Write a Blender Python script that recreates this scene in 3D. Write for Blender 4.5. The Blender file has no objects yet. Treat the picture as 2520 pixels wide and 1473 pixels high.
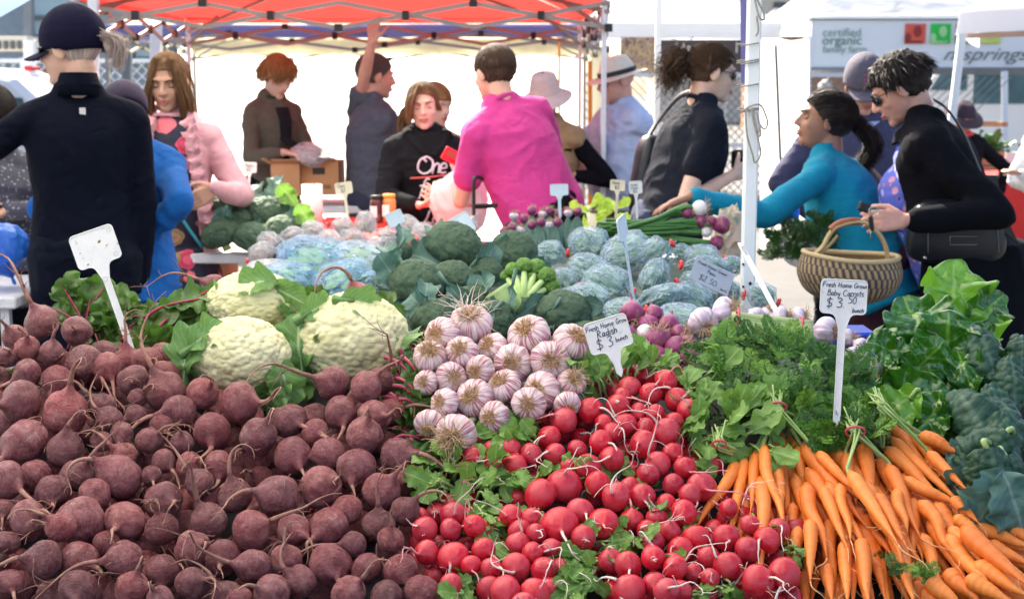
import bpy, math, random
import numpy as np
from mathutils import Vector, Matrix
from mathutils.bvhtree import BVHTree
random.seed(7); RNG = np.random.default_rng(11)
R = math.radians; ORD = ['first', 'second', 'third', 'fourth', 'fifth', 'sixth', 'seventh', 'eighth', 'ninth', 'last']
scene = bpy.context.scene
COL = scene.collection
# ------------------------------------------------------------------ camera
CAMZ = 1.48; FPX = 3500.0; CX, CY = 1260.0, 736.5
PITCH = math.atan((CY - 225) / FPX)
cp, sp = math.cos(PITCH), math.sin(PITCH)
def ray(px, py):
    u = (px - CX) / FPX; v = -(py - CY) / FPX
    return np.array([u, cp + v * sp, -sp + v * cp])
def at(px, py, Y):
    d = ray(px, py); return np.array([0, 0, CAMZ]) + d * (Y / d[1])
def dep(px, py, Y):
    return Y / ray(px, py)[1]
def msz(rpx, px, py, Y):
    return rpx * dep(px, py, Y) / FPX
cam_d = bpy.data.cameras.new('camera'); cam = bpy.data.objects.new('camera', cam_d); COL.objects.link(cam)
cam.location = (0, 0, CAMZ); cam.rotation_euler = (math.pi / 2 - PITCH, 0, 0)
cam_d.sensor_width = 36; cam_d.lens = 50; cam_d.clip_end = 2000; cam_d.clip_start = .05
cam_d.dof.use_dof = True; cam_d.dof.focus_distance = 2.6; cam_d.dof.aperture_fstop = 7.0; cam_d.dof.aperture_blades = 7
scene.camera = cam
# ------------------------------------------------------------------ numpy noise
def _h(ix, iy, iz, s):
    n = (ix.astype(np.int64) * 73856093) ^ (iy.astype(np.int64) * 19349663) ^ (iz.astype(np.int64) * 83492791) ^ (s * 2654435761)
    n = (n ^ (n >> 13)) * 1274126177
    n = n & 0x7fffffff
    n = (n ^ (n >> 15)) * 2246822519 & 0x7fffffff
    return (n % 100003) / 100003.0
def vnoise(P, sc=1.0, seed=0):
    P = np.asarray(P) * sc; I = np.floor(P); F = P - I; I = I.astype(np.int64); F = F * F * (3 - 2 * F)
    o = 0
    for a in (0, 1):
        for b in (0, 1):
            for c in (0, 1):
                w = (F[:, 0] if a else 1 - F[:, 0]) * (F[:, 1] if b else 1 - F[:, 1]) * (F[:, 2] if c else 1 - F[:, 2])
                o = o + w * _h(I[:, 0] + a, I[:, 1] + b, I[:, 2] + c, seed)
    return o * 2 - 1
def fbm(P, sc=1.0, seed=0, oct=3):
    o = 0; a = 1; t = 0
    for i in range(oct):
        o = o + a * vnoise(P, sc * 2 ** i, seed + i); t += a; a *= .5
    return o / t
def worley(P, sc=1.0, seed=0):
    P = np.asarray(P) * sc; I = np.floor(P).astype(np.int64); d1 = np.full(len(P), 9.0); d2 = np.full(len(P), 9.0)
    for a in (-1, 0, 1):
        for b in (-1, 0, 1):
            for c in (-1, 0, 1):
                J = I + np.array([a, b, c])
                q = np.stack([J[:, 0] + _h(J[:, 0], J[:, 1], J[:, 2], seed + 1), J[:, 1] + _h(J[:, 0], J[:, 1], J[:, 2], seed + 2), J[:, 2] + _h(J[:, 0], J[:, 1], J[:, 2], seed + 3)], 1)
                d = np.linalg.norm(P - q, axis=1)
                d2 = np.where(d < d1, d1, np.minimum(d2, d)); d1 = np.minimum(d1, d)
    return d1, d2
def unit(v):
    v = np.asarray(v, float); n = np.linalg.norm(v); return v / (n if n > 1e-9 else 1)
def frame(d, up=(0, 0, 1)):
    d = unit(d); up = np.asarray(up, float)
    if abs(np.dot(d, unit(up))) > .97: up = np.array([1., 0, 0]) if abs(d[0]) < .9 else np.array([0, 1., 0])
    x = unit(np.cross(d, up)); return x, np.cross(x, d), d
def rotm(ax, ang):
    return np.array(Matrix.Rotation(ang, 3, Vector(ax)))
def eul(x=0, y=0, z=0):
    return rotm((0, 0, 1), z) @ rotm((1, 0, 0), x) @ rotm((0, 1, 0), y)
# ------------------------------------------------------------------ mesh builder
class MB:
    def __init__(s): s.V = []; s.F = []; s.U = []; s.n = 0
    def add(s, V, F, U=None):
        V = np.asarray(V, float); s.V.append(V)
        for f in F: s.F.append(np.asarray(f, np.int64) + s.n)
        s.U.append(np.zeros((len(V), 2)) if U is None else np.asarray(U, float)); s.n += len(V); return s
    def arr(s):
        return np.concatenate(s.V), s.F, np.concatenate(s.U)
    def mesh(s, name, m=None, smooth=True):
        V, F, U = s.arr(); return mk(name, V, F, U, m, smooth)
    def build(s, name, m=None, parent=None, smooth=True, **k):
        return link(name, s.mesh(name, m, smooth), parent, **k)
def mk(name, V, F, U=None, m=None, smooth=True):
    me = bpy.data.meshes.new(name)
    nl = sum(f.size for f in F); npoly = sum(len(f) for f in F)
    me.vertices.add(len(V)); me.vertices.foreach_set('co', np.asarray(V, np.float32).ravel())
    me.loops.add(nl); li = np.concatenate([f.ravel() for f in F]).astype(np.int32); me.loops.foreach_set('vertex_index', li)
    me.polygons.add(npoly)
    tot = np.concatenate([np.full(len(f), f.shape[1]) for f in F]); st = np.concatenate([[0], np.cumsum(tot)[:-1]])
    me.polygons.foreach_set('loop_start', st.astype(np.int32)); 
    try: me.polygons.foreach_set('loop_total', tot.astype(np.int32))
    except Exception: pass
    me.polygons.foreach_set('use_smooth', np.full(npoly, smooth))
    if U is not None:
        uv = me.uv_layers.new(name='UVMap'); uv.data.foreach_set('uv', np.asarray(U, np.float32)[li].ravel())
    me.update(calc_edges=True); me.validate()
    if m is not None: me.materials.append(m)
    return me
def link(name, me, parent=None, label=None, cat=None, group=None, kind=None, loc=None):
    o = bpy.data.objects.new(name, me); COL.objects.link(o)
    if parent is not None:
        o.parent = parent
        # mesh data is in world space: cancel the parent's placement
        o.matrix_parent_inverse = Matrix.Translation(-Vector(parent.location))
    elif loc is not None: pass
    tag(o, label, cat, group, kind); return o
def tag(o, label=None, cat=None, group=None, kind=None):
    if label: o['label'] = label
    if cat: o['category'] = cat
    if group: o['group'] = group
    if kind: o['kind'] = kind
    return o
def thing(name, label, cat, loc=(0, 0, 0), group=None):
    o = bpy.data.objects.new(name, None); COL.objects.link(o); o.location = [float(v) for v in loc]; o.empty_display_size = .05
    return tag(o, label, cat, group)
# placing local-space meshes under an empty (children at identity)
def local(name, me, parent, label=None):
    o = bpy.data.objects.new(name, me); COL.objects.link(o); o.parent = parent
    if label: o['label'] = label
    return o
def quads(nr, nc, wrap=False):
    i = np.arange(nr - 1)[:, None]; j = np.arange(nc if wrap else nc - 1)[None, :]; jn = (j + 1) % nc
    return np.stack([i * nc + j, i * nc + jn, (i + 1) * nc + jn, (i + 1) * nc + j], -1).reshape(-1, 4)
def smoothpath(pts, n):
    P = np.asarray(pts, float); m = len(P)
    if m < 3: t = np.linspace(0, 1, n)[:, None]; return P[0] * (1 - t) + P[-1] * t
    Q = np.vstack([2 * P[0] - P[1], P, 2 * P[-1] - P[-2]]); out = []
    for t in np.linspace(0, m - 1 - 1e-6, n):
        i = int(t); f = t - i; a, b, c, d = Q[i], Q[i + 1], Q[i + 2], Q[i + 3]
        out.append(.5 * ((2 * b) + (-a + c) * f + (2 * a - 5 * b + 4 * c - d) * f * f + (-a + 3 * b - 3 * c + d) * f ** 3))
    return np.array(out)
def tube(mb, P, r, k=8, caps=True, flat=1.0, up=(0, 0, 1)):
    P = np.asarray(P, float); n = len(P); r = np.broadcast_to(np.asarray(r, float), (n,))
    T = np.gradient(P, axis=0); x, y, z = frame(T[0], up); V = []; a = np.arange(k) * 2 * math.pi / k
    for i in range(n):
        t = unit(T[i]); x = unit(x - t * np.dot(x, t)); y = np.cross(t, x)
        V.append(P[i] + r[i] * (np.cos(a)[:, None] * x + flat * np.sin(a)[:, None] * y))
    V = np.concatenate(V); F = [quads(n, k, True)]
    U = np.stack([np.tile(a / (2 * math.pi), n), np.repeat(np.linspace(0, 1, n), k)], 1)
    if caps:
        F.append(np.array([list(range(k))[::-1]])); F.append(np.array([[(n - 1) * k + j for j in range(k)]]))
    return mb.add(V, F, U)
def sphere_arr(nu=24, nv=14):
    th = np.linspace(0, math.pi, nv + 1)[1:-1]; ph = np.arange(nu) * 2 * math.pi / nu
    V = np.stack([np.sin(th)[:, None] * np.cos(ph), np.sin(th)[:, None] * np.sin(ph), np.cos(th)[:, None] * np.ones(nu)], -1).reshape(-1, 3)
    m = nv - 1; V = np.vstack([V, [0, 0, 1], [0, 0, -1]]); t = m * nu
    F = [quads(m, nu, True)[:, ::-1], np.array([[t, j, (j + 1) % nu] for j in range(nu)]), np.array([[t + 1, (m - 1) * nu + (j + 1) % nu, (m - 1) * nu + j] for j in range(nu)])]
    U = np.vstack([np.stack([np.tile(ph / (2 * math.pi), m), np.repeat(th / math.pi, nu)], 1), [[.5, 0], [.5, 1]]])
    F[0] = F[0][:, ::1]
    return V, F, U
def ball(mb, c, r, rot=None, nu=20, nv=12, noise=0, nsc=5, seed=0):
    V, F, U = sphere_arr(nu, nv)
    if noise: V = V * (1 + noise * fbm(V + seed * 3.7, nsc, seed)[:, None])
    V = V * np.asarray(r if np.ndim(r) else [r] * 3)
    if rot is not None: V = V @ np.asarray(rot).T
    return mb.add(V + np.asarray(c), F, U)
def box(mb, c, s, rot=None, bev=0):
    s = np.asarray(s, float) / 2
    if bev:
        b = min(bev, *s * .9); pts = []; 
        import itertools
        V = []; idx = {}
        for sx, sy, sz in itertools.product((-1, 1), repeat=3):
            for ax in range(3):
                p = np.array([sx * (s[0] - b), sy * (s[1] - b), sz * (s[2] - b)]); p[ax] = (sx, sy, sz)[ax] * s[ax]
                idx[(sx, sy, sz, ax)] = len(V); V.append(p)
        q = []; t = []
        for ax in range(3):
            o = [a for a in range(3) if a != ax]
            for sg in (-1, 1):
                f = []
                for a, b2 in ((-1, -1), (1, -1), (1, 1), (-1, 1)):
                    k = [0, 0, 0]; k[ax] = sg; k[o[0]] = a; k[o[1]] = b2; f.append(idx[(*k, ax)])
                if (sg > 0) == (ax == 1): f = f[::-1]
                q.append(f)
            for a, b2 in ((-1, -1), (-1, 1), (1, 1), (1, -1)):
                k0 = [0, 0, 0]; k0[o[0]] = a; k0[o[1]] = b2; k1 = list(k0); k0[ax] = -1; k1[ax] = 1
                q.append([idx[(*k0, o[0])], idx[(*k1, o[0])], idx[(*k1, o[1])], idx[(*k0, o[1])]])
        for c3 in itertools.product((-1, 1), repeat=3): t.append([idx[(*c3, 0)], idx[(*c3, 1)], idx[(*c3, 2)]])
        V = np.array(V); F = [np.array(q), np.array(t)]
    else:
        V = np.array([[x, y, z] for x in (-1, 1) for y in (-1, 1) for z in (-1, 1)]) * s
        F = [np.array([[0, 1, 3, 2], [4, 6, 7, 5], [0, 4, 5, 1], [2, 3, 7, 6], [0, 2, 6, 4], [1, 5, 7, 3]])]
    if rot is not None: V = V @ np.asarray(rot).T
    U = V[:, :2] * 1.0
    return mb.add(V + np.asarray(c), F, U)
def bar(mb, a, b, w, h=None, up=(0, 0, 1), bev=0):
    a = np.asarray(a, float); b = np.asarray(b, float); x, y, z = frame(b - a, up)
    return box(mb, (a + b) / 2, (w, h or w, np.linalg.norm(b - a)), np.stack([x, y, z], 1), bev)
def prism(mb, poly, thick, org, X, Yv):
    """2-D outline (x,y) set on plane axes X,Yv at org, extruded along X x Yv"""
    X = unit(X); Yv = unit(Yv); N = np.cross(X, Yv); P = np.asarray(poly, float); n = len(P)
    A = np.asarray(org) + P[:, :1] * X + P[:, 1:2] * Yv
    V = np.vstack([A + N * thick / 2, A - N * thick / 2])
    F = [np.array([list(range(n))]), np.array([list(range(2 * n - 1, n - 1, -1))]), np.array([[i, n + i, n + (i + 1) % n, (i + 1) % n] for i in range(n)])]
    return mb.add(V, F, np.vstack([P, P]))
def grid(mb, fn, nu, nv):
    u, v = np.meshgrid(np.linspace(0, 1, nu), np.linspace(0, 1, nv)); u = u.ravel(); v = v.ravel()
    return mb.add(fn(u, v), [quads(nv, nu)], np.stack([u, v], 1))
def xf(arr, M, t, s=1.0):
    V, F, U = arr; return (V * s) @ np.asarray(M).T + np.asarray(t), F, U
def remesh(mb, voxel, smooth=4, post=None, name='tmp'):
    me = mb.mesh('tmp'); o = bpy.data.objects.new('tmp', me); COL.objects.link(o)
    m = o.modifiers.new('r', 'REMESH'); m.mode = 'VOXEL'; m.voxel_size = voxel; m.use_smooth_shade = True
    if smooth:
        s = o.modifiers.new('s', 'SMOOTH'); s.iterations = smooth; s.factor = .5
    dg = bpy.context.evaluated_depsgraph_get(); ev = o.evaluated_get(dg); m2 = bpy.data.meshes.new_from_object(ev)
    bpy.data.objects.remove(o); bpy.data.meshes.remove(me)
    n = len(m2.vertices); V = np.empty(n * 3, np.float32); m2.vertices.foreach_get('co', V); V = V.reshape(-1, 3).astype(float)
    N = np.empty(n * 3, np.float32); m2.vertices.foreach_get('normal', N); N = N.reshape(-1, 3).astype(float)
    if post is not None:
        V = post(V, N); m2.vertices.foreach_set('co', V.astype(np.float32).ravel()); m2.update()
    m2.polygons.foreach_set('use_smooth', np.ones(len(m2.polygons), bool))
    m2.materials.clear(); m2.name = name
    return m2
# ------------------------------------------------------------------ materials
_M = {}
class NT:
    def __init__(s, name):
        s.m = bpy.data.materials.new(name); s.m.use_nodes = True; s.t = s.m.node_tree; s.t.nodes.clear()
        s.o = s.n('ShaderNodeOutputMaterial'); s.b = s.n('ShaderNodeBsdfPrincipled'); s.l(s.b.outputs[0], s.o.inputs[0])
    def n(s, t, **k):
        x = s.t.nodes.new(t)
        for a, b in k.items(): setattr(x, a, b)
        return x
    def l(s, a, b): s.t.links.new(a, b); return b
    def coord(s, kind='Object', scale=None):
        c = s.n('ShaderNodeTexCoord').outputs[kind]
        if scale is not None:
            mp = s.n('ShaderNodeMapping'); mp.inputs['Scale'].default_value = scale; s.l(c, mp.inputs[0]); return mp.outputs[0]
        return c
    def noise(s, vec, scale, detail=4, rough=.55, dist=0):
        x = s.n('ShaderNodeTexNoise'); x.inputs['Scale'].default_value = scale; x.inputs['Detail'].default_value = detail; x.inputs['Roughness'].default_value = rough; x.inputs['Distortion'].default_value = dist
        s.l(vec, x.inputs['Vector']); return x.outputs['Fac']
    def vor(s, vec, scale, feat='F1'):
        x = s.n('ShaderNodeTexVoronoi'); x.feature = feat; x.inputs['Scale'].default_value = scale; s.l(vec, x.inputs['Vector']); return x.outputs['Distance']
    def ramp(s, fac, stops, interp='LINEAR'):
        x = s.n('ShaderNodeValToRGB'); x.color_ramp.interpolation = interp; e = x.color_ramp.elements
        while len(e) < len(stops): e.new(.5)
        for q, (p, c) in zip(e, stops): q.position = p; q.color = (*c, 1) if len(c) == 3 else c
        s.l(fac, x.inputs[0]); return x.outputs[0]
    def mix(s, fac, a, b, mode='MIX'):
        x = s.n('ShaderNodeMix'); x.data_type = 'RGBA'; x.blend_type = mode
        for sock, v in ((x.inputs[0], fac), (x.inputs[6], a), (x.inputs[7], b)):
            if hasattr(v, 'links'): s.l(v, sock)
            elif isinstance(v, (int, float)): sock.default_value = v
            else: sock.default_value = (*v, 1)
        return x.outputs[2]
    def math(s, op, a, b=None):
        x = s.n('ShaderNodeMath'); x.operation = op
        for sock, v in ((x.inputs[0], a), (x.inputs[1], b)):
            if v is None: continue
            if hasattr(v, 'links'): s.l(v, sock)
            else: sock.default_value = v
        return x.outputs[0]
    def bump(s, h, strength=.3, dist=.002):
        x = s.n('ShaderNodeBump'); x.inputs['Strength'].default_value = strength; x.inputs['Distance'].default_value = dist; s.l(h, x.inputs['Height'])
        s.l(x.outputs[0], s.b.inputs['Normal']); return x
    def set(s, **k):
        for a, v in k.items():
            i = s.b.inputs[a.replace('_', ' ')]
            if hasattr(v, 'links'): s.l(v, i)
            elif isinstance(v, tuple): i.default_value = (*v, 1) if len(v) == 3 and i.type == 'RGBA' else v
            else: i.default_value = v
        return s
    def translucent(s, col, fac):
        t = s.n('ShaderNodeBsdfTranslucent'); mx = s.n('ShaderNodeMixShader'); mx.inputs[0].default_value = fac
        if hasattr(col, 'links'): s.l(col, t.inputs[0])
        else: t.inputs[0].default_value = (*col, 1)
        s.l(s.b.outputs[0], mx.inputs[1]); s.l(t.outputs[0], mx.inputs[2]); s.l(mx.outputs[0], s.o.inputs[0]); return s
def mottled(name, c1, c2=None, rough=.6, sc=8, bump=.0, bsc=60, bdist=.002, spec=.4, trans=0, transcol=None, c3=None, sheen=0, metal=0, dist=.5, vec='Object', vscale=None, lo=.3, hi=.7):
    if name in _M: return _M[name]
    t = NT(name); v = t.coord(vec, vscale)
    c2 = c2 or tuple(min(1, x * 1.25) for x in c1)
    stops = [(lo, c1), (hi, c2)] if c3 is None else [(lo, c1), ((lo + hi) / 2, c2), (hi, c3)]
    c = t.ramp(t.noise(v, sc, 5, .6, dist), stops)
    t.set(Base_Color=c, Roughness=rough, Metallic=metal); t.b.inputs['Specular IOR Level'].default_value = spec
    if sheen: t.b.inputs['Sheen Weight'].default_value = sheen; t.b.inputs['Sheen Roughness'].default_value = .5
    if bump: t.bump(t.noise(v, bsc, 6, .6), bump, bdist)
    if trans: t.translucent(transcol or c, trans)
    _M[name] = t.m; return t.m
def cloth(name, col, fold=.5, rough=.85, c2=None):
    if name in _M: return _M[name]
    t = NT(name); v = t.coord('Object')
    c = t.ramp(t.noise(v, 30, 4), [(.3, tuple(x * .92 for x in col)), (.7, c2 or tuple(min(1, x * 1.08) for x in col))])
    t.set(Base_Color=c, Roughness=rough); t.b.inputs['Specular IOR Level'].default_value = .08 if max(col) < .03 else .25
    t.b.inputs['Sheen Weight'].default_value = 0 if max(col) < .03 else .03
    w = t.noise(t.coord('Object', (1, 1, 1.4)), 6, 3, .5, 2.2); f = t.noise(v, 400, 2)
    h = t.math('ADD', w, t.math('MULTIPLY', f, .03)); t.bump(h, fold, .02)
    _M[name] = t.m; return t.m
# ------------------------------------------------------------------ produce materials
def m_beet():
    t = NT('beetroot_skin'); v = t.coord('Object'); rnd = t.n('ShaderNodeObjectInfo').outputs['Random']
    uv = t.coord('UV', (3, 34, 1))
    base = t.ramp(t.noise(v, 1.7, 7, .68, .6), [(.28, (.085, .013, .017)), (.42, (.21, .050, .062)), (.56, (.32, .125, .130)), (.74, (.50, .30, .27))])
    red = t.ramp(rnd, [(0, (0, 0, 0)), (.6, (.15,) * 3), (1, (.75,) * 3)])
    b2 = t.mix(red, base, t.mix(.5, base, (.34, .035, .045)))
    hr = t.math('FRACT', t.math('MULTIPLY', rnd, 7.31)); b2 = t.mix(1.0, b2, t.ramp(hr, [(0, (.62, .58, .60)), (.35, (.9, .88, .9)), (.7, (1.0, 1.0, 1.0)), (1, (1.25, 1.12, 1.05))]), 'MULTIPLY')
    big = t.ramp(t.noise(v, .8, 3), [(.56, (0, 0, 0)), (.70, (.8,) * 3)])
    b2 = t.mix(big, b2, (.17, .010, .024))
    line = t.ramp(t.noise(uv, 1.6, 5, .7, .7), [(.57, (0, 0, 0)), (.66, (.8,) * 3)])
    b3 = t.mix(line, b2, (.40, .24, .21))
    dirt = t.ramp(t.noise(v, 5, 6, .75), [(.54, (0, 0, 0)), (.68, (.8,) * 3)])
    b4 = t.mix(dirt, b3, (.13, .085, .06))
    t.set(Base_Color=b4, Roughness=t.ramp(t.noise(v, 2, 4), [(.38, (.26,) * 3), (.62, (.55,) * 3)])); t.b.inputs['Specular IOR Level'].default_value = .4
    h = t.math('ADD', t.noise(uv, 2.0, 5, .7, .7), t.math('MULTIPLY', t.noise(v, 5, 6, .7), 1.2)); t.bump(h, 1.0, .0045)
    return t.m
def m_radish():
    t = NT('radish_skin'); v = t.coord('Object'); rnd = t.n('ShaderNodeObjectInfo').outputs['Random']
    a = t.ramp(rnd, [(0, (.60, .010, .026)), (.35, (.46, .007, .022)), (.7, (.52, .026, .045)), (1, (.36, .008, .026))])
    b = t.mix(t.ramp(t.noise(v, 1.0, 5, .6), [(.4, (0, 0, 0)), (.70, (.6,) * 3)]), a, (.52, .065, .08))
    sp = t.ramp(t.vor(v, 2.6), [(.075, (1, 1, 1)), (.11, (0, 0, 0))])
    sp = t.math('MULTIPLY', sp, t.ramp(t.noise(v, 1.6, 2), [(.54, (0, 0, 0)), (.6, (.7,) * 3)]))
    b = t.mix(sp, b, (.72, .45, .42))
    uv = t.coord('UV', (2, 20, 1)); ln = t.ramp(t.noise(uv, 2, 4, .6), [(.66, (0, 0, 0)), (.74, (.35,) * 3)]); b = t.mix(ln, b, (.62, .22, .2))
    tip = t.n('ShaderNodeSeparateXYZ'); t.l(t.coord('UV'), tip.inputs[0])
    b = t.mix(t.ramp(tip.outputs[1], [(.88, (0, 0, 0)), (1, (.7,) * 3)]), b, (.62, .25, .25))
    t.set(Base_Color=b, Roughness=t.ramp(t.noise(v, .8, 3), [(.42, (.14,) * 3), (.56, (.46,) * 3)])); t.bump(t.noise(v, 3, 5), .25, .002)
    return t.m
def m_carrot():
    t = NT('carrot_skin'); v = t.coord('Object'); rnd = t.n('ShaderNodeObjectInfo').outputs['Random']
    a = t.ramp(rnd, [(0, (.78, .20, .028)), (.5, (.86, .26, .04)), (1, (.74, .17, .02))])
    uv = t.coord('UV', (1.2, 60, 1)); ln = t.ramp(t.noise(uv, 1.5, 4, .7, .3), [(.60, (0, 0, 0)), (.68, (.65,) * 3)])
    b = t.mix(ln, a, (.92, .50, .22)); b = t.mix(t.ramp(t.noise(v, 40, 5), [(.55, (0, 0, 0)), (.8, (.7,) * 3)]), b, (.60, .14, .02))
    t.set(Base_Color=b, Roughness=.5); t.b.inputs['Subsurface Weight'].default_value = .0
    t.bump(t.math('ADD', t.noise(uv, 1.5, 4, .7, .3), t.noise(v, 80, 3)), .35, .0012)
    return t.m
def m_garlic(name='garlic_skin', col=(.66, .56, .55), streak=(.30, .04, .12), amt=1.0, freq=46):
    t = NT(name); v = t.coord('Object'); uv = t.coord('UV', (freq, 1.6, 1)); rnd = t.n('ShaderNodeObjectInfo').outputs['Random']
    f = t.noise(uv, 1.0, 3, .55, .4); 
    band = t.ramp(f, [(.47, (0, 0, 0)), (.55, (amt * .9,) * 3), (.70, (amt,) * 3)])
    msk = t.ramp(t.noise(v, 1.1, 4), [(.3, (.35,) * 3), (.6, (1, 1, 1))])
    pk = t.ramp(t.noise(t.coord('UV', (6, 1.2, 1)), 1.3, 3), [(.4, (0, 0, 0)), (.7, (.55,) * 3)])
    b = t.mix(pk, col, tuple(c * .55 + s * .6 for c, s in zip(col, streak)))
    b = t.mix(t.math('MULTIPLY', band, msk), b, streak)
    b = t.mix(t.ramp(t.noise(v, 1.6, 5, .7), [(.50, (0, 0, 0)), (.72, (.55,) * 3)]), b, (.40, .26, .15))
    t.set(Base_Color=b, Roughness=.42); t.bump(f, .4, .003); return t.m
def leafmat(name, col, col2, vein, vs=.5, rough=.42, trans=.25, nvein=9, bump=.3, veinw=.06, tc=None):
    t = NT(name); v = t.coord('Object'); s = t.n('ShaderNodeSeparateXYZ'); t.l(t.coord('UV'), s.inputs[0])
    x = t.math('ABSOLUTE', t.math('MULTIPLY', t.math('SUBTRACT', s.outputs[0], .5), 2.0))
    rib = t.ramp(x, [(.03, (1, 1, 1)), (.09, (0, 0, 0))])
    w = t.math('ADD', t.math('MULTIPLY', s.outputs[1], nvein), t.math('MULTIPLY', x, -2.6)); w = t.math('ADD', w, t.math('MULTIPLY', t.noise(v, 30, 3), .55))
    fr = t.math('ABSOLUTE', t.math('SUBTRACT', t.math('FRACT', w), .5))
    side = t.ramp(fr, [(veinw * .4, (.8,) * 3), (veinw, (0, 0, 0))])
    base = t.ramp(t.noise(v, 22, 5, .6, .5), [(.3, col), (.7, col2)])
    yl = t.ramp(t.noise(v, 9, 3), [(.62, (0, 0, 0)), (.75, (.45,) * 3)]); base = t.mix(yl, base, tuple(min(1, c * 1.8 + .02) for c in col2))
    vm = t.math('MULTIPLY', t.math('MAXIMUM', rib, t.math('MULTIPLY', side, .7)), vs)
    b = t.mix(vm, base, vein)
    t.set(Base_Color=b, Roughness=rough); t.b.inputs['Specular IOR Level'].default_value = .45
    t.bump(t.math('ADD', t.math('MULTIPLY', side, -.8), t.noise(v, 70, 4)), bump, .002)
    if 'chard' in name: t.b.inputs['Coat Weight'].default_value = .7; t.b.inputs['Coat Roughness'].default_value = .08
    if trans: t.translucent(tc or t.mix(.5, b, tuple(min(1, c * 2.2) for c in col2)), trans)
    return t.m
MT = {}
MT['beet'] = m_beet(); MT['radish'] = m_radish(); MT['carrot'] = m_carrot(); MT['garlic'] = m_garlic()
MT['garlic_lilac'] = m_garlic('lilac_garlic_skin', (.74, .68, .76), (.36, .13, .34), .5, 22)
MT['onion_red'] = m_garlic('red_onion_skin', (.24, .028, .13), (.14, .008, .06), .7, 20)
MT['onion_white'] = m_garlic('white_onion_skin', (.78, .76, .76), (.6, .5, .55), .3, 16)
MT['beet_root'] = mottled('beetroot_tail', (.20, .085, .065), (.36, .19, .14), .65, 60, .4, 300)
MT['rad_root'] = mottled('radish_tail', (.66, .50, .45), (.74, .64, .55), .55, 40, .1)
MT['rad_pink'] = mottled('radish_tail_pink', (.62, .12, .16), (.72, .40, .38), .5, 60)
MT['car_root'] = mottled('carrot_tail', (.70, .33, .12), (.78, .48, .26), .55, 40)
MT['straw'] = mottled('garlic_root', (.44, .25, .10), (.66, .46, .25), .7, 90)
MT['straw2'] = mottled('onion_root', (.42, .27, .14), (.62, .46, .30), .7, 60)
MT['radleaf'] = leafmat('radish_leaf', (.085, .19, .025), (.17, .33, .055), (.35, .48, .18), .6, .45, .22, 7)
MT['beetleaf'] = leafmat('beetroot_leaf', (.030, .085, .014), (.085, .19, .028), (.14, .012, .035), .75, .38, .22, 8)
MT['cableaf'] = leafmat('cauliflower_leaf', (.075, .18, .045), (.15, .29, .08), (.45, .55, .30), .75, .42, .22, 8)
MT['broleaf'] = leafmat('broccoli_leaf', (.050, .13, .10), (.10, .20, .16), (.28, .38, .30), .5, .5, .12, 8)
MT['chard'] = leafmat('chard_leaf', (.013, .085, .006), (.045, .18, .012), (.20, .37, .06), .75, .10, .12, 9, .35, .05)
MT['chard2'] = leafmat('light_chard_leaf', (.09, .26, .016), (.17, .40, .03), (.35, .50, .12), .8, .20, .3, 9, .35, .05)
MT['kale'] = leafmat('dark_kale_leaf', (.009, .045, .022), (.024, .085, .042), (.14, .22, .15), .35, .5, .05, 10, .5)
def m_carleaf():
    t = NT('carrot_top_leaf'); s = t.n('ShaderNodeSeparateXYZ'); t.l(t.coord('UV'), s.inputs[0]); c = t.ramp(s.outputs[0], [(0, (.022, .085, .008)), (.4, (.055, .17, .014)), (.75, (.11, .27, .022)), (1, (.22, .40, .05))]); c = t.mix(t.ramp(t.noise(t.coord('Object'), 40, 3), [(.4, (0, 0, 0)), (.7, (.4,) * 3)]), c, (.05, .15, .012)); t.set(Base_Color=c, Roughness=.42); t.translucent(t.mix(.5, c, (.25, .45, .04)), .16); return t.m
MT['carleaf'] = m_carleaf(); mottled('carrot_top', (.030, .11, .010), (.085, .22, .022), .5, 9, trans=.16, c3=(.14, .30, .04), transcol=(.16, .36, .03))
MT['stem'] = mottled('green_stem', (.22, .36, .09), (.38, .50, .18), .45, 12)
MT['stemdk'] = mottled('dark_green_stem', (.03, .12, .03), (.10, .25, .06), .4, 10, .2, 60)
MT['stalk'] = mottled('pale_garlic_stalk', (.20, .30, .10), (.48, .52, .30), .5, 9, vscale=(1, 1, 1))
MT['purstem'] = mottled('purple_beet_stem', (.22, .012, .045), (.34, .04, .09), .4, 20)
MT['band'] = mottled('rubber_band', (.55, .05, .09), (.62, .10, .13), .55, 10)
MT['tie'] = mottled('red_bag_tie', (.70, .02, .02), (.80, .04, .03), .4, 10)
def m_curd():
    t = NT('cauliflower_curd'); v = t.coord('Object')
    b = t.ramp(t.noise(v, 16, 4), [(.3, (.56, .53, .27)), (.7, (.66, .63, .40))]); b = t.mix(t.ramp(t.noise(v, 9, 3), [(.66, (0, 0, 0)), (.78, (.4,) * 3)]), b, (.62, .50, .25))
    t.set(Base_Color=b, Roughness=.75); t.bump(t.math('ADD', t.vor(v, 330), t.math('MULTIPLY', t.vor(v, 75), 2.0)), -.7, .003); return t.m
MT['curd'] = m_curd()
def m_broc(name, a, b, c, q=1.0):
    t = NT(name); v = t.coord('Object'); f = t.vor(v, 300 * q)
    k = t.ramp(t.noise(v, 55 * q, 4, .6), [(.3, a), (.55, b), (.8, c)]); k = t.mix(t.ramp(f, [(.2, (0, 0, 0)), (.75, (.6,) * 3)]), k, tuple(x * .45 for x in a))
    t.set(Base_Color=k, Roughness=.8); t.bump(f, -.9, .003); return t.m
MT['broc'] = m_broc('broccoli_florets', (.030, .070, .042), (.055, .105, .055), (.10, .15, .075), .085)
MT['broc_lt'] = m_broc('bright_broccoli_florets', (.07, .17, .03), (.13, .27, .04), (.22, .38, .07))
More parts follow.
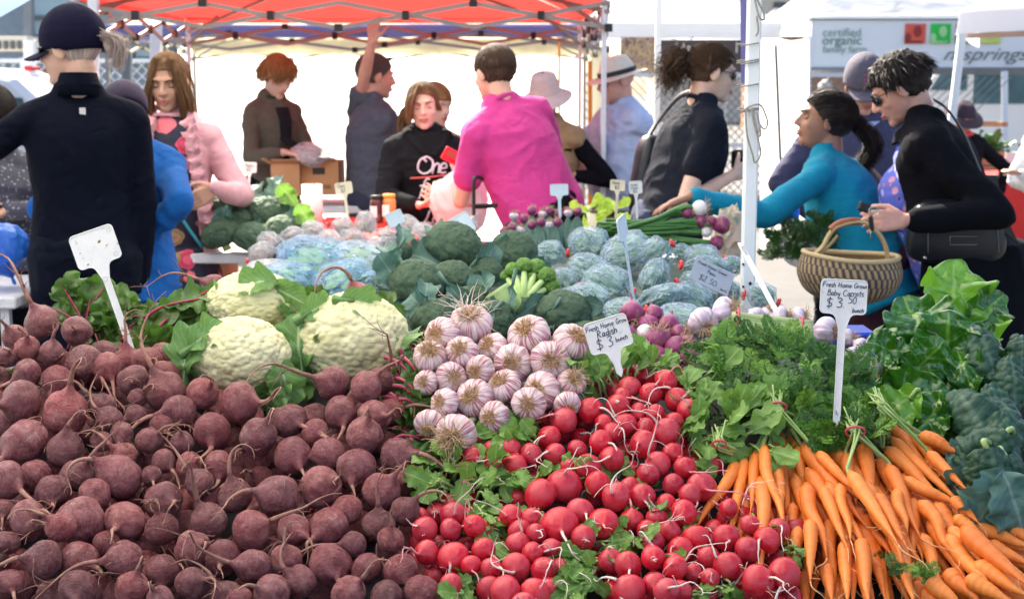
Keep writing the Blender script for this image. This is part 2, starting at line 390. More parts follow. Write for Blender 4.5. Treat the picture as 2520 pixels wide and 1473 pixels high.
MT['broc_stem'] = mottled('broccoli_stem', (.30, .45, .14), (.45, .58, .25), .5, 16, .3, 40)
# ------------------------------------------------------------------ leaf shapes
def leaf(L, W, nu=9, nv=14, ruf=.1, fr=5, curl=.3, cup=.15, lobe=.12, peak=.6, puck=0, psc=28, seed=0, notch=0):
    u, v = np.meshgrid(np.linspace(0, 1, nu), np.linspace(0, 1, nv)); u = u.ravel(); v = v.ravel(); x = (u - .5) * 2
    q = v ** (math.log(.5) / math.log(peak)); prof = np.clip(np.sin(math.pi * np.clip(q, 0, 1)), 0, 1) ** .55
    prof = np.maximum(prof, .03 * (v < .15)); ph = seed * 1.7
    ed = np.abs(x)
    wob = 1 + lobe * np.sin(v * fr * 6.3 + ph + (x > 0) * 1.3) * ed + .5 * lobe * np.sin(v * fr * 17 + ph * 2 + x) * ed
    X = x * W / 2 * prof * wob
    Z = cup * W * x * x * prof + ruf * W * ed ** 1.6 * prof * (np.sin(v * fr * 6.283 + ph + (x > 0) * 2.1) + .6 * np.sin(v * fr * 11 + ph * 3 + x * 2))
    Z += .12 * W * vnoise(np.stack([X * 3 / W, v * 4, v * 0 + seed * 5.1], 1), 1.2, seed)
    if puck:
        P = np.stack([X, v * L, v * 0 + seed], 1); d1, d2 = worley(P, psc, seed); Z += puck * (1 - d1 ** 2 * 1.3) * (ed < .97) * np.minimum(1, 3 * (1 - ed) + .3)
    a = curl * v; k = max(abs(curl), 1e-3); yy = np.sin(curl * v) / curl * L if abs(curl) > 1e-3 else v * L; zz = -(1 - np.cos(curl * v)) / curl * L if abs(curl) > 1e-3 else 0 * v
    Y = yy + Z * np.sin(a); Zf = zz + Z * np.cos(a)
    return np.stack([X, Y, Zf], 1), [quads(nv, nu)], np.stack([u, v], 1)
def kale_leaf(L, W, curl=.8, seed=0, nu=46, nv=90, arch=1.9, puck=.0042, psc=85):
    u, v = np.meshgrid(np.linspace(0, 1, nu), np.linspace(0, 1, nv)); u = u.ravel(); v = v.ravel(); x = (u - .5) * 2
    prof = np.clip(np.sin(math.pi * np.clip(v * .93 + .05, 0, 1)), 0, 1) ** .45 * (1 + .1 * np.sin(v * 21 + seed + x)); th = x * arch; rr = W / 2 / arch * 1.5
    X = rr * np.sin(th) * prof; Z = rr * (np.cos(th) - 1) * prof * .8
    P = np.stack([x * W * .6, v * L, v * 0 + seed * 3.3], 1); d1, d2 = worley(P, psc, seed); b = puck * (1.1 - d1 ** 2 * 1.5); e1, _ = worley(P, psc * .38, seed + 9); b += puck * 1.6 * (.7 - e1)
    X += b * np.sin(th); Z += b * np.cos(th); Z += .05 * W * np.sin(v * 9 + seed + x * 2)
    a = curl * v; yy = np.sin(a) / curl * L; zz = -(1 - np.cos(a)) / curl * L
    return np.stack([X, yy + Z * np.sin(a), zz + Z * np.cos(a)], 1), [quads(nv, nu)], np.stack([u, v], 1)
def orient(d, n):
    y = unit(d); n = np.asarray(n, float); z = unit(n - y * np.dot(n, y)); return np.stack([np.cross(y, z), y, z], 1)
def rv(s=1): return RNG.normal(size=3) * s
SN = unit((0, -.45, 1))              # outward normal of the sloping display
DOWN = unit((0, -1, -.5))            # down the slope
CAMV = unit((0, -1, .35))
def slopeY(py):
    if py >= 820: return 2.15 + (1473 - py) / 653 * .63
    if py >= 600: return 2.78 + (820 - py) / 220 * .75
    return 3.53 + (600 - py) / 80 * 1.0
# ------------------------------------------------------------------ root vegetables
BULB = np.array([(-.80, .0), (-.80, .14), (-.78, .30), (-.70, .55), (-.5, .82), (-.22, .97), (.08, 1.0), (.36, .94), (.6, .79), (.77, .60), (.90, .42), (1.03, .27), (1.18, .17), (1.34, .11)])
RAD = np.array([(-.95, .0), (-.93, .14), (-.86, .38), (-.68, .68), (-.4, .90), (-.1, 1.0), (.2, .98), (.48, .86), (.7, .67), (.85, .46), (.95, .27), (1.03, .13), (1.12, .07), (1.2, .05)])
def lathe_arr(prof, k=26, up=3, noise=.05, seed=0, squash=1.0, lat=None, ngroove=0):
    P = smoothpath(np.c_[prof, np.zeros(len(prof))], len(prof) * up)[:, :2]; P[:, 1] = np.maximum(P[:, 1], .001)
    a = np.arange(k) * 2 * math.pi / k; n = len(P)
    V = np.stack([P[:, 1:2] * np.cos(a), P[:, 1:2] * np.sin(a) * squash, P[:, :1] * np.ones(k)], -1).reshape(-1, 3)
    U = np.stack([np.tile(a / (2 * math.pi), n), np.repeat(np.linspace(0, 1, n), k)], 1)
    if ngroove:
        ang = np.arctan2(V[:, 1], V[:, 0]); g = 1 + .07 * (np.abs(np.cos(ang * ngroove / 2 + seed)) ** .6 - .6) * np.minimum(1, np.hypot(V[:, 0], V[:, 1]) * 2); V[:, :2] *= g[:, None]
    if noise: V *= (1 + noise * fbm(V, 1.3, seed, 3))[:, None]
    return V, [quads(n, k, True), np.array([list(range(k))[::-1]])], U
beet_protos = [mk('beetroot', *lathe_arr(BULB * np.array([random.uniform(.95, 1.15), 1]), 28, 3, .13, s, random.uniform(.88, 1)), m=MT['beet']) for s in range(12)]
rad_protos = [mk('radish', *lathe_arr(RAD * np.array([random.choice([1, 1, 1.12, 1.3, .92]), 1]), 26, 2, .05, 50 + s, random.uniform(.92, 1)), m=MT['radish']) for s in range(8)]
def basis_for(d, spin=None):
    x, y, z = frame(d); spin = random.uniform(0, 6.28) if spin is None else spin
    return np.stack([x * math.cos(spin) + y * math.sin(spin), -x * math.sin(spin) + y * math.cos(spin), z], 1)
def mat4(Rm, t, s=1.0):
    M = Matrix([[*(Rm[i] * s), t[i]] for i in range(3)] + [[0, 0, 0, 1]]); return M
def rootpath(p, d, L, n=14, wob=.35, grav=DOWN, g=.9, side=None):
    P = [np.array(p)]; d = unit(d); st = L / (n - 1); w = rv(1); 
    for i in range(n - 1):
        t = i / (n - 1); w = w * .7 + rv(.55); pull = g * t * .8 * grav
        n_ = unit(d + (pull + w * wob) * .45); 
        if np.dot(P[-1] - np.asarray(p), SN) < -.012: n_ = unit(n_ + SN * .5)
        d = n_; P.append(P[-1] + d * st)
    return np.array(P)
def tail(parent, nm, p, d, L, r0, m, hairs=3, wob=.35, g=.9, k=6, target=None):
    mb = MB(); n = 16
    P = rootpath(p, d, L, n, wob, g=g) if target is None else smoothpath(target, n)
    r = r0 * (1 - np.linspace(0, 1, n)) ** 1.7 + .00060
    tube(mb, P, r, k)
    for h in range(hairs):
        i = random.randint(2, n - 4); q = rootpath(P[i], unit(P[i + 1] - P[i]) + rv(.9), L * random.uniform(.12, .35), 7, .6, g=.5)
        tube(mb, q, np.linspace(max(.0008, r[i] * .35), .0004, 7), 4)
    V, F, U = mb.arr(); M = parent.matrix_world.inverted() if False else None
    me = mk(nm, V, F, U, m); return me
def view_down(tx, ty, toward=.7):
    """tail direction from its run in the picture plus a part towards the viewer"""
    return unit(np.array([tx, 0, 0]) + np.array([0, .35, .94]) * (-ty) + CAMV * toward)
def rootveg(kind, c, r, d, L, label, cat, group, parent=None, tailpath=None, hairs=3, wob=.35):
    """beet: top-level thing (Empty) > root bulb, taproot. radish: part of its bunch with the tail a sub-part"""
    pr = random.choice(beet_protos if kind == 'beetroot' else rad_protos)
    o = bpy.data.objects.new(kind, pr); COL.objects.link(o)
    o.matrix_world = mat4(basis_for(d), c, r)
    e = (1.30 if kind == 'beetroot' else 1.02) * r
    if kind == 'beetroot':
        me = tail(None, 'taproot', c + d * e, d, L * 1.2, r * .125, MT['beet_root'], hairs, wob, target=tailpath)
    else:
        me = tail(None, 'taproot', c + d * e, d, L, r * .075, MT['rad_root'] if random.random() < .75 else MT['rad_pink'], hairs, wob * 1.2, g=.6, k=5, target=tailpath)
    t = bpy.data.objects.new('taproot', me); COL.objects.link(t); t.parent = o; t.matrix_parent_inverse = mat4(basis_for(d, 0), c, r).inverted()
    t.matrix_parent_inverse = o.matrix_world.inverted() if False else Matrix(o.matrix_basis).inverted()
    if parent is None: tag(o, label, cat, group)
    else:
        o.parent = parent; o.matrix_parent_inverse = Matrix.Translation(-Vector(parent.location))
    return o
def relax(items, lim=.05, it=60, fac=.93):
    """items: [px,py,rpx,Y]; slides overlapping roots apart along the lines of sight"""
    Y = np.array([i[3] for i in items]); Y0 = Y.copy(); n = len(items); dirs = np.array([ray(i[0], i[1]) for i in items]); dirs = dirs / dirs[:, 1:2]
    rp = np.array([i[2] for i in items]); C = np.array([0, 0, CAMZ])
    for _ in range(it):
        P = C + dirs * Y[:, None]; r = rp * Y / FPX * fac; D = P[:, None] - P[None]; d = np.linalg.norm(D, axis=2); ov = r[:, None] + r[None] - d; np.fill_diagonal(ov, -1)
        mv = np.zeros(n)
        for i, j in zip(*np.where(ov > 0)):
            s = np.sign(Y[i] - Y[j]) or (1 if i > j else -1); mv[i] += s * ov[i, j] * .45
        Y = np.clip(Y + mv, Y0 - lim, Y0 + lim)
    return Y
# ------------------------------------------------------------------ the beetroot heap
def T1(x, y): return (x * .9466) / 1.6254, (1000 + y * .9467) / 1.6254
def T2(x, y): return (900 + x * .9466) / 1.6254, (1000 + y * .9467) / 1.6254
def T3(x, y): return (1600 + x * .9466) / 1.6254, (1000 + y * .9467) / 1.6254
def T4(x, y): return (2300 + x * .9466) / 1.6254, (1000 + y * .9467) / 1.6254
def T5(x, y): return (3000 + x * .9473) / 1.6254, (1000 + y * .9473) / 1.6254
ZS = .5824
# x, y, r, tail dx, tail dy (picture), tail length in bulb radii
B1 = [(178,308,76,-.5,-1,4.2),(323,340,66,.2,.1,1.5),(65,370,56,-.3,-.6,2),(113,420,58,.3,-.6,1.6),(218,432,54,.2,-.9,2.6),(25,455,45,.6,-.4,2),(350,475,78,.9,.5,3),(455,495,65,.5,.9,2.6),
(120,520,65,-.8,.6,2.5),(243,545,65,-.1,1,4.5),(95,640,92,-.7,.3,2),(275,690,100,.3,-1,2.6),(105,810,103,-.6,.8,2),(275,850,80,.2,-1,2.6),(560,550,70,.3,.2,1.5),(700,600,85,-.5,-1,3.6),(435,665,62,-.7,-.7,3),(465,715,55,-.7,-.6,2.8),
(580,625,42,.6,-.6,2.2),(575,700,50,-.8,.4,3),(515,775,55,.1,.8,2),(628,803,55,.8,-.5,2.6),(430,810,48,-.2,-.8,1.6),(525,870,60,-.7,-.6,3),(325,955,75,.7,-.8,2.4),(510,960,95,-.8,-.6,2.2),(150,950,70,-.6,.4,2),(225,1015,75,.3,.8,2),
(25,970,85,.9,.5,4.2),(120,1140,85,.9,-.4,1.6),(10,1095,50,.4,.6,1.5),(30,1235,55,-.5,.4,2),(345,1145,105,-1,.2,.9),(260,1170,65,-.9,-.7,2.4),(530,1145,90,-.1,.3,1.4),(400,1030,70,.3,.6,1.5),(760,690,80,-1,.15,4),(770,815,50,.1,-.7,1.6),
(680,740,50,.7,.7,1.6),(855,605,72,.7,-.5,1.5),(1010,645,90,1,.05,2.6),(895,765,85,.2,.9,1.8),(1090,790,82,.5,-.7,2.2),(690,890,55,.7,.6,3),(640,950,45,.4,.6,1.4),(800,910,60,.8,-.4,1.5),(845,985,68,-.7,-.8,2.8),(925,915,70,.2,.9,2),
(995,1040,78,-.2,-1,2.6),(690,1060,85,.7,.1,1.8),(685,1180,75,-.2,-1,2.8),(885,1150,80,-.5,-1,4.2),(1060,1185,92,.9,-.4,3),(815,1265,82,.7,-.3,1.3),(450,1240,60,.6,.5,2.2),(335,1305,82,.9,.35,2.6),(530,1305,80,-1,.1,4),(190,1310,85,-1,-.1,2.4),
(940,1300,80,.1,.3,1.2),(1075,1335,78,-1,-.15,4.5),(680,1355,75,.3,.9,1.8),(810,1410,72,.7,-.2,3),(330,1430,88,.2,.5,1.2),(555,1430,75,.4,-.9,2.4),(40,1400,60,.7,.8,2),(680,1480,65,-.3,-.7,1.6),(1150,1440,80,.6,.3,1.5),(960,1460,70,-.5,-.7,2.2)]
B2 = [(460,562,78,-1,-.25,4.6),(595,580,72,.9,-.9,3.4),(655,555,66,.6,-1,4.2),(490,685,75,.3,.9,2),(630,700,72,.8,.1,1.4),(700,680,60,1,-.2,3.6),(270,720,78,.9,.4,1.8),(380,775,65,.5,.2,1.4),(590,785,78,.3,-.9,1.2),(440,860,80,-.9,.2,2.2),
(285,870,85,.5,.6,1.1),(555,920,85,-.1,.8,1.1),(725,865,78,1,-.05,3.6),(660,1020,80,.7,-.8,2.2),(400,1000,90,.9,-.3,1.2),(230,1040,92,-1,-.2,2.4),(520,1095,68,-1,.3,4),(650,1165,75,0,-1,2.6),(760,1105,65,.9,-1,3.6),(440,1165,85,-.7,.7,1.2),
(290,1180,75,.9,.4,1.2),(545,1245,60,-1,0,4.4),(445,1325,95,.5,.7,1.4),(600,1345,70,-.6,.7,2.2),(740,1350,78,.5,.8,1.6),(700,1225,60,.1,-1,1.8),(260,1310,68,0,-1,1.8),(320,1400,72,-.7,-.6,2.6),(520,1450,80,.7,-.7,2.4),(200,1450,75,-.8,-.4,1.5),
(680,1465,75,.3,.6,1.6),(835,1440,75,-.3,.7,1.6),(565,205,70,-.4,-1,4),(405,228,52,-.6,.2,1.5),(60,1480,60,.8,.5,2)]
beets = []
for x, y, r, tx, ty, L in B1: beets.append([*T1(x, y), r * ZS, 0, tx, ty, L])
for x, y, r, tx, ty, L in B2: beets.append([*T2(x, y), r * ZS, 0, tx, ty, L])
beets.append([*T1(905, 150), 55 * ZS, 0, -1, -.35, 4.4])
for b in beets: b[3] = slopeY(b[1])
main = list(beets)
# the second layer that shows through the gaps
for gy in range(880, 1500, 52):
    for gx in range(-20, 1075, 54):
        px = gx + random.uniform(-14, 14); py = gy + random.uniform(-14, 14)
        if py < 1010 and px > 560: 
            if py < 965 or (px < 800 and py < 1000): continue
        dmin = min(math.hypot(px - b[0], py - b[1]) / b[2] for b in main)
        if dmin > .66: beets.append([px, py, random.uniform(32, 40), slopeY(py) + .095, random.uniform(-1, 1), random.uniform(-1, 1), random.uniform(1, 2.5)])
Yr = relax(beets)
def beet_label(px, py, r, tx, ty, L, deep, i):
    col = ('at the left edge' if px < 90 else 'left of the blank sign' if px < 250 else 'below the blank sign' if px < 480 else 'mid heap' if px < 720 else 'right of mid heap' if px < 930 else 'beside the radishes')
    row = ('top rim' if py < 900 else 'under the rim' if py < 1010 else 'upper half' if py < 1130 else 'half height' if py < 1240 else 'lower half' if py < 1340 else 'near the bottom' if py < 1420 else 'bottom edge')
    size = 'large' if r > 50 else 'small' if r < 36 else 'middling'
    if abs(tx) < .45 and ty < -.5: t = 'with root up'
    elif tx < -.6 and L > 2: t = 'with long root leftwards'
    elif tx > .6 and L > 2: t = 'with long root rightwards'
    elif tx < -.4: t = 'with short root leftwards'
    elif tx > .4: t = 'with short root rightwards'
    else: t = 'with root hanging down'
    if deep: return f'{size} beetroot half buried {col}, {row}'
    return f'{size} beetroot {t}, {col}, {row}'
def beet_lab(i):
    px, py, rp, _, tx, ty, L = beets[i]
    if i == len(main) - 1: return 'small beetroot lying behind the cauliflowers, long curved root to the left'
    if (tx, ty, L) == (-.4, -1, 4): return 'lone dark beetroot behind the largest cauliflower, root standing straight up'
    return beet_label(px, py, rp, tx, ty, L, i >= len(main), i)
blabs = [beet_lab(i) for i in range(len(beets))]; bsame = {}
for i, l in enumerate(blabs): bsame.setdefault(l, []).append(i)
NW = {2: 'two', 3: 'three', 4: 'four', 5: 'five', 6: 'six', 7: 'seven', 8: 'eight'}
for l, ix in bsame.items():
    if len(ix) > 1:
        ix.sort(key=lambda q: beets[q][0]); n_ = NW.get(len(ix), 'many')
        for q, i in enumerate(ix): blabs[i] = f"{l}, {'leftmost' if q == 0 else 'rightmost' if q == len(ix) - 1 else 'middle' if len(ix) == 3 else ORD[q]} of {n_}"
for i, (b, Y) in enumerate(zip(beets, Yr)):
    px, py, rp, _, tx, ty, L = b; c = at(px, py, Y); r = msz(rp, px, py, Y) * (1.0 if i < len(main) else 1.1); deep = i >= len(main)
    d = view_down(tx, ty, .55 if L > 2 else .95) if not deep else unit(rv(1) + CAMV)
    lab = blabs[i]
    rootveg('beetroot', c, r, d, r * L * random.uniform(1.0, 1.25), lab, 'beetroot', 'beetroots heaped at the front left', hairs=random.randint(3, 7), wob=.34)
# ------------------------------------------------------------------ radish bunches
RA = [(T3, -.0, [(105,1180,58),(225,1120,58),(213,1180,52),(313,1165,53),(115,1275,55),(225,1300,72),(353,1265,55),(385,1345,50),(300,1330,45),(215,1410,50)], 'bunch of small glossy radishes right beside the beetroots, lower left of the radish heap', (.2, -.6)),
(T3, 0, [(310,870,45),(385,845,42),(398,895,45),(470,840,48),(485,905,50),(555,860,48),(250,850,40)], 'bunch of radishes tucked in directly below the garlic bulbs', (-.2, .1)),
(T3, 0, [(693,720,62),(805,678,60),(630,790,52),(655,860,48),(750,840,45),(848,812,55),(860,730,40),(715,680,50),(900,770,45)], 'radish bunch with one tall pink root, just right of the garlic', (0, .2)),
(T3, 0, [(795,915,58),(895,880,55),(710,910,34),(693,995,78),(595,1030,68),(835,990,62),(915,1040,65),(762,1110,65),(675,1165,85),(860,1155,68),(775,1215,55)], 'radish bunch of the biggest, palest roots in the middle of the heap', (.1, 0)),
(T3, 0, [(468,1120,52),(560,1130,48),(505,1185,50),(500,1240,55),(575,1195,45),(560,1280,52),(640,1260,48),(490,1340,65),(610,1350,60),(685,1350,55)], 'radish bunch under the big pale ones, roots trailing over it', (0, 0)),
(T3, 0, [(445,1440,70),(570,1450,65),(630,1430,50),(380,1430,60),(520,1500,60)], 'radish bunch cut by the bottom edge, beside the lowest beetroots', (0, 0)),
(T3, 0, [(965,1330,62),(890,1310,55),(1070,1300,53),(1080,1410,60),(970,1440,75),(1150,1330,58),(1130,1440,60)], 'radish bunch at the bottom edge with green leaves on its left', (-.3, 0)),
(T4, 0, [(385,550,52),(320,605,50),(430,632,55),(230,580,50),(200,620,42),(270,685,42),(340,690,42),(180,655,50),(480,675,50),(210,740,55),(300,750,45),(420,720,42)], 'topmost radish bunch, below the handwritten radish sign', (.1, .6)),
(T4, 0, [(385,770,65),(290,820,62),(412,860,50),(350,905,60),(465,920,52),(310,945,50),(415,990,50),(285,1040,58),(230,1000,45)], 'radish bunch right below the topmost one, beside bright round leaves', (.7, .2)),
(T4, 0, [(535,1000,65),(485,1030,50),(345,1130,48),(460,1110,60),(385,1070,45),(305,1185,50),(400,1190,50),(510,1220,65),(240,1140,55)], 'radish bunch left of the leftmost carrots', (.3, 0)),
(T4, 0, [(330,1235,53),(445,1265,58),(330,1300,55),(425,1340,55),(500,1365,45),(340,1415,60),(445,1440,55),(565,1300,55),(570,1385,45)], 'radish bunch at the bottom, between leaves and the dark red radishes', (0, 0)),
(T4, 0, [(640,1215,60),(645,1335,65),(730,1265,60),(810,1225,60),(775,1400,75),(885,1370,75),(740,1160,45),(860,1180,50),(650,1090,45)], 'deep red radish bunch lying under the carrot tips', (.2, 0))]
allr = []
for bi, (Tf, _, pts, lab, ld) in enumerate(RA):
    for p in pts: x, y = Tf(p[0], p[1]); allr.append([x, y, p[2] * ZS, slopeY(y), bi])
nr = len(allr); extra = []
for gy in range(925, 1500, 38):
    for gx in range(1030, 1960, 40):
        px = gx + random.uniform(-9, 9); py = gy + random.uniform(-9, 9)
        near = sorted((math.hypot(px - b[0], py - b[1]) / b[2], b[4]) for b in allr[:nr])
        if .84 < near[0][0] < 1.65: extra.append([px, py, random.uniform(24, 31), slopeY(py) + .065, near[0][1]])
allr += extra; Yr = relax(allr, .045)
bc = {}
for b, Y in zip(allr, Yr): bc.setdefault(b[4], []).append(at(b[0], b[1], Y))
rb = []
for bi, (Tf, _, pts, lab, ld) in enumerate(RA):
    c = np.mean(bc[bi], 0); rb.append(thing('radish_bunch', lab, 'radish bunch', c, 'radish bunches heaped at the front'))
for k, (b, Y) in enumerate(zip(allr, Yr)):
    px, py, rp, _, bi = b; c = at(px, py, Y); r = msz(rp, px, py, Y); ctr = np.mean(bc[bi], 0)
    d = unit((c - ctr) * np.array([1, .3, 1]) * 6 + CAMV * .8 + rv(.45))
    rootveg('radish', c, r, d, r * random.choice([1.2, 2, 2.8, 3.6, 4.4]), None, None, None, rb[bi], hairs=random.choice([0, 1, 2, 3]), wob=.5)
# leaves of the radish bunches
LV = [MB() for _ in RA]; ST = [MB() for _ in RA]
rl = [leaf(1, .55, 9, 14, .10, 3, c, .1, .16, .68, seed=s) for s, c in enumerate((.5, .9, .2, 1.2, -.4, .7))]
def put_leaf(mb, protos, p, d, n, L, s=None, wid=1.0):
    V, F, U = random.choice(protos); V = V * np.array([wid, 1, 1]); mb.add((V * L) @ orient(d, n).T + p, F, U)
def rleaf(bi, px, py, dx, dy, Lpx, lift=.0, n=1, spread=26, tow=.25):
    for _ in range(n):
        x = px + random.uniform(-spread, spread); y = py + random.uniform(-spread, spread) * .7; Y = slopeY(y) + .01 + lift; p = at(x, y, Y); L = msz(Lpx, x, y, Y) * random.uniform(.7, 1.15)
        d = unit(np.array([dx, 0, 0]) + np.array([0, .5, .85]) * -dy + CAMV * tow + rv(.35)); nn = unit(SN + CAMV * .5 + rv(.4))
        put_leaf(LV[bi], rl, p, d, nn, L, wid=random.uniform(.85, 1.3))
        q = at(x, y, Y + .03) - d * L * .5 - SN * .02
        tube(ST[bi], smoothpath([q, (q + p) / 2 + rv(.006), p, p + d * L * .2], 8), np.linspace(.003, .0018, 8), 6)
for a in [(1, 1180, 1185, .3, -.5, 75, 0, 12, 40), (1, 1090, 1195, -.6, -.2, 80, 0, 8, 24), (1, 1240, 1175, .6, 0, 75, 0, 6, 24), (0, 1170, 1255, .1, .6, 65, 0, 10, 30), (0, 1215, 1290, .1, .5, 55, .01, 8, 18), (0, 1110, 1440, .3, .3, 70, 0, 8, 26), (0, 1150, 1400, .2, .3, 60, .01, 5, 20),
          (2, 1300, 1075, -.7, .3, 80, -.01, 7, 20), (2, 1230, 1060, -.5, -.1, 70, -.01, 6, 26), (3, 1450, 1165, .5, .1, 60, 0, 4, 16), (3, 1385, 1145, -.2, .2, 50, .0, 3, 20), (2, 1500, 1130, .4, .4, 60, .01, 4, 20),
          (7, 1480, 925, -.3, -.5, 80, 0, 10, 26), (7, 1540, 910, .3, -.5, 80, 0, 9, 26), (7, 1620, 900, .4, -.5, 70, .01, 6, 22), (7, 1740, 930, .7, -.6, 95, 0, 3, 14), (7, 1430, 960, -.5, -.2, 60, .01, 5, 18),
          (8, 1700, 1060, .3, -.5, 75, 0, 9, 20), (8, 1760, 1090, .6, .1, 95, -.01, 10, 26), (8, 1800, 1030, .3, -.6, 95, -.005, 8, 24), (8, 1730, 990, -.1, -.8, 80, .005, 6, 20), (8, 1840, 1060, .8, -.4, 105, -.02, 5, 16), (8, 1700, 1120, .4, .4, 70, 0, 5, 20), (8, 1860, 990, .5, -.8, 90, .01, 4, 20),
          (9, 1700, 1280, .5, .2, 55, 0, 3, 20), (9, 1600, 1170, -.3, .2, 50, .01, 3, 20), (10, 1500, 1320, .3, -.3, 70, .0, 7, 24), (10, 1420, 1350, -.5, .2, 75, 0, 9, 26), (10, 1500, 1350, .2, .3, 65, 0, 7, 30), (6, 1430, 1420, -.2, .3, 80, -.005, 10, 30), (6, 1450, 1380, -.4, -.2, 70, 0, 7, 26), (6, 1400, 1460, 0, .4, 75, 0, 7, 26),
          (5, 1120, 1460, -.2, .1, 70, 0, 6, 20), (4, 1300, 1290, -.3, -.1, 45, .02, 4, 40), (11, 1780, 1440, 0, .5, 65, -.005, 5, 20), (11, 1940, 1350, .5, .3, 60, -.005, 5, 16), (11, 1730, 1455, -.4, .3, 60, 0, 4, 20), (11, 1880, 1290, .3, .1, 55, .0, 4, 20), (1, 1130, 1150, -.3, -.3, 85, .0, 6, 24), (1, 1200, 1220, .1, .6, 80, .0, 6, 24), (0, 1210, 1330, .4, .5, 70, 0, 5, 22), (2, 1290, 1040, -.8, -.1, 80, -.01, 5, 18), (3, 1330, 1180, -.6, .2, 70, 0, 4, 18), (3, 1550, 1190, .4, .3, 60, 0, 3, 16), (9, 1620, 1250, .2, .5, 60, 0, 4, 18), (8, 1690, 970, .3, -.6, 80, 0, 5, 20), (6, 1420, 1400, -.3, .5, 95, 0, 7, 34), (5, 1240, 1450, 0, .4, 70, 0, 4, 20), (7, 1400, 930, -.7, -.3, 80, 0, 5, 14), (10, 1560, 1330, .6, .1, 70, 0, 4, 16), (8, 1880, 1100, .6, .5, 90, -.01, 4, 16), (1, 1080, 1160, -.4, .2, 80, .01, 5, 20), (7, 1460, 905, -.2, -.8, 90, -.005, 5, 22), (7, 1580, 890, .2, -.8, 85, 0, 5, 26), (2, 1250, 1095, -.6, .3, 75, -.01, 5, 20), (3, 1470, 1185, .1, .4, 60, .0, 4, 16), (9, 1560, 1240, -.3, .3, 60, .0, 4, 14), (4, 1330, 1250, -.3, .1, 60, -.01, 4, 16), (10, 1640, 1380, .3, .4, 65, 0, 3, 14)]:
    rleaf(*a)
for bi in range(len(RA)):
    if LV[bi].n: LV[bi].build('foliage', MT['radleaf'], rb[bi]); ST[bi].build('stems', MT['stem'], rb[bi])
# ------------------------------------------------------------------ carrots
def carrot_mesh(P, r0, seed):
    P = np.vstack([P[:1] - (P[3:4] - P[:1]) * .5, P[1:]]); mb = MB(); n = len(P); t = np.linspace(0, 1, n); r = r0 * np.interp(t, [0, .02, .06, .2, .45, .7, .86, 1], [.35, .8, 1, .98, .80, .50, .24, .05]) * (1 + .035 * np.sin(t * 47 + seed) + .03 * vnoise(np.c_[t * 14, t * 0 + seed, t * 0], 1, seed))
    tube(mb, P, r, 16); return mb
C5 = [(0, 130,790,160,1160,27),(0, 65,840,135,1170,23),(0, 90,850,120,1150,22),(0, 55,930,45,1340,29),(0, 180,745,240,1045,30),(0, 235,750,350,1010,30),(0, 290,765,612,1110,33),(0, 235,840,462,1130,35),(0, 250,940,455,1240,33),(0, 190,960,260,1190,26),(0, 240,1000,315,1265,33),(0, 180,1080,205,1230,24),(0, 255,1150,255,1370,28),(0, 340,1150,345,1440,31),(0, 290,860,440,1010,26),(0, 310,1010,400,1230,26),
      (0, 30,860,5,1080,28),(0, -40,930,-70,1150,26),
      (1, 478,830,520,1045,35),(1, 410,870,430,1000,28),(1, 550,890,635,1070,30),(1, 590,920,705,1180,31),(1, 430,950,605,1210,32),(1, 500,1000,632,1290,33),(1, 480,1130,565,1450,36),(1, 425,1150,435,1470,33),(1, 560,1130,665,1400,31),(1, 690,1060,690,1290,27),(1, 540,1040,650,1230,28),(1, 610,1200,690,1470,32),(1, 380,1000,420,1200,26),(1, 470,1230,500,1475,30),(1, 400,1240,410,1475,28),(1, 320,1330,345,1475,26),(1, 620,1020,660,1180,26),
      (2, 575,720,735,890,30),(2, 670,765,850,980,30),(2, 725,785,885,850,30),(2, 610,805,870,1050,28),(2, 585,845,795,1035,34),(2, 650,970,875,1070,28),(2, 760,860,905,1000,26),(2, 800,830,900,900,24),
      (3, 725,1070,855,1265,31),(3, 790,1080,945,1315,33),(3, 850,1180,975,1310,28),(3, 765,1150,908,1390,31),(3, 730,1210,800,1395,28),(3, 690,1370,790,1460,26),(3, 860,1050,955,1140,26),
      (4, 910,1185,1157,1400,39),(4, 955,1175,1190,1250,30),(4, 1010,1240,1180,1330,30),(4, 955,1330,1160,1450,36),(4, 840,1360,960,1480,36),(4, 760,1400,880,1490,36),(4, 925,1385,1090,1480,34),(4, 1040,1330,1190,1400,30),(4, 720,1460,830,1500,34),(4, 1100,1180,1200,1230,28),(4, 870,1130,1000,1230,28),(4, 1060,1430,1190,1490,32)]
C4 = [(5, 680,905,530,1145,27),(5, 715,890,655,1210,25),(5, 752,900,678,1290,30),(0, 800,840,875,1160,26),(0, 830,850,890,1180,26),(0, 785,980,790,1380,30)]
CB = ['carrot bunch hanging in front of the baby carrots sign, tied with a red band', 'carrot bunch right below the stake of the baby carrots sign', 'carrot bunch under the glossy chard, roots running to the right', 'carrot bunch between the chard bunch and the bottom right corner', 'carrot bunch filling the bottom right corner under the kale', 'three thin carrots at the left end, lying over radishes']
CTOP = [(1925, 1030), (2105, 1090), (2170, 1030), (2250, 1210), (2400, 1290), (1770, 1120)]
cbt = []
for i, l in enumerate(CB): cbt.append(thing('carrot_bunch', l, 'carrot bunch', at(*CTOP[i], slopeY(CTOP[i][1])), 'carrot bunches heaped at the front right'))
segs = []
for f, Ls in ((T5, C5), (T4, C4)):
    for (bi, x0, y0, x1, y1, r) in Ls:
        a = f(x0, y0); b = f(x1, y1); segs.append([bi, a, b, r * (ZS if f is T4 else .5828)])
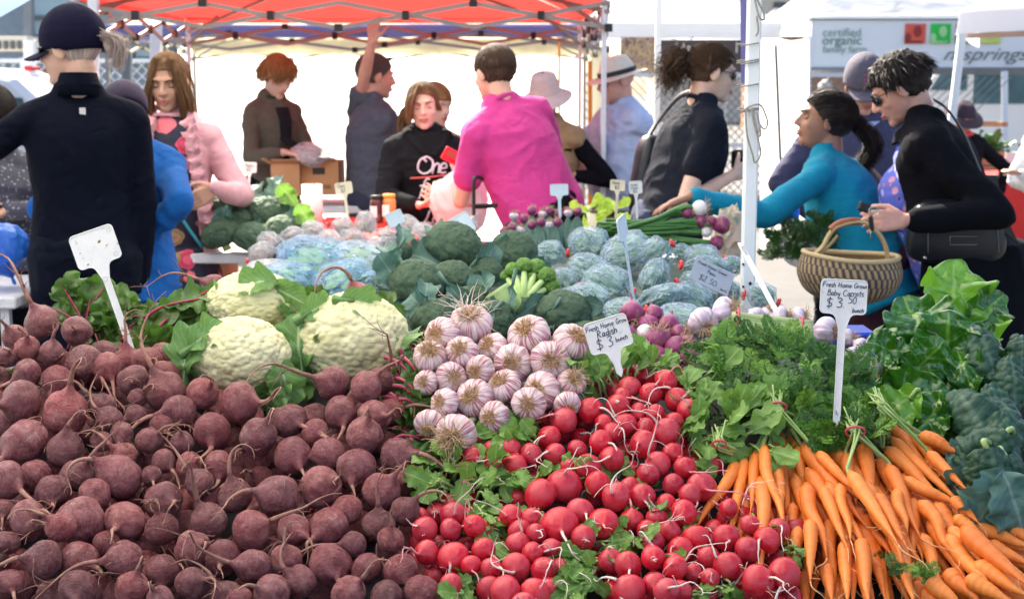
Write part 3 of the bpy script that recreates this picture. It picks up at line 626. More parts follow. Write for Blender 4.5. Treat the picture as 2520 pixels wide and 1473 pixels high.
# layer order: those drawn first lie on top; push each one up off what it crosses
order = []
for s in segs:
    bi, a, b, rp = s; best = 0
    pts = [np.array(a) * (1 - t) + np.array(b) * t for t in np.linspace(0, 1, 9)]
    s.append(pts)
hts = []
for k, s in enumerate(segs):
    h = 0
    pos3 = None
    for lvl in range(12):
        off = lvl * .010
        P = np.array([at(p[0], p[1], slopeY(p[1]) + .062 - off) for p in s[4]]); r = msz(s[3], *s[4][4], 2.4) * np.linspace(1, .4, 9)
        ok = True
        for (P2, r2) in hts:
            D = np.linalg.norm(P[:, None] - P2[None], axis=2) - (r[:, None] + r2[None]) * .86
            if D.min() < 0: ok = False; break
        if ok: break
    if lvl == 11: P = np.array([at(p[0], p[1], slopeY(p[1]) + .02 - random.uniform(0, .05)) for p in s[4]])
    hts.append((P, r)); s.append(P)
nseg = len(segs)
for k in range(nseg):
    for dq in ((.022, .02), (.040, .034)) if k % 3 != 2 and segs[k][0] != 5 else ((.022, .02),) if segs[k][0] != 5 else ():
        bi, a, b, rp, pts, P = segs[k]; j_ = np.array([random.uniform(-.035, .035), dq[0], -dq[1] + random.uniform(-.006, .006)]); P2 = P + j_ + np.linspace(0, 1, 9)[:, None] * np.array([random.uniform(-.03, .03), 0, 0]); segs.append([bi, (0, 9999), b, rp * .9, pts, P2])
for k, s in enumerate(segs):
    bi, a, b, rp, pts, P = s; r = msz(rp, *pts[2], 2.4) * 1.06; P = np.vstack([P, P[-1:] + (P[-1:] - P[:1]) * .12])
    ax = P[-1] - P[0]; L = np.linalg.norm(ax); x, y, z = frame(ax); bow = rv(1); bow = (bow - z * np.dot(bow, z)) * L * .018; mid = [P[0], P[0] + ax * .33 + bow, P[0] + ax * .68 - bow * .6, P[-1]]
    Q = smoothpath(mid, 30); c = Q.mean(0)
    me = carrot_mesh(Q - c, r, k).mesh('carrot', MT['carrot']); o = bpy.data.objects.new('carrot', me); COL.objects.link(o); o.parent = cbt[bi]; o.location = Vector(c) - cbt[bi].location
    mb = MB(); d = unit(Q[-1] - Q[-4])
    tube(mb, rootpath(Q[-1] - c, d, L * random.uniform(.12, .5), 12, .45, g=.7), np.linspace(r * .11, .0004, 12), 5)
    for h in range(random.randint(1, 4)):
        i = random.randint(14, 27); tube(mb, rootpath(Q[i] - c + rv(.001), d + rv(.7), L * random.uniform(.08, .25), 8, .6), np.linspace(.0009, .0003, 8), 4)
    t = bpy.data.objects.new('root_hair', mb.mesh('root_hair', MT['car_root'])); COL.objects.link(t); t.parent = o
# carrot tops: feathery fronds
def frond(L, seed, npin=11):
    mb = MB(); rs = np.random.default_rng(seed); t = np.linspace(0, 1, 10); bend = rs.uniform(.25, .9); P = np.c_[.06 * np.sin(t * 3 + seed), np.sin(bend * t) / bend, -(1 - np.cos(bend * t)) / bend]
    tube(mb, P, np.linspace(.009, .003, 10), 4); tri = []; V = []; 
    def leaflet(p, d, n, l, w):
        s = np.cross(d, n); b = len(V); V.extend([p, p + d * l * .45 + s * w, p + d * l, p + d * l * .45 - s * w]); tri.append([b, b + 1, b + 2, b + 3])
    for i in range(npin):
        f = .22 + .78 * i / (npin - 1); k = f * 9; j = min(8, int(k)); p = P[j] * (1 - k + j) + P[j + 1] * (k - j); ax = unit(P[j + 1] - P[j]); nn = unit(np.cross([1, 0, 0], ax))
        for sg in (-1, 1):
            pl = .30 * (1 - (f - .42) ** 2 * 2.0) * rs.uniform(.75, 1.15) if f < .97 else .1; sx = np.array([sg, 0, 0]); d = unit(sx * .85 + ax * .62 + nn * rs.uniform(-.35, .35)); m = 6
            tube(mb, np.array([p, p + d * pl]), [.003, .0015], 3, False)
            for q in range(m):
                g = (q + 1) / m; pp = p + d * pl * g; l2 = .120 * (1.15 - .65 * g) * rs.uniform(.8, 1.2)
                for s2 in (-1, 1):
                    n2 = unit(nn + rs.normal(size=3) * .25); sd = unit(np.cross(d, n2)) * s2; dd = unit(d * .75 + sd * .8)
                    leaflet(pp, dd, n2, l2, l2 * .16); leaflet(pp + dd * l2 * .35, unit(dd + d * .8), n2, l2 * .7, l2 * .10); leaflet(pp + dd * l2 * .35, unit(dd - d * .25), n2, l2 * .6, l2 * .10)
            leaflet(p + d * pl, d, nn, .06, .013)
    mb.add(np.array(V), [np.array(tri)]); V_, F_, U_ = mb.arr(); return V_ * L, F_, U_
fr = [frond(1, s) for s in range(6)]
def fronds(mb, pts, n, Lr, root, jit=28, lean=0, up=.5):
    for _ in range(n):
        x, y = random.choice(pts); x += random.uniform(-jit, jit); y += random.uniform(-jit, jit) * .6; Y = slopeY(y) + random.uniform(-.02, .05); p = at(x, y, Y); L = random.uniform(*Lr)
        d = unit(unit(p - root) * .9 + rv(.38) + np.array([0, 0, up * .3])); nn = unit(SN * .6 + CAMV * .6 + rv(.45)); q = p - d * L * .5
        V, F, U = random.choice(fr); V = V.copy(); V[:, 0] *= random.uniform(.75, 1.15); mb.add((V * L) @ orient(d, nn).T + q, F, U * 0 + random.random() ** 1.3)
greens = [(0, [(1850, 900), (1900, 870), (1960, 860), (1800, 890), (1760, 880), (2010, 880), (2060, 890), (1990, 1000), (2010, 970), (1950, 1000), (1870, 1000), (1840, 990), (1880, 950), (1820, 960), (1930, 930), (1990, 940), (2040, 950), (1860, 830), (1800, 840), (1920, 840), (1910, 980), (1970, 990), (1790, 920), (2090, 880)], 210, (.05, .10)),
          (1, [(2060, 990), (2100, 1000), (2030, 1040), (2090, 1050), (2120, 960), (2000, 1050), (2130, 1030), (2060, 1070), (2020, 1000), (2110, 920), (2090, 1010), (2140, 1000), (2040, 950), (2150, 1050)], 130, (.045, .085)),
          (3, [(2240, 1390), (2190, 1370), (2290, 1400)], 12, (.03, .045))]
for bi, pts, n, Lr in greens:
    mb = MB(); root = at(*CTOP[bi], slopeY(CTOP[bi][1]) + .03); fronds(mb, pts, n, Lr, root)
    if bi < 2: fronds(mb, [(CTOP[bi][0], CTOP[bi][1] - 40), (CTOP[bi][0] - 25, CTOP[bi][1] - 30), (CTOP[bi][0] + 30, CTOP[bi][1] - 35)], 8, (.022, .040), root, 12)
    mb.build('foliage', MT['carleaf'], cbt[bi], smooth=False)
for bi, n in ((0, 9), (1, 6), (2, 7), (5, 3)):
    mb = MB(); bp = at(CTOP[bi][0] - (12 if bi == 0 else 0), CTOP[bi][1] - 28, slopeY(CTOP[bi][1]) - .01); cnt = 0
    for s in segs:
        if s[0] == bi and s[1][1] < CTOP[bi][1] + 95:
            cnt += 1
            p0 = s[5][0]; mb_d = unit(s[5][0] - s[5][-1])
            for _ in range(3):
                e = bp + rv(.005) + np.array([0, .045, .012]) + rv(.008); tube(mb, smoothpath([p0 - mb_d * .006 + rv(.003), p0 + mb_d * .018 + rv(.002), bp + rv(.004), e], 10), np.linspace(.0032, .0016, 10), 6)
    if mb.n: mb.build('stems', MT['stem'], cbt[bi])
    if bi in (0, 1, 5):
        mb = MB(); a = np.linspace(0, 6.283, 17); r_ = .017 if bi != 5 else .012; x, y, z = frame(unit((.1, .8, .5))); 
        tube(mb, bp + np.cos(a)[:, None] * x * r_ + np.sin(a)[:, None] * y * r_ * .8, .0022, 6); mb.build('rubber_band', MT['band'], cbt[bi])
# ------------------------------------------------------------------ garlic bulbs with their roots towards the viewer
GAR = np.array([(-1.15, .16), (-1.0, .20), (-.82, .34), (-.62, .62), (-.35, .88), (-.05, 1.0), (.22, .98), (.45, .84), (.58, .62), (.62, .40), (.58, .22), (.57, .0)])
gar_protos = [lathe_arr(GAR, 60, 2, .04, 80 + s, .95, ngroove=random.choice([8, 9, 10])) for s in range(6)]
gar_me = [mk('bulb', *p, m=MT['garlic']) for p in gar_protos]; gar_me2 = [mk('bulb', *p, m=MT['garlic_lilac']) for p in gar_protos]
ONI = np.array([(-1.5, .10), (-1.25, .13), (-1.05, .24), (-.85, .48), (-.6, .74), (-.3, .93), (0, 1), (.3, .95), (.6, .76), (.8, .5), (.9, .25), (.92, 0)])
oni_me = {c: [mk('bulb', *lathe_arr(ONI, 32, 2, .04, 90 + s, 1), m=MT[c]) for s in range(3)] for c in ('onion_red', 'onion_white')}
def tuft(n, r0, L, seed, spread=.55, wob=.35, thick=.018):
    mb = MB(); rs = np.random.default_rng(seed)
    for i in range(n):
        a = rs.uniform(0, 6.283); q = r0 * math.sqrt(rs.uniform(0, 1)); p = np.array([math.cos(a) * q, math.sin(a) * q, .5]); d = unit([math.cos(a) * q / r0 * spread, math.sin(a) * q / r0 * spread, 1]); l = L * rs.uniform(.55, 1.15); P = [p]
        w = rs.normal(size=3)
        for j in range(6): w = w * .6 + rs.normal(size=3) * .7; d = unit(d + w * wob * .35); P.append(P[-1] + d * l / 6)
        tube(mb, np.array(P), np.linspace(thick, thick * .35, 7), 4, False)
    return mb
tufts = [tuft(120, .38, .40, s, .6, .6, .036).mesh('roots', MT['straw']) for s in range(5)]
tufts_long = [tuft(60, .3, 1.2, s, 1.0, .8, .030).mesh('roots', MT['straw2']) for s in range(4)]
tuft_wild = tuft(46, .36, 1.7, 33, .9, 1.0, .022).mesh('roots', MT['rad_root'])
def bulb(name, mes, tf, c, r, d, label, cat, group, stalk=0, sm=None):
    o = thing(name, label, cat, c, group); B = basis_for(d)
    b = bpy.data.objects.new('bulb', mes); COL.objects.link(b); b.parent = o; b.matrix_local = mat4(B, (0, 0, 0), r)
    for t_ in tf:
        t = bpy.data.objects.new('roots', t_); COL.objects.link(t); t.parent = o; t.matrix_local = mat4(basis_for(d), (0, 0, 0), r)
    if stalk:
        mb = MB(); p = -np.asarray(d) * r * 1.05; tube(mb, smoothpath([p, p - d * r, p - d * r * 2 + np.array([0, .02, -.01])], 8), np.linspace(r * .2, r * .16, 8), 8)
        local('stalk', mb.mesh('stalk', sm or MT['stalk']), o)
    return o
G = [(300,315,85,-.1,-.75,'topmost garlic bulb with wild curly white roots'),(180,360,72,-.6,0,'garlic bulb at the upper left, half behind another'),(125,450,70,0,-.5,'leftmost garlic bulb, beside the largest cauliflower'),(262,432,68,-.2,-.2,'garlic bulb directly under the topmost one, flat root disc'),(390,415,65,-.5,-.4,'garlic bulb right of centre in the second row, roots to its left'),
(215,540,62,.3,0,'garlic bulb with dark stripes, left end of the third row'),(340,505,58,-.6,.3,'garlic bulb wedged behind the third row, mostly stripes'),(545,360,80,-.35,-.45,'garlic bulb standing alone against the broccoli, roots up left'),(725,390,76,.45,-.5,'garlic bulb touching the left side of the radish sign'),(477,480,76,-.1,.1,'white round garlic bulb below the lone one, brown root disc'),
(633,468,75,.1,.1,'whitest garlic bulb, facing straight out, in front of the radish sign'),(440,575,66,-.4,-.5,'garlic bulb with a dirty cracked right side'),(315,625,80,-.3,-.1,'large garlic bulb in the middle of the heap with a wide root disc'),(600,595,75,-.5,-.05,'garlic bulb low right with roots turned left'),(725,560,60,.3,-.3,'loose brownish garlic bulb with messy roots under the sign'),
(190,645,62,-.6,0,'garlic bulb at the left edge, roots turned left'),(545,650,66,-.1,.1,'purple garlic bulb just above the radishes'),(400,705,65,-.5,.15,'garlic bulb low in the middle, roots down left'),(240,775,86,-.35,.4,'lowest garlic bulb, long roots spilling downwards'),(110,560,48,-.3,0,'small garlic bulb peeping out behind the left row'),(705,650,58,.2,.7,'white garlic bulb half hidden above the radishes'),(125,730,58,-.2,.8,'shaded garlic bulb in the gap beside the beetroots')]
gl = [[*T3(x, y), r * ZS, 0] for x, y, r, *_ in G]
for g in gl: g[3] = 2.50 + (1100 - g[1]) / 420 * .34
gY = relax(gl, .09, fac=1.0)
for i, (g, (x, y, r, tx, ty, lab)) in enumerate(zip(gl, G)):
    px, py, rp, _ = g; Y = gY[i]; d = unit(np.array([tx, 0, 0]) + np.array([0, .2, .98]) * -ty + CAMV * .85)
    tf = [random.choice(tufts)]
    if i == 0: tf.append(tuft_wild)
    if i in (2, 14): tf.append(tufts_long[1])
    if i == 18: tf = [tufts[2], tufts_long[2], tufts_long[0]]
    bulb('garlic_bulb', random.choice(gar_me), tf, at(px, py, Y), msz(rp, px, py, Y) * random.uniform(1.02, 1.18), d, lab, 'garlic', 'striped garlic bulbs in the middle of the stall', 1)
# filler garlic under the heap
for k in range(9):
    px = 1070 + 38 * k + random.uniform(-10, 10); py = random.uniform(900, 1010); Y = 2.50 + (1100 - py) / 420 * .34 + .09
    bulb('garlic_bulb', random.choice(gar_me), [], at(px, py, Y), .032, unit(CAMV + rv(.5)), f'{ORD[k]} buried bulb from the left, deep in the striped garlic heap', 'garlic', 'striped garlic bulbs in the middle of the stall')
# red onions and lilac garlic behind
def R3(x, y): return 1415 + .2930 * x, 738.2 + .2930 * y
O = [(480,110,85,.0,.9,'r','red onion with hanging roots behind the top of the radish sign'),(665,120,65,.2,.9,'r','red onion behind the bristly roots, beside the sign'),(700,330,92,.0,-.9,'r','glossy red onion in the centre of its cluster, roots on top'),(860,410,92,.7,-.5,'r','red onion with a dark neck, lower right of the cluster'),(690,490,90,0,.9,'r','dark red onion at the bottom of the cluster'),(590,275,62,0,.5,'w','white onion between the red ones'),(540,410,92,-.9,.2,'g','pale purple garlic bulb touching the right side of the radish sign'),
     (430,520,72,.2,.7,'w','white onion bulb under the radish sign'),(190,520,82,.1,.9,'r','red onion left of the sign stake, roots hanging'),(870,280,62,.8,-.2,'r','red onion turned away at the right of its cluster'),(560,600,60,0,.9,'r','red onion peeping over the radish leaves'),(620,215,80,.1,.8,'r','dark red onion high up, right above the glossy centre one'),(790,215,78,-.2,.8,'r','red onion near the top, second from the lilac garlic'),(930,375,74,.4,.6,'r','red onion at the far right of the cluster, low down'),(600,500,74,-.3,.8,'r','red onion low in the middle, between white bulbs'),(800,545,78,.2,.8,'r','red onion at the bottom right over the leaves'),(440,300,70,-.4,.7,'r','red onion hidden behind the sign edge'),(960,480,70,.2,.9,'r','red onion touching the carrot tops')]
Gl = [(1070,190,125,.2,.3,'large lilac garlic bulb left of the white tent pole foot'),(1260,90,112,.6,-.1,'lilac garlic bulb right against the tent pole, roots to the right'),(1275,285,92,.8,.4,'lilac garlic bulb half under the carrot tops'),(1520,130,70,.3,.4,'first small lilac garlic bulb right of the pole'),(1620,115,62,.3,-.6,'small lilac garlic bulb at the foot of the leaning stake'),(1730,135,76,.8,.1,'garlic bulb in the row behind the stalks, roots right'),
      (1880,140,80,.9,0,'garlic bulb at the end of the row with upright bristly roots'),(2110,260,112,.6,.1,'big lilac garlic bulb left of the baby carrots sign stake'),(2290,315,70,.8,0,'pink garlic bulb right of the sign stake'),(2395,380,64,.6,.5,'pink garlic bulb beside the blue crate'),(2330,450,62,.5,.4,'garlic bulb in the shade under the others, right of the sign stake'),(2325,560,66,-.2,.6,'garlic bulb low between carrot tops and chard'),(2485,590,92,.1,.8,'white garlic bulb touching the chard leaves'),(2420,490,60,.3,.3,'purple garlic bulb above the white one by the chard')]
L_ = [[*R3(x, y), r * .293, 0] for x, y, r, *_ in O] + [[*R3(x, y), r * .293, 0] for x, y, r, *_ in Gl]
for q in L_: q[3] = (3.02 if q[0] < 1830 else 2.95) + (860 - q[1]) / 120 * .16
LY = relax(L_, .08, fac=1.0)
for i, (q, s) in enumerate(zip(L_, O + Gl)):
    px, py, rp, _ = q; Y = LY[i]; tx, ty = s[3], s[4]; d = unit(np.array([tx, 0, 0]) + np.array([0, .2, .98]) * -ty + CAMV * .4); c = at(px, py, Y); r = msz(rp, px, py, Y) * (1.25 if i < len(O) else 1.1)
    if i < len(O):
        me = random.choice(oni_me['onion_red' if s[5] == 'r' else 'onion_white']) if s[5] != 'g' else random.choice(gar_me2)
        bulb('garlic_bulb' if s[5] == 'g' else 'onion', me, [random.choice(tufts_long)], c, r, d, s[6], 'garlic' if s[5] == 'g' else 'onion', 'onions behind the radish sign')
    else: bulb('garlic_bulb', random.choice(gar_me2), [random.choice(tufts_long)], c, r, d, s[5], 'garlic', 'lilac garlic bulbs behind the carrot tops')
# the long tied garlic stalks
o = thing('garlic_stalks', 'pale green garlic stalks tied with red bands behind the carrot tops', 'garlic stalks', at(1890, 810, 2.93)); mb = MB()
for k in range(5):
    a = at(1800 + k * 4, 778 + k * 8, 2.97 - .006 * k); b = at(2000, 800 + k * 7, 2.94 - .006 * k); tube(mb, smoothpath([a, (a + b) / 2 + rv(.004), b], 12), .010, 10)
mb.build('stalks', MT['stalk'], o)
for x, y in ((1812, 790), (1968, 808)):
    mb = MB(); c = at(x, y + 8, 2.95); a = np.linspace(0, 6.283, 17); tube(mb, c + np.c_[.004 * np.sin(a), np.cos(a) * .022, np.sin(a) * .030], .003, 6); mb.build('rubber_band', MT['band'], o)
# ------------------------------------------------------------------ cauliflowers
def curd_arr(seed):
    V, F, U = sphere_arr(220, 130); N = V.copy(); d1, d2 = worley(V, 3.2, seed); e1, e2 = worley(V, 8.5, seed + 5); g1, _ = worley(V, 17, seed + 11)
    h = .13 * np.sqrt(np.clip(1 - d1 ** 2 * .95, 0, 1)) + .075 * np.sqrt(np.clip(1 - e1 ** 2 * 1.1, 0, 1)) + .022 * (1 - g1)
    return N * (1 + h - .13)[:, None], F, U
curds = [curd_arr(s) for s in range(3)]
cl = [leaf(1, .75, 15, 26, .13, 2.5, c, .30, .08, .58, .01, 9, seed=s) for s, c in enumerate((.9, 1.3, .6, 1.6))]
for i, (px, py, rx, rz, Y, tilt, lab, lv) in enumerate([(622, 748, 108, 74, 3.02, .1, 'smaller cauliflower at the back left with a leaf folded over its top', [(640, 690, -.9, .0, 120, .5), (735, 760, .1, -.9, 150, 0), (700, 720, .8, .5, 120, .1), (650, 812, .8, .2, 120, .2), (540, 810, -.6, .4, 110, .1), (520, 720, -.5, -.4, 90, -.3)]),
                                          (592, 880, 118, 92, 2.80, 0, 'cauliflower at the front left above the beetroots', [(455, 870, .1, -.8, 150, .4), (500, 830, .7, -.5, 130, .1), (680, 960, -.4, .7, 130, .4), (700, 930, .3, .8, 140, .3), (455, 930, .2, .7, 120, .1), (560, 955, .3, .6, 100, .3), (620, 985, .6, .6, 110, .2)]),
                                          (868, 838, 134, 108, 2.88, 0, 'largest cauliflower, on the right beside the garlic', [(735, 850, -.1, -.9, 170, .3), (880, 738, .9, .1, 120, .3), (960, 940, .3, .7, 130, .4), (1000, 900, .2, .9, 140, .2), (740, 930, -.3, .7, 140, .2), (985, 820, .4, -.8, 140, -.1), (775, 760, .8, -.5, 110, .1), (1010, 970, .5, .9, 150, .1)])]):
    c = at(px, py, Y); a = msz(rx, px, py, Y); b = msz(rz, px, py, Y); o = thing('cauliflower', lab, 'cauliflower', c, 'three cauliflowers'); V, F, U = curds[i]
    me = mk('curd', (V * np.array([a, a * .9, b * 1.05])) @ eul(x=-.25 + tilt).T, F, U, MT['curd']); local('curd', me, o)
    for q, (lx, ly, dx, dy, Lp, tow) in enumerate(lv):
        mb = MB(); p = at(lx, ly, Y - .05 + tow * -.04); L = msz(Lp, lx, ly, Y) * .86; d = unit(np.array([dx, 0, 0]) + np.array([0, .3, .95]) * -dy + CAMV * tow); out = unit(p - c + CAMV * .03); nn = unit(CAMV * .9 + out * .3 + rv(.15))
        V, F, U = cl[(q + i) % 4]; mb.add((V * L) @ orient(d, nn).T + p - d * L * .45 - c, F, U)
        tube(mb, smoothpath([p - d * L * .62 - c, p - d * L * .45 - c, p - d * L * .1 - c], 8) - nn * .003, np.linspace(.011, .004, 8), 8); local('leaf', mb.mesh('leaf', MT['cableaf']), o)
# ------------------------------------------------------------------ beetroot leaves behind the heap
o = thing('beetroot_leaves', 'dark green beetroot tops with purple veins behind the heap of beetroots', 'beetroot leaves', at(330, 830, 2.9))
mb = MB(); st = MB(); bl = [leaf(1, .62, 15, 26, .16, 3, c, .15, .1, .6, .012, 7, seed=20 + s) for s, c in enumerate((.8, .3, 1.2, -.5, .6))]
def bleaf(x, y, dx, dy, Lp, tow=.3, Y=None, n=1, sp=10, mbx=None, mt=None, wid=1):
    for _ in range(n):
        x_ = x + random.uniform(-sp, sp); y_ = y + random.uniform(-sp, sp); Yq = (Y or slopeY(y_) + .06) + random.uniform(-.02, .02); p = at(x_, y_, Yq); L = msz(Lp, x_, y_, Yq) * random.uniform(.85, 1.1)
        d = unit(np.array([dx, 0, 0]) + np.array([0, .3, .95]) * -dy + rv(.2)); nn = unit(CAMV + rv(.35) * 1.2)
        V, F, U = random.choice(bl); V = V * np.array([wid, 1, 1]); (mbx or mb).add((V * L) @ orient(d, nn).T + p - d * L * .5, F, U)
        tube(st, smoothpath([p - d * L * .8 - SN * .02, p - d * L * .45, p + d * L * .25 - nn * .002], 8), np.linspace(.0045, .0018, 8), 6)
for a in [(215, 740, .2, -1, 150, .3, 3.02, 3, 18), (180, 720, -.5, -.8, 110, .3, 3.02, 3, 16), (150, 770, -.8, -.3, 90, .2, 2.98, 3, 12), (255, 800, .2, -.9, 160, .3, 2.95, 4, 22), (300, 760, .6, -.6, 120, .3, 3.0, 4, 18), (340, 780, .5, -.4, 120, .3, 3.0, 4, 18), (300, 850, .3, -.5, 140, .3, 2.92, 5, 26), (235, 870, -.3, -.5, 130, .3, 2.9, 4, 22), (380, 860, .9, 0, 160, .3, 2.88, 5, 20), (400, 800, .8, -.2, 140, .2, 2.97, 5, 24), (420, 860, .9, .1, 150, .2, 2.88, 3, 18), (450, 790, .8, -.4, 130, .3, 3.0, 4, 20), (475, 735, .9, -.15, 170, .3, 3.0, 2, 4), (500, 750, -.4, -.5, 110, .3, 3.0, 2, 12), (350, 900, .4, -.3, 120, .2, 2.85, 5, 24), (270, 910, .2, -.4, 110, .2, 2.84, 4, 24), (400, 930, .5, .2, 110, .2, 2.84, 5, 24), (1020, 1010, .5, .5, 130, .3, 2.62, 6, 26), (1045, 960, .3, .8, 150, .3, 2.70, 4, 18), (1000, 940, .3, .7, 120, .2, 2.74, 4, 20), (960, 770, .7, -.2, 100, .3, 3.02, 4, 16), (765, 740, .8, -.2, 110, .2, 3.05, 3, 16), (1040, 1130, .5, .3, 110, .3, 2.5, 8, 26), (1055, 1080, .5, .1, 100, .3, 2.55, 4, 20), (1010, 850, .4, .4, 90, .2, 2.95, 3, 12), (20, 980, 0, .4, 120, .3, 2.75, 6, 30), (60, 1200, .4, .4, 90, .2, 2.6, 3, 30), (200, 1160, .3, .4, 90, .2, 2.62, 4, 30), (480, 1420, .3, .4, 100, .2, 2.32, 3, 30), (260, 1430, .3, .4, 100, .2, 2.32, 3, 30), (620, 1120, .3, .4, 100, .2, 2.62, 4, 60), (780, 1290, .3, .4, 80, .2, 2.45, 4, 60)]:
    bleaf(*a)
mb.build('leaves', MT['beetleaf'], o); 
for k in range(10):
    a = at(1000 + random.uniform(-10, 20), 1130 + k * 5, 2.48); b = at(1075 + random.uniform(0, 30), 1135 + k * 6, 2.5); tube(st, smoothpath([a, (a + b) / 2 + rv(.004), b], 8), .0042, 6)
st.build('stems', MT['purstem'], o)
# ------------------------------------------------------------------ chard and kale
for nm, lab, MTk, base, spec in [('chard_bunch', 'bunch of glossy crinkled green chard at the right, behind the carrots', 'chard', (2300, 1100), None)]:
    o = thing(nm, lab, 'chard', at(2300, 1060, 2.75))
    ch = [leaf(1, w, 50, 72, .15, 3.1, c, .18, .035, .55, .062, 6.5, seed=40 + s) for s, (w, c) in enumerate(((.8, .5), (.9, .9), (.7, 1.3), (.85, -.4), (.75, 1.0)))]
    for k, (x, y, dx, dy, Lp, Y, tow, lt) in enumerate([(2350, 740, .15, -1, 220, 3.02, .1, 1), (2270, 800, -.3, -.9, 190, 2.92, .2, 0), (2235, 850, -.5, -.8, 180, 2.88, .2, 0), (2330, 860, .1, -1, 200, 2.88, .1, 0), (2400, 800, .5, -.9, 190, 2.96, .1, 1), (2420, 880, .4, -.8, 190, 2.86, .1, 0), (2300, 930, -.1, -.9, 190, 2.82, .25, 0), (2210, 900, -.9, -.3, 160, 2.84, .2, 0), (2180, 860, -.9, -.1, 120, 2.85, .2, 0), (2240, 970, -.9, .1, 180, 2.74, .3, 0),
                                          (2200, 1010, -.7, .6, 170, 2.68, .4, 1), (2340, 1000, .1, -.7, 170, 2.74, .3, 0), (2400, 960, .5, -.4, 170, 2.78, .2, 0), (2290, 1030, -.3, .6, 150, 2.68, .5, 0), (2360, 1050, .4, .6, 150, 2.66, .4, 0), (2430, 760, .7, -.5, 130, 3.0, .1, 0), (2440, 950, .8, -.1, 140, 2.8, .1, 0), (2370, 900, -.2, -.6, 150, 2.78, .4, 0), (2270, 890, .4, -.6, 150, 2.80, .4, 0)]):
        p = at(x, y, Y); L = msz(Lp, x, y, Y); d = unit(np.array([dx, 0, 0]) + np.array([0, .3, .95]) * -dy); nn = unit(CAMV * 1.0 + np.array([dx * .3, 0, .25]) + rv(.22)); mb = MB(); V, F, U = ch[k % 5]; M_ = orient(d, nn); mb.add((V * L) @ M_.T + p - d * L * .5, F, U)
        b0 = at(2300 + random.uniform(-30, 50), 1075, 2.80); mb.build('leaf', MT['chard2' if lt else 'chard'], o)
        s_ = MB(); tube(s_, smoothpath([b0, p - d * L * .5 - nn * .01, p - d * L * .3 - nn * .003], 10), np.linspace(.006, .003, 10), 8); s_.build('stem', MT['stem'], o)
o = thing('kale_bunch', 'bunch of dark blue green pebbly kale at the right edge', 'kale', at(2440, 1150, 2.55))
for k, (x, y, dx, dy, Lp, W, Y, cu, rl_) in enumerate([(2435, 860, -.1, -1, 170, .5, 2.78, .9, 0), (2400, 1020, -.4, -.75, 210, .62, 2.58, 1.1, -.3), (2400, 1120, -.7, .5, 190, .7, 2.50, .8, -.3), (2500, 930, .1, -1, 160, .55, 2.72, .8, 0), (2490, 1010, -.1, -.9, 200, .6, 2.6, 1.0, .2), (2490, 1100, .2, -.9, 200, .62, 2.52, .7, .2), (2450, 1190, .1, .9, 180, .75, 2.42, .6, 0), (2510, 1200, .2, .7, 170, .6, 2.44, .9, .2), (2520, 860, .2, -.9, 130, .5, 2.8, .9, 0), (2470, 1010, .3, -.8, 150, .5, 2.66, .8, 0), (2400, 1210, -.5, .8, 140, .7, 2.45, .5, -.2), (2380, 1160, -.8, .2, 110, .6, 2.5, .6, -.3)]):
    p = at(x, y, Y); L = msz(Lp, x, y, Y); d = unit(np.array([dx, 0, 0]) + np.array([0, .3, .95]) * -dy); nn = unit(CAMV + np.array([rl_, 0, .1])); V, F, U = kale_leaf(1, W, cu, k, puck=.042, psc=10); mb = MB(); mb.add((V * L) @ orient(d, nn).T + p - d * L * .5, F, U); mb.build('leaf', MT['kale'], o)
    s_ = MB(); tube(s_, smoothpath([at(2480, 1120, 2.72), p - d * L * .62 - nn * .02, p - d * L * .42 - nn * .004], 10), np.linspace(.008, .004, 10), 8); s_.build('stem', MT['stem'], o)
mb = MB(); kl = [leaf(1, .9, 31, 41, .16, 2.5, c, .1, .1, .55, .028, 9, seed=70 + s) for s, c in enumerate((.5, .9))]
for k, (x, y, dx, dy, Lp, Y) in enumerate([(2440, 1230, -.4, .9, 170, 2.38), (2390, 1190, -.8, .5, 130, 2.46), (2500, 1240, .3, .9, 170, 2.36), (2370, 1120, -.9, -.1, 90, 2.52)]):
    p = at(x, y, Y); L = msz(Lp, x, y, Y); d = unit(np.array([dx, 0, 0]) + np.array([0, .3, .95]) * -dy); V, F, U = kl[k % 2]; mb.add((V * L) @ orient(d, unit(CAMV + rv(.2))).T + p - d * L * .5, F, U)
mb.build('outer_leaves', MT['broleaf'], o)
# ------------------------------------------------------------------ broccoli
def broc_arr(seed):
    V, F, U = sphere_arr(96, 56); d1, _ = worley(V, 2.4, seed); e1, _ = worley(V, 6.5, seed + 3); V2 = V * (1 + .17 * np.sqrt(np.clip(1 - d1 ** 2, 0, 1)) + .07 * (1 - e1) - .18 + .02 * vnoise(V, 16, seed))[:, None]
    V2[:, 2] = np.where(V2[:, 2] < -.25, -.25 + (V2[:, 2] + .25) * .45, V2[:, 2]); return V2, F, U
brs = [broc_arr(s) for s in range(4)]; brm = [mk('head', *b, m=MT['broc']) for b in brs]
brl = [leaf(1, .65, 11, 20, .12, 2.5, c, .2, .12, .6, seed=60 + s) for s, c in enumerate((.9, .4, 1.3, -.5))]
brstem = MB(); tube(brstem, np.array([[0, 0, -.9], [0, 0, -.5], [0, 0, -.2]]), [.22, .2, .32], 12); brstem_me = brstem.mesh('stem', MT['broc_stem'])
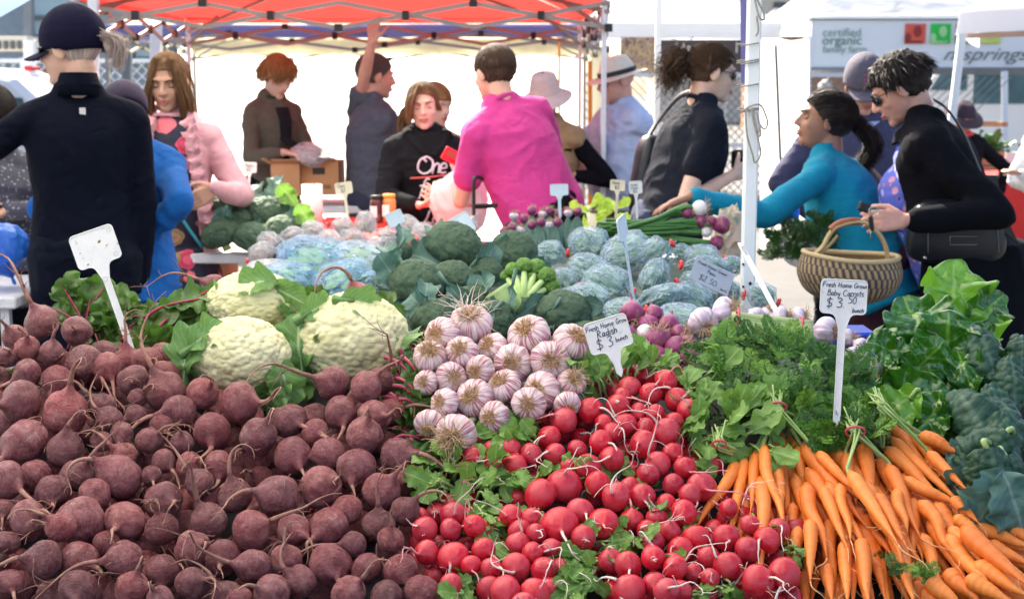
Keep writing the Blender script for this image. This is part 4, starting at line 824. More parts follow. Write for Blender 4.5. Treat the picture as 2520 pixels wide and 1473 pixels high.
def broccoli(px, py, rp, Y, lab, group, lv=(), tilt=(0, -.5, 1), lm='broleaf'):
    c = at(px, py, Y); r = msz(rp, px, py, Y); o = thing('broccoli', lab, 'broccoli', c, group); B = basis_for(unit(np.array(tilt, float) + rv(.15)))
    for nm, me in (('head', random.choice(brm)), ('stem', brstem_me)):
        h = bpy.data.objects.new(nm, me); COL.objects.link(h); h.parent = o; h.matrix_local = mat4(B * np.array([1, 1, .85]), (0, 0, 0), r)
    for (ox, oy, dx, dy, Lp) in lv:
        mb = MB(); p = at(px + ox, py + oy, Y - .05 if oy > -30 else Y); L = msz(Lp, px, py, Y) * 1.25; d = unit(np.array([dx, 0, 0]) + np.array([0, .3, .95]) * -dy + rv(.1)); V, F, U = random.choice(brl); M_ = orient(d, unit(CAMV + rv(.35)))
        mb.add((V * L) @ M_.T + p - d * L * .5 - c, F, U); tube(mb, np.array([p - d * L * .85 - c, p - d * L * .4 - c]), [.005, .003], 6); local('leaf', mb.mesh('leaf', MT[lm]), o)
    return o
gB = 'dark broccoli heads in the middle of the stall'
for a in [(1117, 612, 76, 3.62, 'large broccoli head at the back, under the biggest blank stake sign', gB, [(-75, 20, -.8, -.3, 110), (-30, -40, -.3, -.8, 80), (20, 30, .3, .5, 60)]),
          (1022, 700, 70, 3.35, 'broccoli head at the left end of its row, next to the bagged greens', gB, [(-60, -30, -.6, -.6, 90), (-40, 60, -.5, .5, 80)]),
          (1115, 690, 56, 3.42, 'broccoli head in the middle of the row below the largest one', gB, [(40, 30, .6, .4, 80)]),
          (1262, 622, 62, 3.66, 'broccoli head right of the largest one, with a leaf across it', gB, [(-20, 10, .9, -.2, 120), (-50, 40, .7, .5, 90), (60, 30, .5, .5, 60)]),
          (1385, 775, 72, 3.08, 'broccoli head behind the radish sign', gB, [(30, 10, .8, -.3, 80), (-45, 20, -.4, .5, 70), (65, -30, .8, .2, 60)]),
          (1290, 775, 50, 3.12, 'small broccoli head below the bright cut one', gB, [(-40, -20, -.2, .7, 90), (20, -20, .6, -.5, 70)]),
          (1215, 790, 58, 3.06, 'broccoli head between two garlic bulbs, in the shade', gB, [(-30, 0, -.5, .4, 70)]),
          (1070, 790, 60, 3.08, 'broccoli head behind the topmost garlic bulb', gB, [(-40, -40, -.6, -.3, 80), (-20, -70, .3, -.5, 70)]),
          (1170, 745, 52, 3.25, 'broccoli head half covered by leaves in the second row', gB, [(10, -30, .8, -.3, 90), (-40, -10, .5, .5, 80)]),
          (985, 620, 30, 3.6, 'small round broccoli sideshoot at the far left', gB, [(-20, 20, -.5, .6, 60), (-30, -10, -.3, -.8, 60), (10, -40, .3, -.9, 60)]),
          (1195, 670, 44, 3.5, 'broccoli head tucked behind the bright cut one', gB, [(0, -30, .6, -.6, 90)]),
          (1440, 830, 45, 2.98, 'broccoli head low behind the garlic by the sign', gB, [])]:
    broccoli(*a)
o = thing('broccoli', 'bright green broccoli head lying on its side with cut stalk', 'broccoli', at(1270, 700, 3.2)); c0 = at(1270, 700, 3.2)
hd = MB(); stm = MB(); root = at(1225, 712, 3.16); nk = at(1290, 735, 3.15)
tube(stm, smoothpath([at(1222, 712, 3.10), at(1245, 745, 3.1), at(1275, 775, 3.14), at(1300, 790, 3.2)], 14), [.030, .029, .028, .028, .028, .029, .031, .033, .035, .037, .036, .033, .03, .026], 16)
for (x, y, r) in [(1262, 665, 20), (1290, 655, 22), (1320, 660, 24), (1345, 680, 24), (1355, 705, 24), (1340, 725, 18), (1245, 680, 15), (1305, 685, 18), (1335, 700, 18)]:
    V, F, U = random.choice(brs); cc = at(x, y, 3.2 + random.uniform(-.02, .02)); hd.add(V * msz(r, x, y, 3.2) + cc, F, U); tube(stm, smoothpath([at(1290, 745, 3.15), (cc * .4 + at(1290, 740, 3.13) * .6), cc], 8), np.linspace(.011, .006, 8), 8)
hd.build('head', MT['broc_lt'], o); stm.build('stem', MT['broc_stem'], o)
gB2 = 'broccoli heads piled on the far left table'
for k, a in enumerate([(560, 520, 48, 'upper left'), (610, 498, 40, 'at the very top'), (650, 530, 52, 'in the upper middle'), (700, 510, 40, 'at the top right'), (545, 580, 50, 'at the lower left corner'), (625, 590, 52, 'in the lower middle'), (700, 575, 52, 'at the lower right'), (745, 560, 38, 'at the right end'), (590, 545, 40, 'in the centre'), (680, 480, 30, 'as a small one on top')]):
    broccoli(a[0], a[1], a[2], 6.0 - (a[1] - 480) / 110 * .3, f'broccoli head {a[3]} of the pile on the far left table', gB2, [(random.uniform(-20, 20), -a[2] * .7, random.uniform(-.7, .7), -.6, 60)], lm='radleaf' if k in (3, 7) else 'broleaf')
# ------------------------------------------------------------------ bags
def m_plastic(name, tint, alpha, rough=.12):
    t = NT(name); v = t.coord('Object'); n1 = t.noise(t.coord('Object', (.7, 2.4, 2.4)), 1.1, 3, .5, 1.6); n2 = t.noise(v, 2.0, 4, .6, 2.0)
    t.set(Base_Color=tint, Roughness=rough); t.b.inputs['Specular IOR Level'].default_value = .7
    t.set(Alpha=t.math('MAXIMUM', t.ramp(n1, [(.42, (alpha * 1.1,) * 3), (.50, (min(1, alpha * 2.2),) * 3), (.56, (alpha * 1.1,) * 3)]), t.ramp(n2, [(.55, (0, 0, 0)), (.68, (alpha * 1.9,) * 3)]))); t.bump(t.math('ADD', n1, n2), .7, .012); return t.m
MT['pl'] = m_plastic('clear_bag_plastic', (.46, .64, .80), .24); MT['pl_blue'] = m_plastic('bluish_bag_plastic', (.16, .40, .66), .24); MT['pl_white'] = m_plastic('milky_bag_plastic', (.62, .62, .66), .32, .2)
MT['pod'] = mottled('snow_pea_pod', (.015, .10, .012), (.09, .24, .06), .4, .9, c3=(.50, .58, .44), lo=.35, hi=.65)
MT['salad'] = mottled('bagged_greens', (.06, .17, .05), (.18, .33, .10), .5, 2.5, .5, 3, c3=(.30, .42, .2)); MT['garlicbag'] = mottled('bagged_garlic', (.42, .27, .17), (.62, .48, .38), .6, 2, c3=(.35, .16, .22))
def bag_arr(seed, cr=.065):
    V, F, U = sphere_arr(64, 40); t = V[:, 0]; N = V.copy(); rad = np.hypot(V[:, 1], V[:, 2])
    ang = np.arctan2(V[:, 2], V[:, 1]); r = 1 + cr * (1 - 2 * np.abs(vnoise(V, 2.2, seed))) + cr * .5 * (1 - 2 * np.abs(vnoise(V, 5.5, seed + 4)))
    V = V * r[:, None]; pinch = 1 - .92 * np.clip((t - .45) / .45, 0, 1) ** .8; fl = 1 + np.clip((t - .9) / .1, 0, 1) * 3
    V[:, 1] *= pinch * fl; V[:, 2] *= pinch * fl; V[:, 0] += np.clip((t - .9) / .1, 0, 1) * .18; V[:, 1:] *= (1 + .06 * np.sin(ang * 9 + seed) * np.clip(t, 0, 1))[:, None]; return V, F, U
bags = [bag_arr(s) for s in range(5)]
def pods_arr(seed, n=55, kind='pod'):
    mb = MB(); rs = np.random.default_rng(seed)
    for i in range(n):
        p = rs.normal(size=3); p = p / np.linalg.norm(p) * rs.uniform(.55, .86) * np.array([.85, 1, 1]); p[0] -= .08
        if kind == 'pod':
            d = unit(np.cross(p, rs.normal(size=3)) + rs.normal(size=3) * .2); l = rs.uniform(.3, .45); x, y, z = frame(d, p); q = np.linspace(-1, 1, 7)[:, None]
            tube(mb, p + d * q * l * 1.2 + x * (1 - q * q) * .05, .10 * np.sqrt(np.clip(1.02 - q[:, 0] ** 2, 0, 1)), 6, True, .4, up=p)
        elif kind == 'leafy': V, F, U = rl[i % 6]; mb.add(V * rs.uniform(.4, .7) @ orient(np.cross(p, rs.normal(size=3)), p).T + p * .95, F, U)
        else: ball(mb, p * .75, rs.uniform(.2, .3), nu=12, nv=8)
    return mb.arr()
podv = {k: [pods_arr(s, n, k) for s in range(3)] for k, n in (('pod', 70), ('leafy', 60), ('ball', 26))}
bag_me = {}
def bagobj(px, py, rx, rz, Y, ang, lab, group, content='pod', plast='pl', cat='bag of vegetables', nm='vegetable_bag', tie=True, cm=None, cname='snow_peas', deep=.85):
    c = at(px, py, Y); a = msz(rx, px, py, Y); b = msz(rz, px, py, Y); o = thing(nm, lab, cat, c, group); i = random.randint(0, 4); k = (i, plast)
    if k not in bag_me: bag_me[k] = mk('plastic_bag', *bags[i], m=MT[plast])
    kc = (i % 3, content, cm)
    if kc not in bag_me: bag_me[kc] = mk(cname, *podv[content][i % 3], m=MT[cm])
    x = np.array([math.cos(ang), -.15, -math.sin(ang)]); x = unit(x); z = unit(np.array([math.sin(ang), -.45, math.cos(ang)])); z = unit(z - x * np.dot(x, z)); y = np.cross(z, x); B = np.stack([x, y, z], 1) @ np.diag([a, max(a, b) * deep, b])
    for n_, m_, s_ in (('plastic_bag', bag_me[k], 1), (cname, bag_me[kc], .93)):
        q = bpy.data.objects.new(n_, m_); COL.objects.link(q); q.parent = o; q.matrix_local = mat4(B * s_, (0, 0, 0), 1)
    if tie:
        mb = MB(); tc = B @ np.array([.93, 0, 0]); aa = np.linspace(0, 6.283, 13); r_ = .009; tube(mb, tc + r_ * (np.cos(aa)[:, None] * y + np.sin(aa)[:, None] * z), .0045, 6); local('tie', mb.mesh('tie', MT['tie']), o)
    return o
gP = 'clear bags of snow peas on the stall'
PB = [(1458,600,54,34,4.05,.2,'topmost bag of snow peas, long and plump, red tie at its right end'),(1360,622,38,26,3.95,0,'bag of snow peas at the upper left of the pile'),(1392,690,36,26,3.62,.4,'small bag of snow peas beside the bright broccoli'),(1455,672,56,38,3.72,.5,'wide bag of snow peas in the left middle of the pile'),(1552,618,68,38,3.95,-.3,'bag of long beans in the middle behind the edge on sign'),(1618,622,44,36,3.9,-.6,'bag of beans with pale stems, right of the edge on sign'),(1680,625,28,22,4.0,.5,'small cream coloured bag behind the grey card'),(1735,632,48,22,3.95,.1,'bag of peas lying under the red onions'),
      (1500,700,62,38,3.55,.3,'bag of snow peas left of the thin stake, tie facing out'),(1610,690,50,33,3.6,1.9,'round bag of snow peas with a star of folds and red tie'),(1735,660,62,26,3.75,3.3,'bag of peas under the top edge of the grey card'),(1700,690,36,20,3.6,3.0,'small bag of peas left of the grey card'),(1622,742,74,34,3.35,2.9,'wide bag of snow peas at the front of the pile'),(1712,737,54,33,3.38,.5,'bag of snow peas at the front right, under the grey card'),(1795,718,36,24,3.45,.2,'bag of peas directly left of the tent pole'),(1460,738,56,30,3.4,.4,'bag of snow peas at the front left, by the broccoli'),(1405,730,36,22,3.45,2.8,'small flat bag of peas over the broccoli leaves'),(1540,762,50,20,3.25,0,'bag of peas low behind the red onions'),(1805,655,30,22,3.8,.3,'bag with yellow peas beside the tent pole'),(1880,730,38,30,3.45,.4,'small bag of dark peas right of the tent pole'),(1680,780,60,20,3.2,.1,'bag of peas at the lower front, behind the garlic')]
for (x, y, rx, rz, Y, an, lab) in PB: bagobj(x, y, rx * 1.08, rz * 1.1, Y, an, lab, gP, 'pod', 'pl', cm='pod')
gS = 'bags of leafy greens behind the cauliflowers'
for (x, y, rx, rz, Y, an, pl, lab) in [(790,640,110,38,3.9,.25,'pl_blue','long bluish bag of salad greens with a shiny fold'),(850,690,90,40,3.5,-.2,'pl_blue','bag of salad greens just behind the largest cauliflower'),(720,690,75,36,3.5,.3,'pl_blue','bag of greens behind the left cauliflowers'),(900,640,80,34,3.9,.3,'pl','clear bag of pale greens next to the broccoli'),(670,680,70,32,3.8,.2,'pl_white','milky bag of greens at the left end'),(950,690,50,34,3.6,0,'pl','bag of greens between the lone beetroot and the broccoli')]:
    bagobj(x, y, rx, rz, Y, an, lab, gS, 'leafy', pl, cm='salad', cname='salad_leaves', tie=False)
gG = 'bags of garlic at the back of the stall'; wh = ['leftmost and lowest', 'second from the left', 'in the left part', 'above the long bluish bag', 'near the tall pointed stake', 'under the leaning blank sign', 'in the sunlight in the middle', 'in front of the sunlit ones', 'right of the middle', 'beside the leaning blank sign', 'by the broccoli leaves', 'last on the right', 'at the far end']
for k, (x, y, rx, rz, Y) in enumerate([(640,625,38,26,4.5),(665,600,34,28,4.7),(720,585,38,28,4.8),(775,572,36,26,5.0),(840,560,34,26,5.2),(900,560,40,24,5.2),(870,590,45,26,4.7),(820,600,42,24,4.6),(960,585,42,26,4.7),(1010,560,38,22,5.1),(930,610,42,24,4.3),(1050,575,36,20,4.9),(1150,560,40,18,5.2)]):
    bagobj(x, y, rx, rz, Y, random.uniform(-1, 4), f'clear bag of garlic {wh[k]} of the bags at the back', gG, 'ball', 'pl_white', cm='garlicbag', cname='garlic_bulbs', tie=k in (0, 3, 4, 7))
# ------------------------------------------------------------------ purple onion bunches and spring onions at the back
gO = 'purple onion bunches standing upside down at the back'
for k in range(15):
    px = 1262 + (k % 8) * 23 + random.uniform(-5, 5); py = (522 if k < 8 else 550) + random.uniform(-6, 6) + (12 if px < 1300 else 0); Y = 4.75 if k < 8 else 4.55
    if k == 14: px, py = 1240, 570
    r = msz(11.5, px, py, Y); c = at(px, py, Y)
    o = bulb('onion', random.choice(oni_me['onion_red'] if k % 3 else gar_me2), [random.choice(tufts_long)], c, r, unit((random.uniform(-.3, .3), .1, 1)), f'{ORD[k % 8]} small purple onion from the left in the ' + ('back' if k < 8 else 'front') + ' row of bunches', 'onion', gO)
    mb = MB()
    for q in range(5):
        e = np.array([random.uniform(-.02, .02), -.05 + random.uniform(-.02, .02), -.12]); tube(mb, smoothpath([[0, 0, -r * .9], [e[0], -.01, -.05], e], 8), [.004, .006, .008, .01, .011, .01, .009, .006], 8)
    local('leaves', mb.mesh('leaves', MT['kalestem'] if 'kalestem' in MT else MT['broleaf']), o)
gSO = 'spring onions laid across the back of the stall'
for k, (bx, by, br, cl_, lab) in enumerate([(1722, 512, 20, 'onion_white', 'spring onion with the white bulb on top of the bundle'), (1724, 543, 17, 'onion_red', 'spring onion with a shiny purple bulb under the white one'), (1776, 553, 23, 'onion_red', 'spring onion with the darkest, most outstretched bulb'), (1764, 597, 19, 'onion_red', 'spring onion with the lowest, lilac bulb'), (1692, 524, 15, 'onion_red', 'spring onion with its purple bulb half behind the white one'), (1738, 570, 14, 'onion_white', 'spring onion with a small white bulb in the middle'), (1752, 545, 14, 'onion_red', 'spring onion squeezed in behind the darkest bulb')]):
    Y = 4.15; c = at(bx, by, Y); r = msz(br, bx, by, Y); o = bulb('spring_onion', random.choice(oni_me[cl_]), [random.choice(tufts_long)], c, r, unit((1, -.2, .2)), lab, 'spring onion', gSO)
    mb = MB(); 
    for q in range(9):
        e = at(1480 + random.uniform(-10, 40), 545 + (by - 510) * .25 + random.uniform(-6, 22), Y + random.uniform(-.05, .05)); m_ = at(1600, 550 + (by - 530) * .4 + random.uniform(-6, 10), Y + random.uniform(-.03, .03)); tube(mb, smoothpath([c + np.array([-r * .8, 0, 0]), c + np.array([-r * 2.4, 0, 0]) + rv(.003), m_, e], 14) - c, np.r_[np.linspace(.008, .007, 7), np.linspace(.007, .004, 7)], 6)
    local('leaves', mb.mesh('leaves', MT['stemdk']), o)
o = MB(); 
for k in range(16): V, F, U = random.choice(rl); p = at(1420 + random.uniform(0, 95), 522 + random.uniform(-10, 12), 5.3); o.add(V * .07 @ orient(rv(1) + np.array([0, 0, 1]), CAMV + rv(.5)).T + p, F, U)
tag(o.build('lettuce', mottled('yellow_green_lettuce', (.25, .42, .03), (.45, .6, .08), .45, 20, trans=.3, transcol=(.6, .8, .1))), 'bright yellow green lettuce at the back, behind the purple onions', 'lettuce')  # bright yellow green is the lettuce leaf's own colour
mb = MB(); ball(mb, at(1792, 590, 4.35), (.045, .03, .11), eul(y=.1), noise=.35, nsc=3); tag(mb.build('paper_sack', mottled('printed_paper', (.48, .28, .18), (.62, .48, .38), .7, 25, c3=(.2, .3, .22)), smooth=False), 'crumpled brown printed paper sack behind the spring onion bulbs', 'paper sack')
# ------------------------------------------------------------------ handwriting
GL = {'F': (.6, ['0,0 .05,.5 .1,1', '.1,1 .6,1.02', '.05,.52 .45,.56']), 'r': (.4, ['.05,.58 .08,0', '.07,.38 .2,.55 .38,.55']), 'e': (.5, ['.05,.3 .42,.33 .35,.56 .15,.55 .04,.28 .15,.03 .42,.08']), 's': (.42, ['.38,.52 .15,.58 .08,.42 .32,.22 .28,.03 .02,.06']), 'h': (.5, ['.08,1.0 .05,0', '.06,.35 .2,.55 .38,.5 .4,0']),
      'H': (.75, ['.1,1 .05,0', '.6,1 .58,0', '.07,.5 .6,.55']), 'o': (.5, ['.25,.56 .06,.4 .08,.1 .25,.02 .43,.18 .4,.45 .25,.57']), 'm': (.8, ['.06,.56 .05,0', '.06,.4 .2,.56 .33,.45 .34,0', '.34,.4 .5,.57 .66,.45 .68,0']), 'G': (.7, ['.6,.9 .35,1.02 .08,.6 .15,.1 .45,.02 .6,.3 .62,.42 .38,.42']), 'w': (.65, ['.05,.55 .14,.03 .3,.4 .45,.03 .6,.56']),
      'n': (.5, ['.06,.56 .06,0', '.06,.36 .22,.56 .38,.48 .4,0']), 'R': (.65, ['.1,1 .06,0', '.1,1 .45,1 .5,.72 .1,.5', '.2,.5 .6,0']), 'a': (.5, ['.4,.5 .2,.56 .05,.3 .15,.04 .38,.3', '.4,.56 .38,.1 .5,.02']), 'd': (.5, ['.4,.45 .2,.54 .05,.28 .15,.03 .38,.25', '.45,1.0 .42,0']), 'i': (.22, ['.1,.55 .1,0', '.11,.8 .12,.84']),
      '$': (.7, ['.62,.82 .3,.95 .08,.75 .25,.55 .55,.4 .6,.18 .35,.02 .02,.1', '.34,1.12 .3,-.15']), '3': (.62, ['.06,.92 .35,1.02 .52,.82 .22,.56 .5,.42 .48,.1 .2,-.02 .02,.08']), 'b': (.5, ['.08,1 .05,.05 .3,.02 .44,.28 .3,.5 .08,.36']), 'u': (.5, ['.05,.55 .08,.08 .25,.03 .38,.25', '.4,.55 .4,.02']), 'c': (.42, ['.38,.5 .18,.56 .04,.3 .14,.04 .38,.08']),
      'B': (.6, ['.1,1 .06,0', '.1,1 .42,.95 .4,.68 .08,.54', '.3,.56 .55,.36 .42,.04 .06,0']), 'y': (.5, ['.05,.55 .12,.15 .36,.2', '.42,.55 .36,-.1 .2,-.35 .05,-.28']), 'C': (.72, ['.65,.85 .4,1.02 .08,.6 .15,.12 .42,0 .66,.12']), 't': (.42, ['.22,.95 .2,.1 .34,.02', '.02,.6 .42,.62']), '5': (.58, ['.55,1 .15,.98 .1,.6 .4,.58 .52,.3 .3,.02 .04,.06']),
      '0': (.62, ['.3,1 .06,.6 .12,.12 .32,0 .55,.3 .54,.75 .3,1']), '.': (.3, ['.1,.02 .14,.0']), 'P': (.6, ['.1,1 .06,0', '.1,1 .48,.95 .45,.62 .08,.48']), '2': (.6, ['.06,.8 .3,1.02 .5,.8 .3,.4 .04,.03 .56,.05']), 'O': (.95, ['.45,1 .1,.8 .06,.3 .4,0 .8,.2 .86,.7 .5,1 .3,.85 .5,.7']), 'f': (.5, ['.62,.95 .45,1.02 .3,.7 .2,-.1 .05,-.35 -.08,-.25', '.08,.5 .5,.56']), 'L': (.65, ['.3,1 .15,.4 .02,.05 .3,.12 .6,.02']), 'v': (.5, ['.05,.5 .2,.03 .4,.5 .5,.5']),
      'p': (.5, ['.08,.55 .0,-.4', '.06,.4 .28,.56 .42,.35 .3,.06 .05,.1']), 'g': (.5, ['.4,.5 .2,.56 .05,.3 .2,.06 .38,.3', '.42,.55 .34,-.2 .1,-.38 -.1,-.2']), 'l': (.25, ['.14,1 .06,.1 .2,.02']), ' ': (.4, [])}
def write(mb, text, x, y, h, put, pen=.0011, slant=.08, space=1.08, wob=.03, k=5):
    """put(x, y) -> 3-D point on the written surface"""
    for ch in text:
        w, st = GL[ch]
        for s in st:
            P = np.array([[float(a) for a in p.split(',')] for p in s.split()]); P = P + RNG.normal(size=P.shape) * wob * .5
            n = max(4, 4 * len(P)); P = smoothpath(np.c_[P, np.zeros(len(P))], n)[:, :2]; Q = np.array([put(x + (a + slant * b) * h, y + b * h) for a, b in P]); tube(mb, Q, pen, k, True)
        x += w * h * space
    return x
def m_sign(name, dirt):
    t = NT(name); v = t.coord('Object'); c = t.ramp(t.noise(v, 35, 6, .7), [(.3, (.78, .79, .78)), (.62, (.70, .71, .70)), (.8, (.45, .44, .42))])
    sp = t.ramp(t.noise(v, 70, 5, .7), [(.62, (0, 0, 0)), (.70, (dirt,) * 3)]); c = t.mix(sp, c, (.22, .17, .12)); t.set(Base_Color=c, Roughness=.38); t.bump(t.noise(v, 160, 3), .15, .0008); return t.m
MT['sign'] = m_sign('white_sign_plastic', .35); MT['sign_old'] = m_sign('weathered_sign_plastic', .95); MT['sign_blue'] = mottled('pale_blue_sign_plastic', (.55, .66, .76), (.62, .72, .80), .4, 30); MT['sign_cream'] = mottled('yellowed_sign_plastic', (.72, .64, .45), (.78, .70, .52), .45, 30)
MT['ink'] = mottled('marker_ink', (.012, .018, .035), (.03, .04, .07), .5, 30); MT['grime'] = mottled('dried_mud', (.20, .11, .04), (.33, .20, .08), .9, 300)
MT['emb'] = mottled('embossed_plastic', (.62, .63, .62), (.50, .50, .49), .45, 100)
def sign(px, py, wpx, hpx, Y, tilt, end, label, yaw=0, lean=.12, lines=None, mt='sign', detail=True, seedp=0, group='stake signs stuck in the produce'):
    c = at(px, py, Y); w = msz(wpx, px, py, Y); h = msz(hpx, px, py, Y); X0 = np.array([math.cos(yaw), math.sin(yaw), 0]); U0 = unit(np.array([-math.sin(yaw) * lean, lean, 1])); U0 = unit(U0 - X0 * np.dot(U0, X0))
    X = X0 * math.cos(tilt) + U0 * math.sin(tilt); U = -X0 * math.sin(tilt) + U0 * math.cos(tilt); N = np.cross(X, U)
    o = thing('price_sign', label, 'price sign', c, group); L = math.hypot(*(np.array(end) - [px, py])) * dep(px, py, Y) / FPX + .01
    r = h * .13; pl = []
    def arc(cx, cy, a0, a1, rr=r, n=6):
        for a in np.linspace(a0, a1, n): pl.append((cx + rr * math.cos(a), cy + rr * math.sin(a)))
    q = math.pi / 2; arc(w / 2 - r, h / 2 - r, 0, q); arc(-w / 2 + r, h / 2 - r, q, 2 * q); arc(-w / 2 + r, -h / 2 + r, 2 * q, 3 * q)
    nk = w * .13; sk = w * .072; pl += [(-nk * 2.2, -h / 2), (-nk * 1.6, -h * .53), (-nk * 1.2, -h * .60), (-sk, -h * .95), (-sk * .95, -L + .01), (0, -L), (sk * .95, -L + .01), (sk, -h * .95), (nk * 1.2, -h * .60), (nk * 1.6, -h * .53), (nk * 2.2, -h / 2)]
    arc(w / 2 - r, -h / 2 + r, 3 * q, 4 * q)
    # concave outline: build as a fan-safe set: plate + neck via triangulated ngon (bmesh)
    import bmesh
    bm = bmesh.new(); vs = [bm.verts.new(tuple(X * a + U * b + N * .0012)) for a, b in pl]; f = bm.faces.new(vs); ex = bmesh.ops.extrude_face_region(bm, geom=[f]); bmesh.ops.translate(bm, verts=[g for g in ex['geom'] if isinstance(g, bmesh.types.BMVert)], vec=tuple(-N * .0026)); bmesh.ops.triangulate(bm, faces=[g for g in bm.faces if len(g.verts) > 4]); bmesh.ops.recalc_face_normals(bm, faces=bm.faces)
    me = bpy.data.meshes.new('plate'); bm.to_mesh(me); bm.free(); me.materials.append(MT[mt]); local('plate', me, o)
    mb = MB(); P = np.array([X * a * .992 + U * b * (.992 if b > -h * .55 else 1) + N * .0016 for a, b in pl + pl[:1]]); tube(mb, P, .0011, 5, False); local('raised_rim', mb.mesh('rim', MT[mt]), o)
    put = lambda a, b: X * a + U * b + N * .0018
    if lines:
        mb = MB()
        for (t, x, y, hh) in lines: write(mb, t, x * w, y * h, hh * h, put, pen=max(.0006, w * .0072) * (1.25 if hh > .2 else 1), wob=.035)
        local('writing', mb.mesh('writing', MT['ink'], False), o)
    return o, X, U, N, w, h
o, X, U, N, w, h = sign(235, 608, 112, 86, 2.86, R(19), (352, 925), 'blank weathered white stake sign with mud spots, biggest, at the left in the beetroot leaves', mt='sign_old')
mb = MB()
for a, b, s in [(.12, .12, .05), (-.02, .02, .012), (-.28, -.40, .03), (-.36, -.02, .02)]:
    V, F, U_ = sphere_arr(14, 8); V = V * (1 + .5 * fbm(V, 2, 3)[:, None]); mb.add((V * np.array([w * s, w * s * .45, .0012])) @ np.stack([unit(X + U * .5), unit(U - X * .5), N], 1).T + X * a * w + U * b * h + N * .0014, F, U_)
local('mud_spots', mb.mesh('mud', MT['grime']), o)
mb = MB(); a = np.linspace(0, 6.283, 17)
for cx, cy in ((.40, .34), (.38, -.36), (-.02, -.95)): tube(mb, X * cx * w + U * cy * h + N * .0015 + .05 * w * (np.cos(a)[:, None] * X + np.sin(a)[:, None] * U), .0006, 4)
for k, wd in enumerate(('P', 'B')): pass
local('embossed_rings', mb.mesh('emb', MT['emb']), o)
sign(1497, 822, 108, 79, 2.60, R(17), (1524, 915), 'white stake sign handwritten Fresh Home Grown Radish $3 bunch', lines=[('Fresh Home Grow', -.47, .23, .155), ('Radish', -.26, -.03, .22), ('$ 3', -.34, -.37, .30), ('bunch', .12, -.30, .15)])
sign(2076, 730, 114, 84, 2.56, R(-3), (2052, 1035), 'white stake sign handwritten Fresh Home Grown Baby Carrots $3.50 bunch', lines=[('Fresh Home Grown', -.46, .27, .145), ('Baby Carrots', -.36, .03, .17), ('$ 3.', -.37, -.31, .26), ('50', .10, -.18, .20), ('bunch', .20, -.44, .13)])
sign(1131, 558, 66, 52, 3.75, R(31), (1180, 640), 'blank pale blue stake sign leaning over the largest broccoli head', mt='sign_blue')
sign(972, 537, 42, 34, 4.6, R(24), (990, 575), 'small blank blue stake sign tilted among the garlic bags', mt='sign_blue')
sign(614, 412, 35, 25, 6.1, R(-2), (612, 455), 'small stake sign in the broccoli pile on the far left table', lines=[('Home', -.3, .05, .3), ('$3', -.2, -.35, .3)])
sign(846, 463, 42, 28, 5.4, R(8), (862, 562), 'stake sign with faint writing in front of the man in the grey polo shirt', mt='sign_cream', lines=[('Garlic'.replace('G', 'C').replace('l', 'r').replace('Car', 'Ca'), -.36, .08, .28), ('$2', -.2, -.35, .3)])
sign(1376, 467, 44, 27, 4.7, R(2), (1380, 530), 'blank grey stake sign in front of the pink shirt', mt='sign_blue')
sign(1520, 456, 36, 26, 4.9, R(-3), (1527, 560), 'yellowed stake sign to the left of another small one', mt='sign_cream', lines=[('Home', -.36, .1, .25), ('$3', -.2, -.35, .3)])
sign(1564, 461, 32, 30, 4.95, R(3), (1569, 535), 'small white stake sign below the black handbag', lines=[('Home', -.36, .12, .2), ('Crown'.replace('Cr', 'Gr'), -.36, -.12, .2), ('$3', -.2, -.42, .22)])
sign(1531, 560, 90, 56, 3.35, R(7), (1556, 755), 'white stake sign seen almost edge on, with a long thin stake', yaw=R(72), mt='sign_blue')
mb = MB(); a = at(1822, 600, 3.2); b = at(1915, 775, 3.05); bar(mb, a, b, .012, .003, (0, -1, 0), .001); P = at(1828, 612, 3.2); bar(mb, a, P + (P - a) * 1.2, .006, .055, (0, -1, 0), .001)
tag(mb.build('price_sign', MT['sign'], smooth=False), 'white stake sign leaning left across the tent pole, seen edge on', 'price sign', 'stake signs stuck in the produce')
# the grey card
c = at(1752, 680, 3.42); o = thing('price_card', 'grey card lying on the pea bags, handwritten Fresh Home Grown Peas $2.50', 'price card', c); X = unit(np.array([.88, 0, -.42])); U = unit(np.array([.30, .55, .80])); U = unit(U - X * np.dot(U, X)); N = np.cross(X, U)
mb = MB(); box(mb, (0, 0, 0), (.105, .065, .0012), np.stack([X, U, N], 1)); local('card', mb.mesh('card', mottled('grey_card', (.27, .31, .38), (.33, .37, .44), .6, 25), False), o)
mb = MB(); pt = lambda a, b: X * a + U * b + N * .0012
for t, x, y, hh in [('Fresh Home Grown', -.044, .017, .0085), ('Peas', -.015, .002, .010), ('$2 50', -.03, -.022, .015), ('bunch', .03, -.024, .006)]: write(mb, t, x, y, hh, pt, .0005)
local('writing', mb.mesh('writing', MT['ink'], False), o)
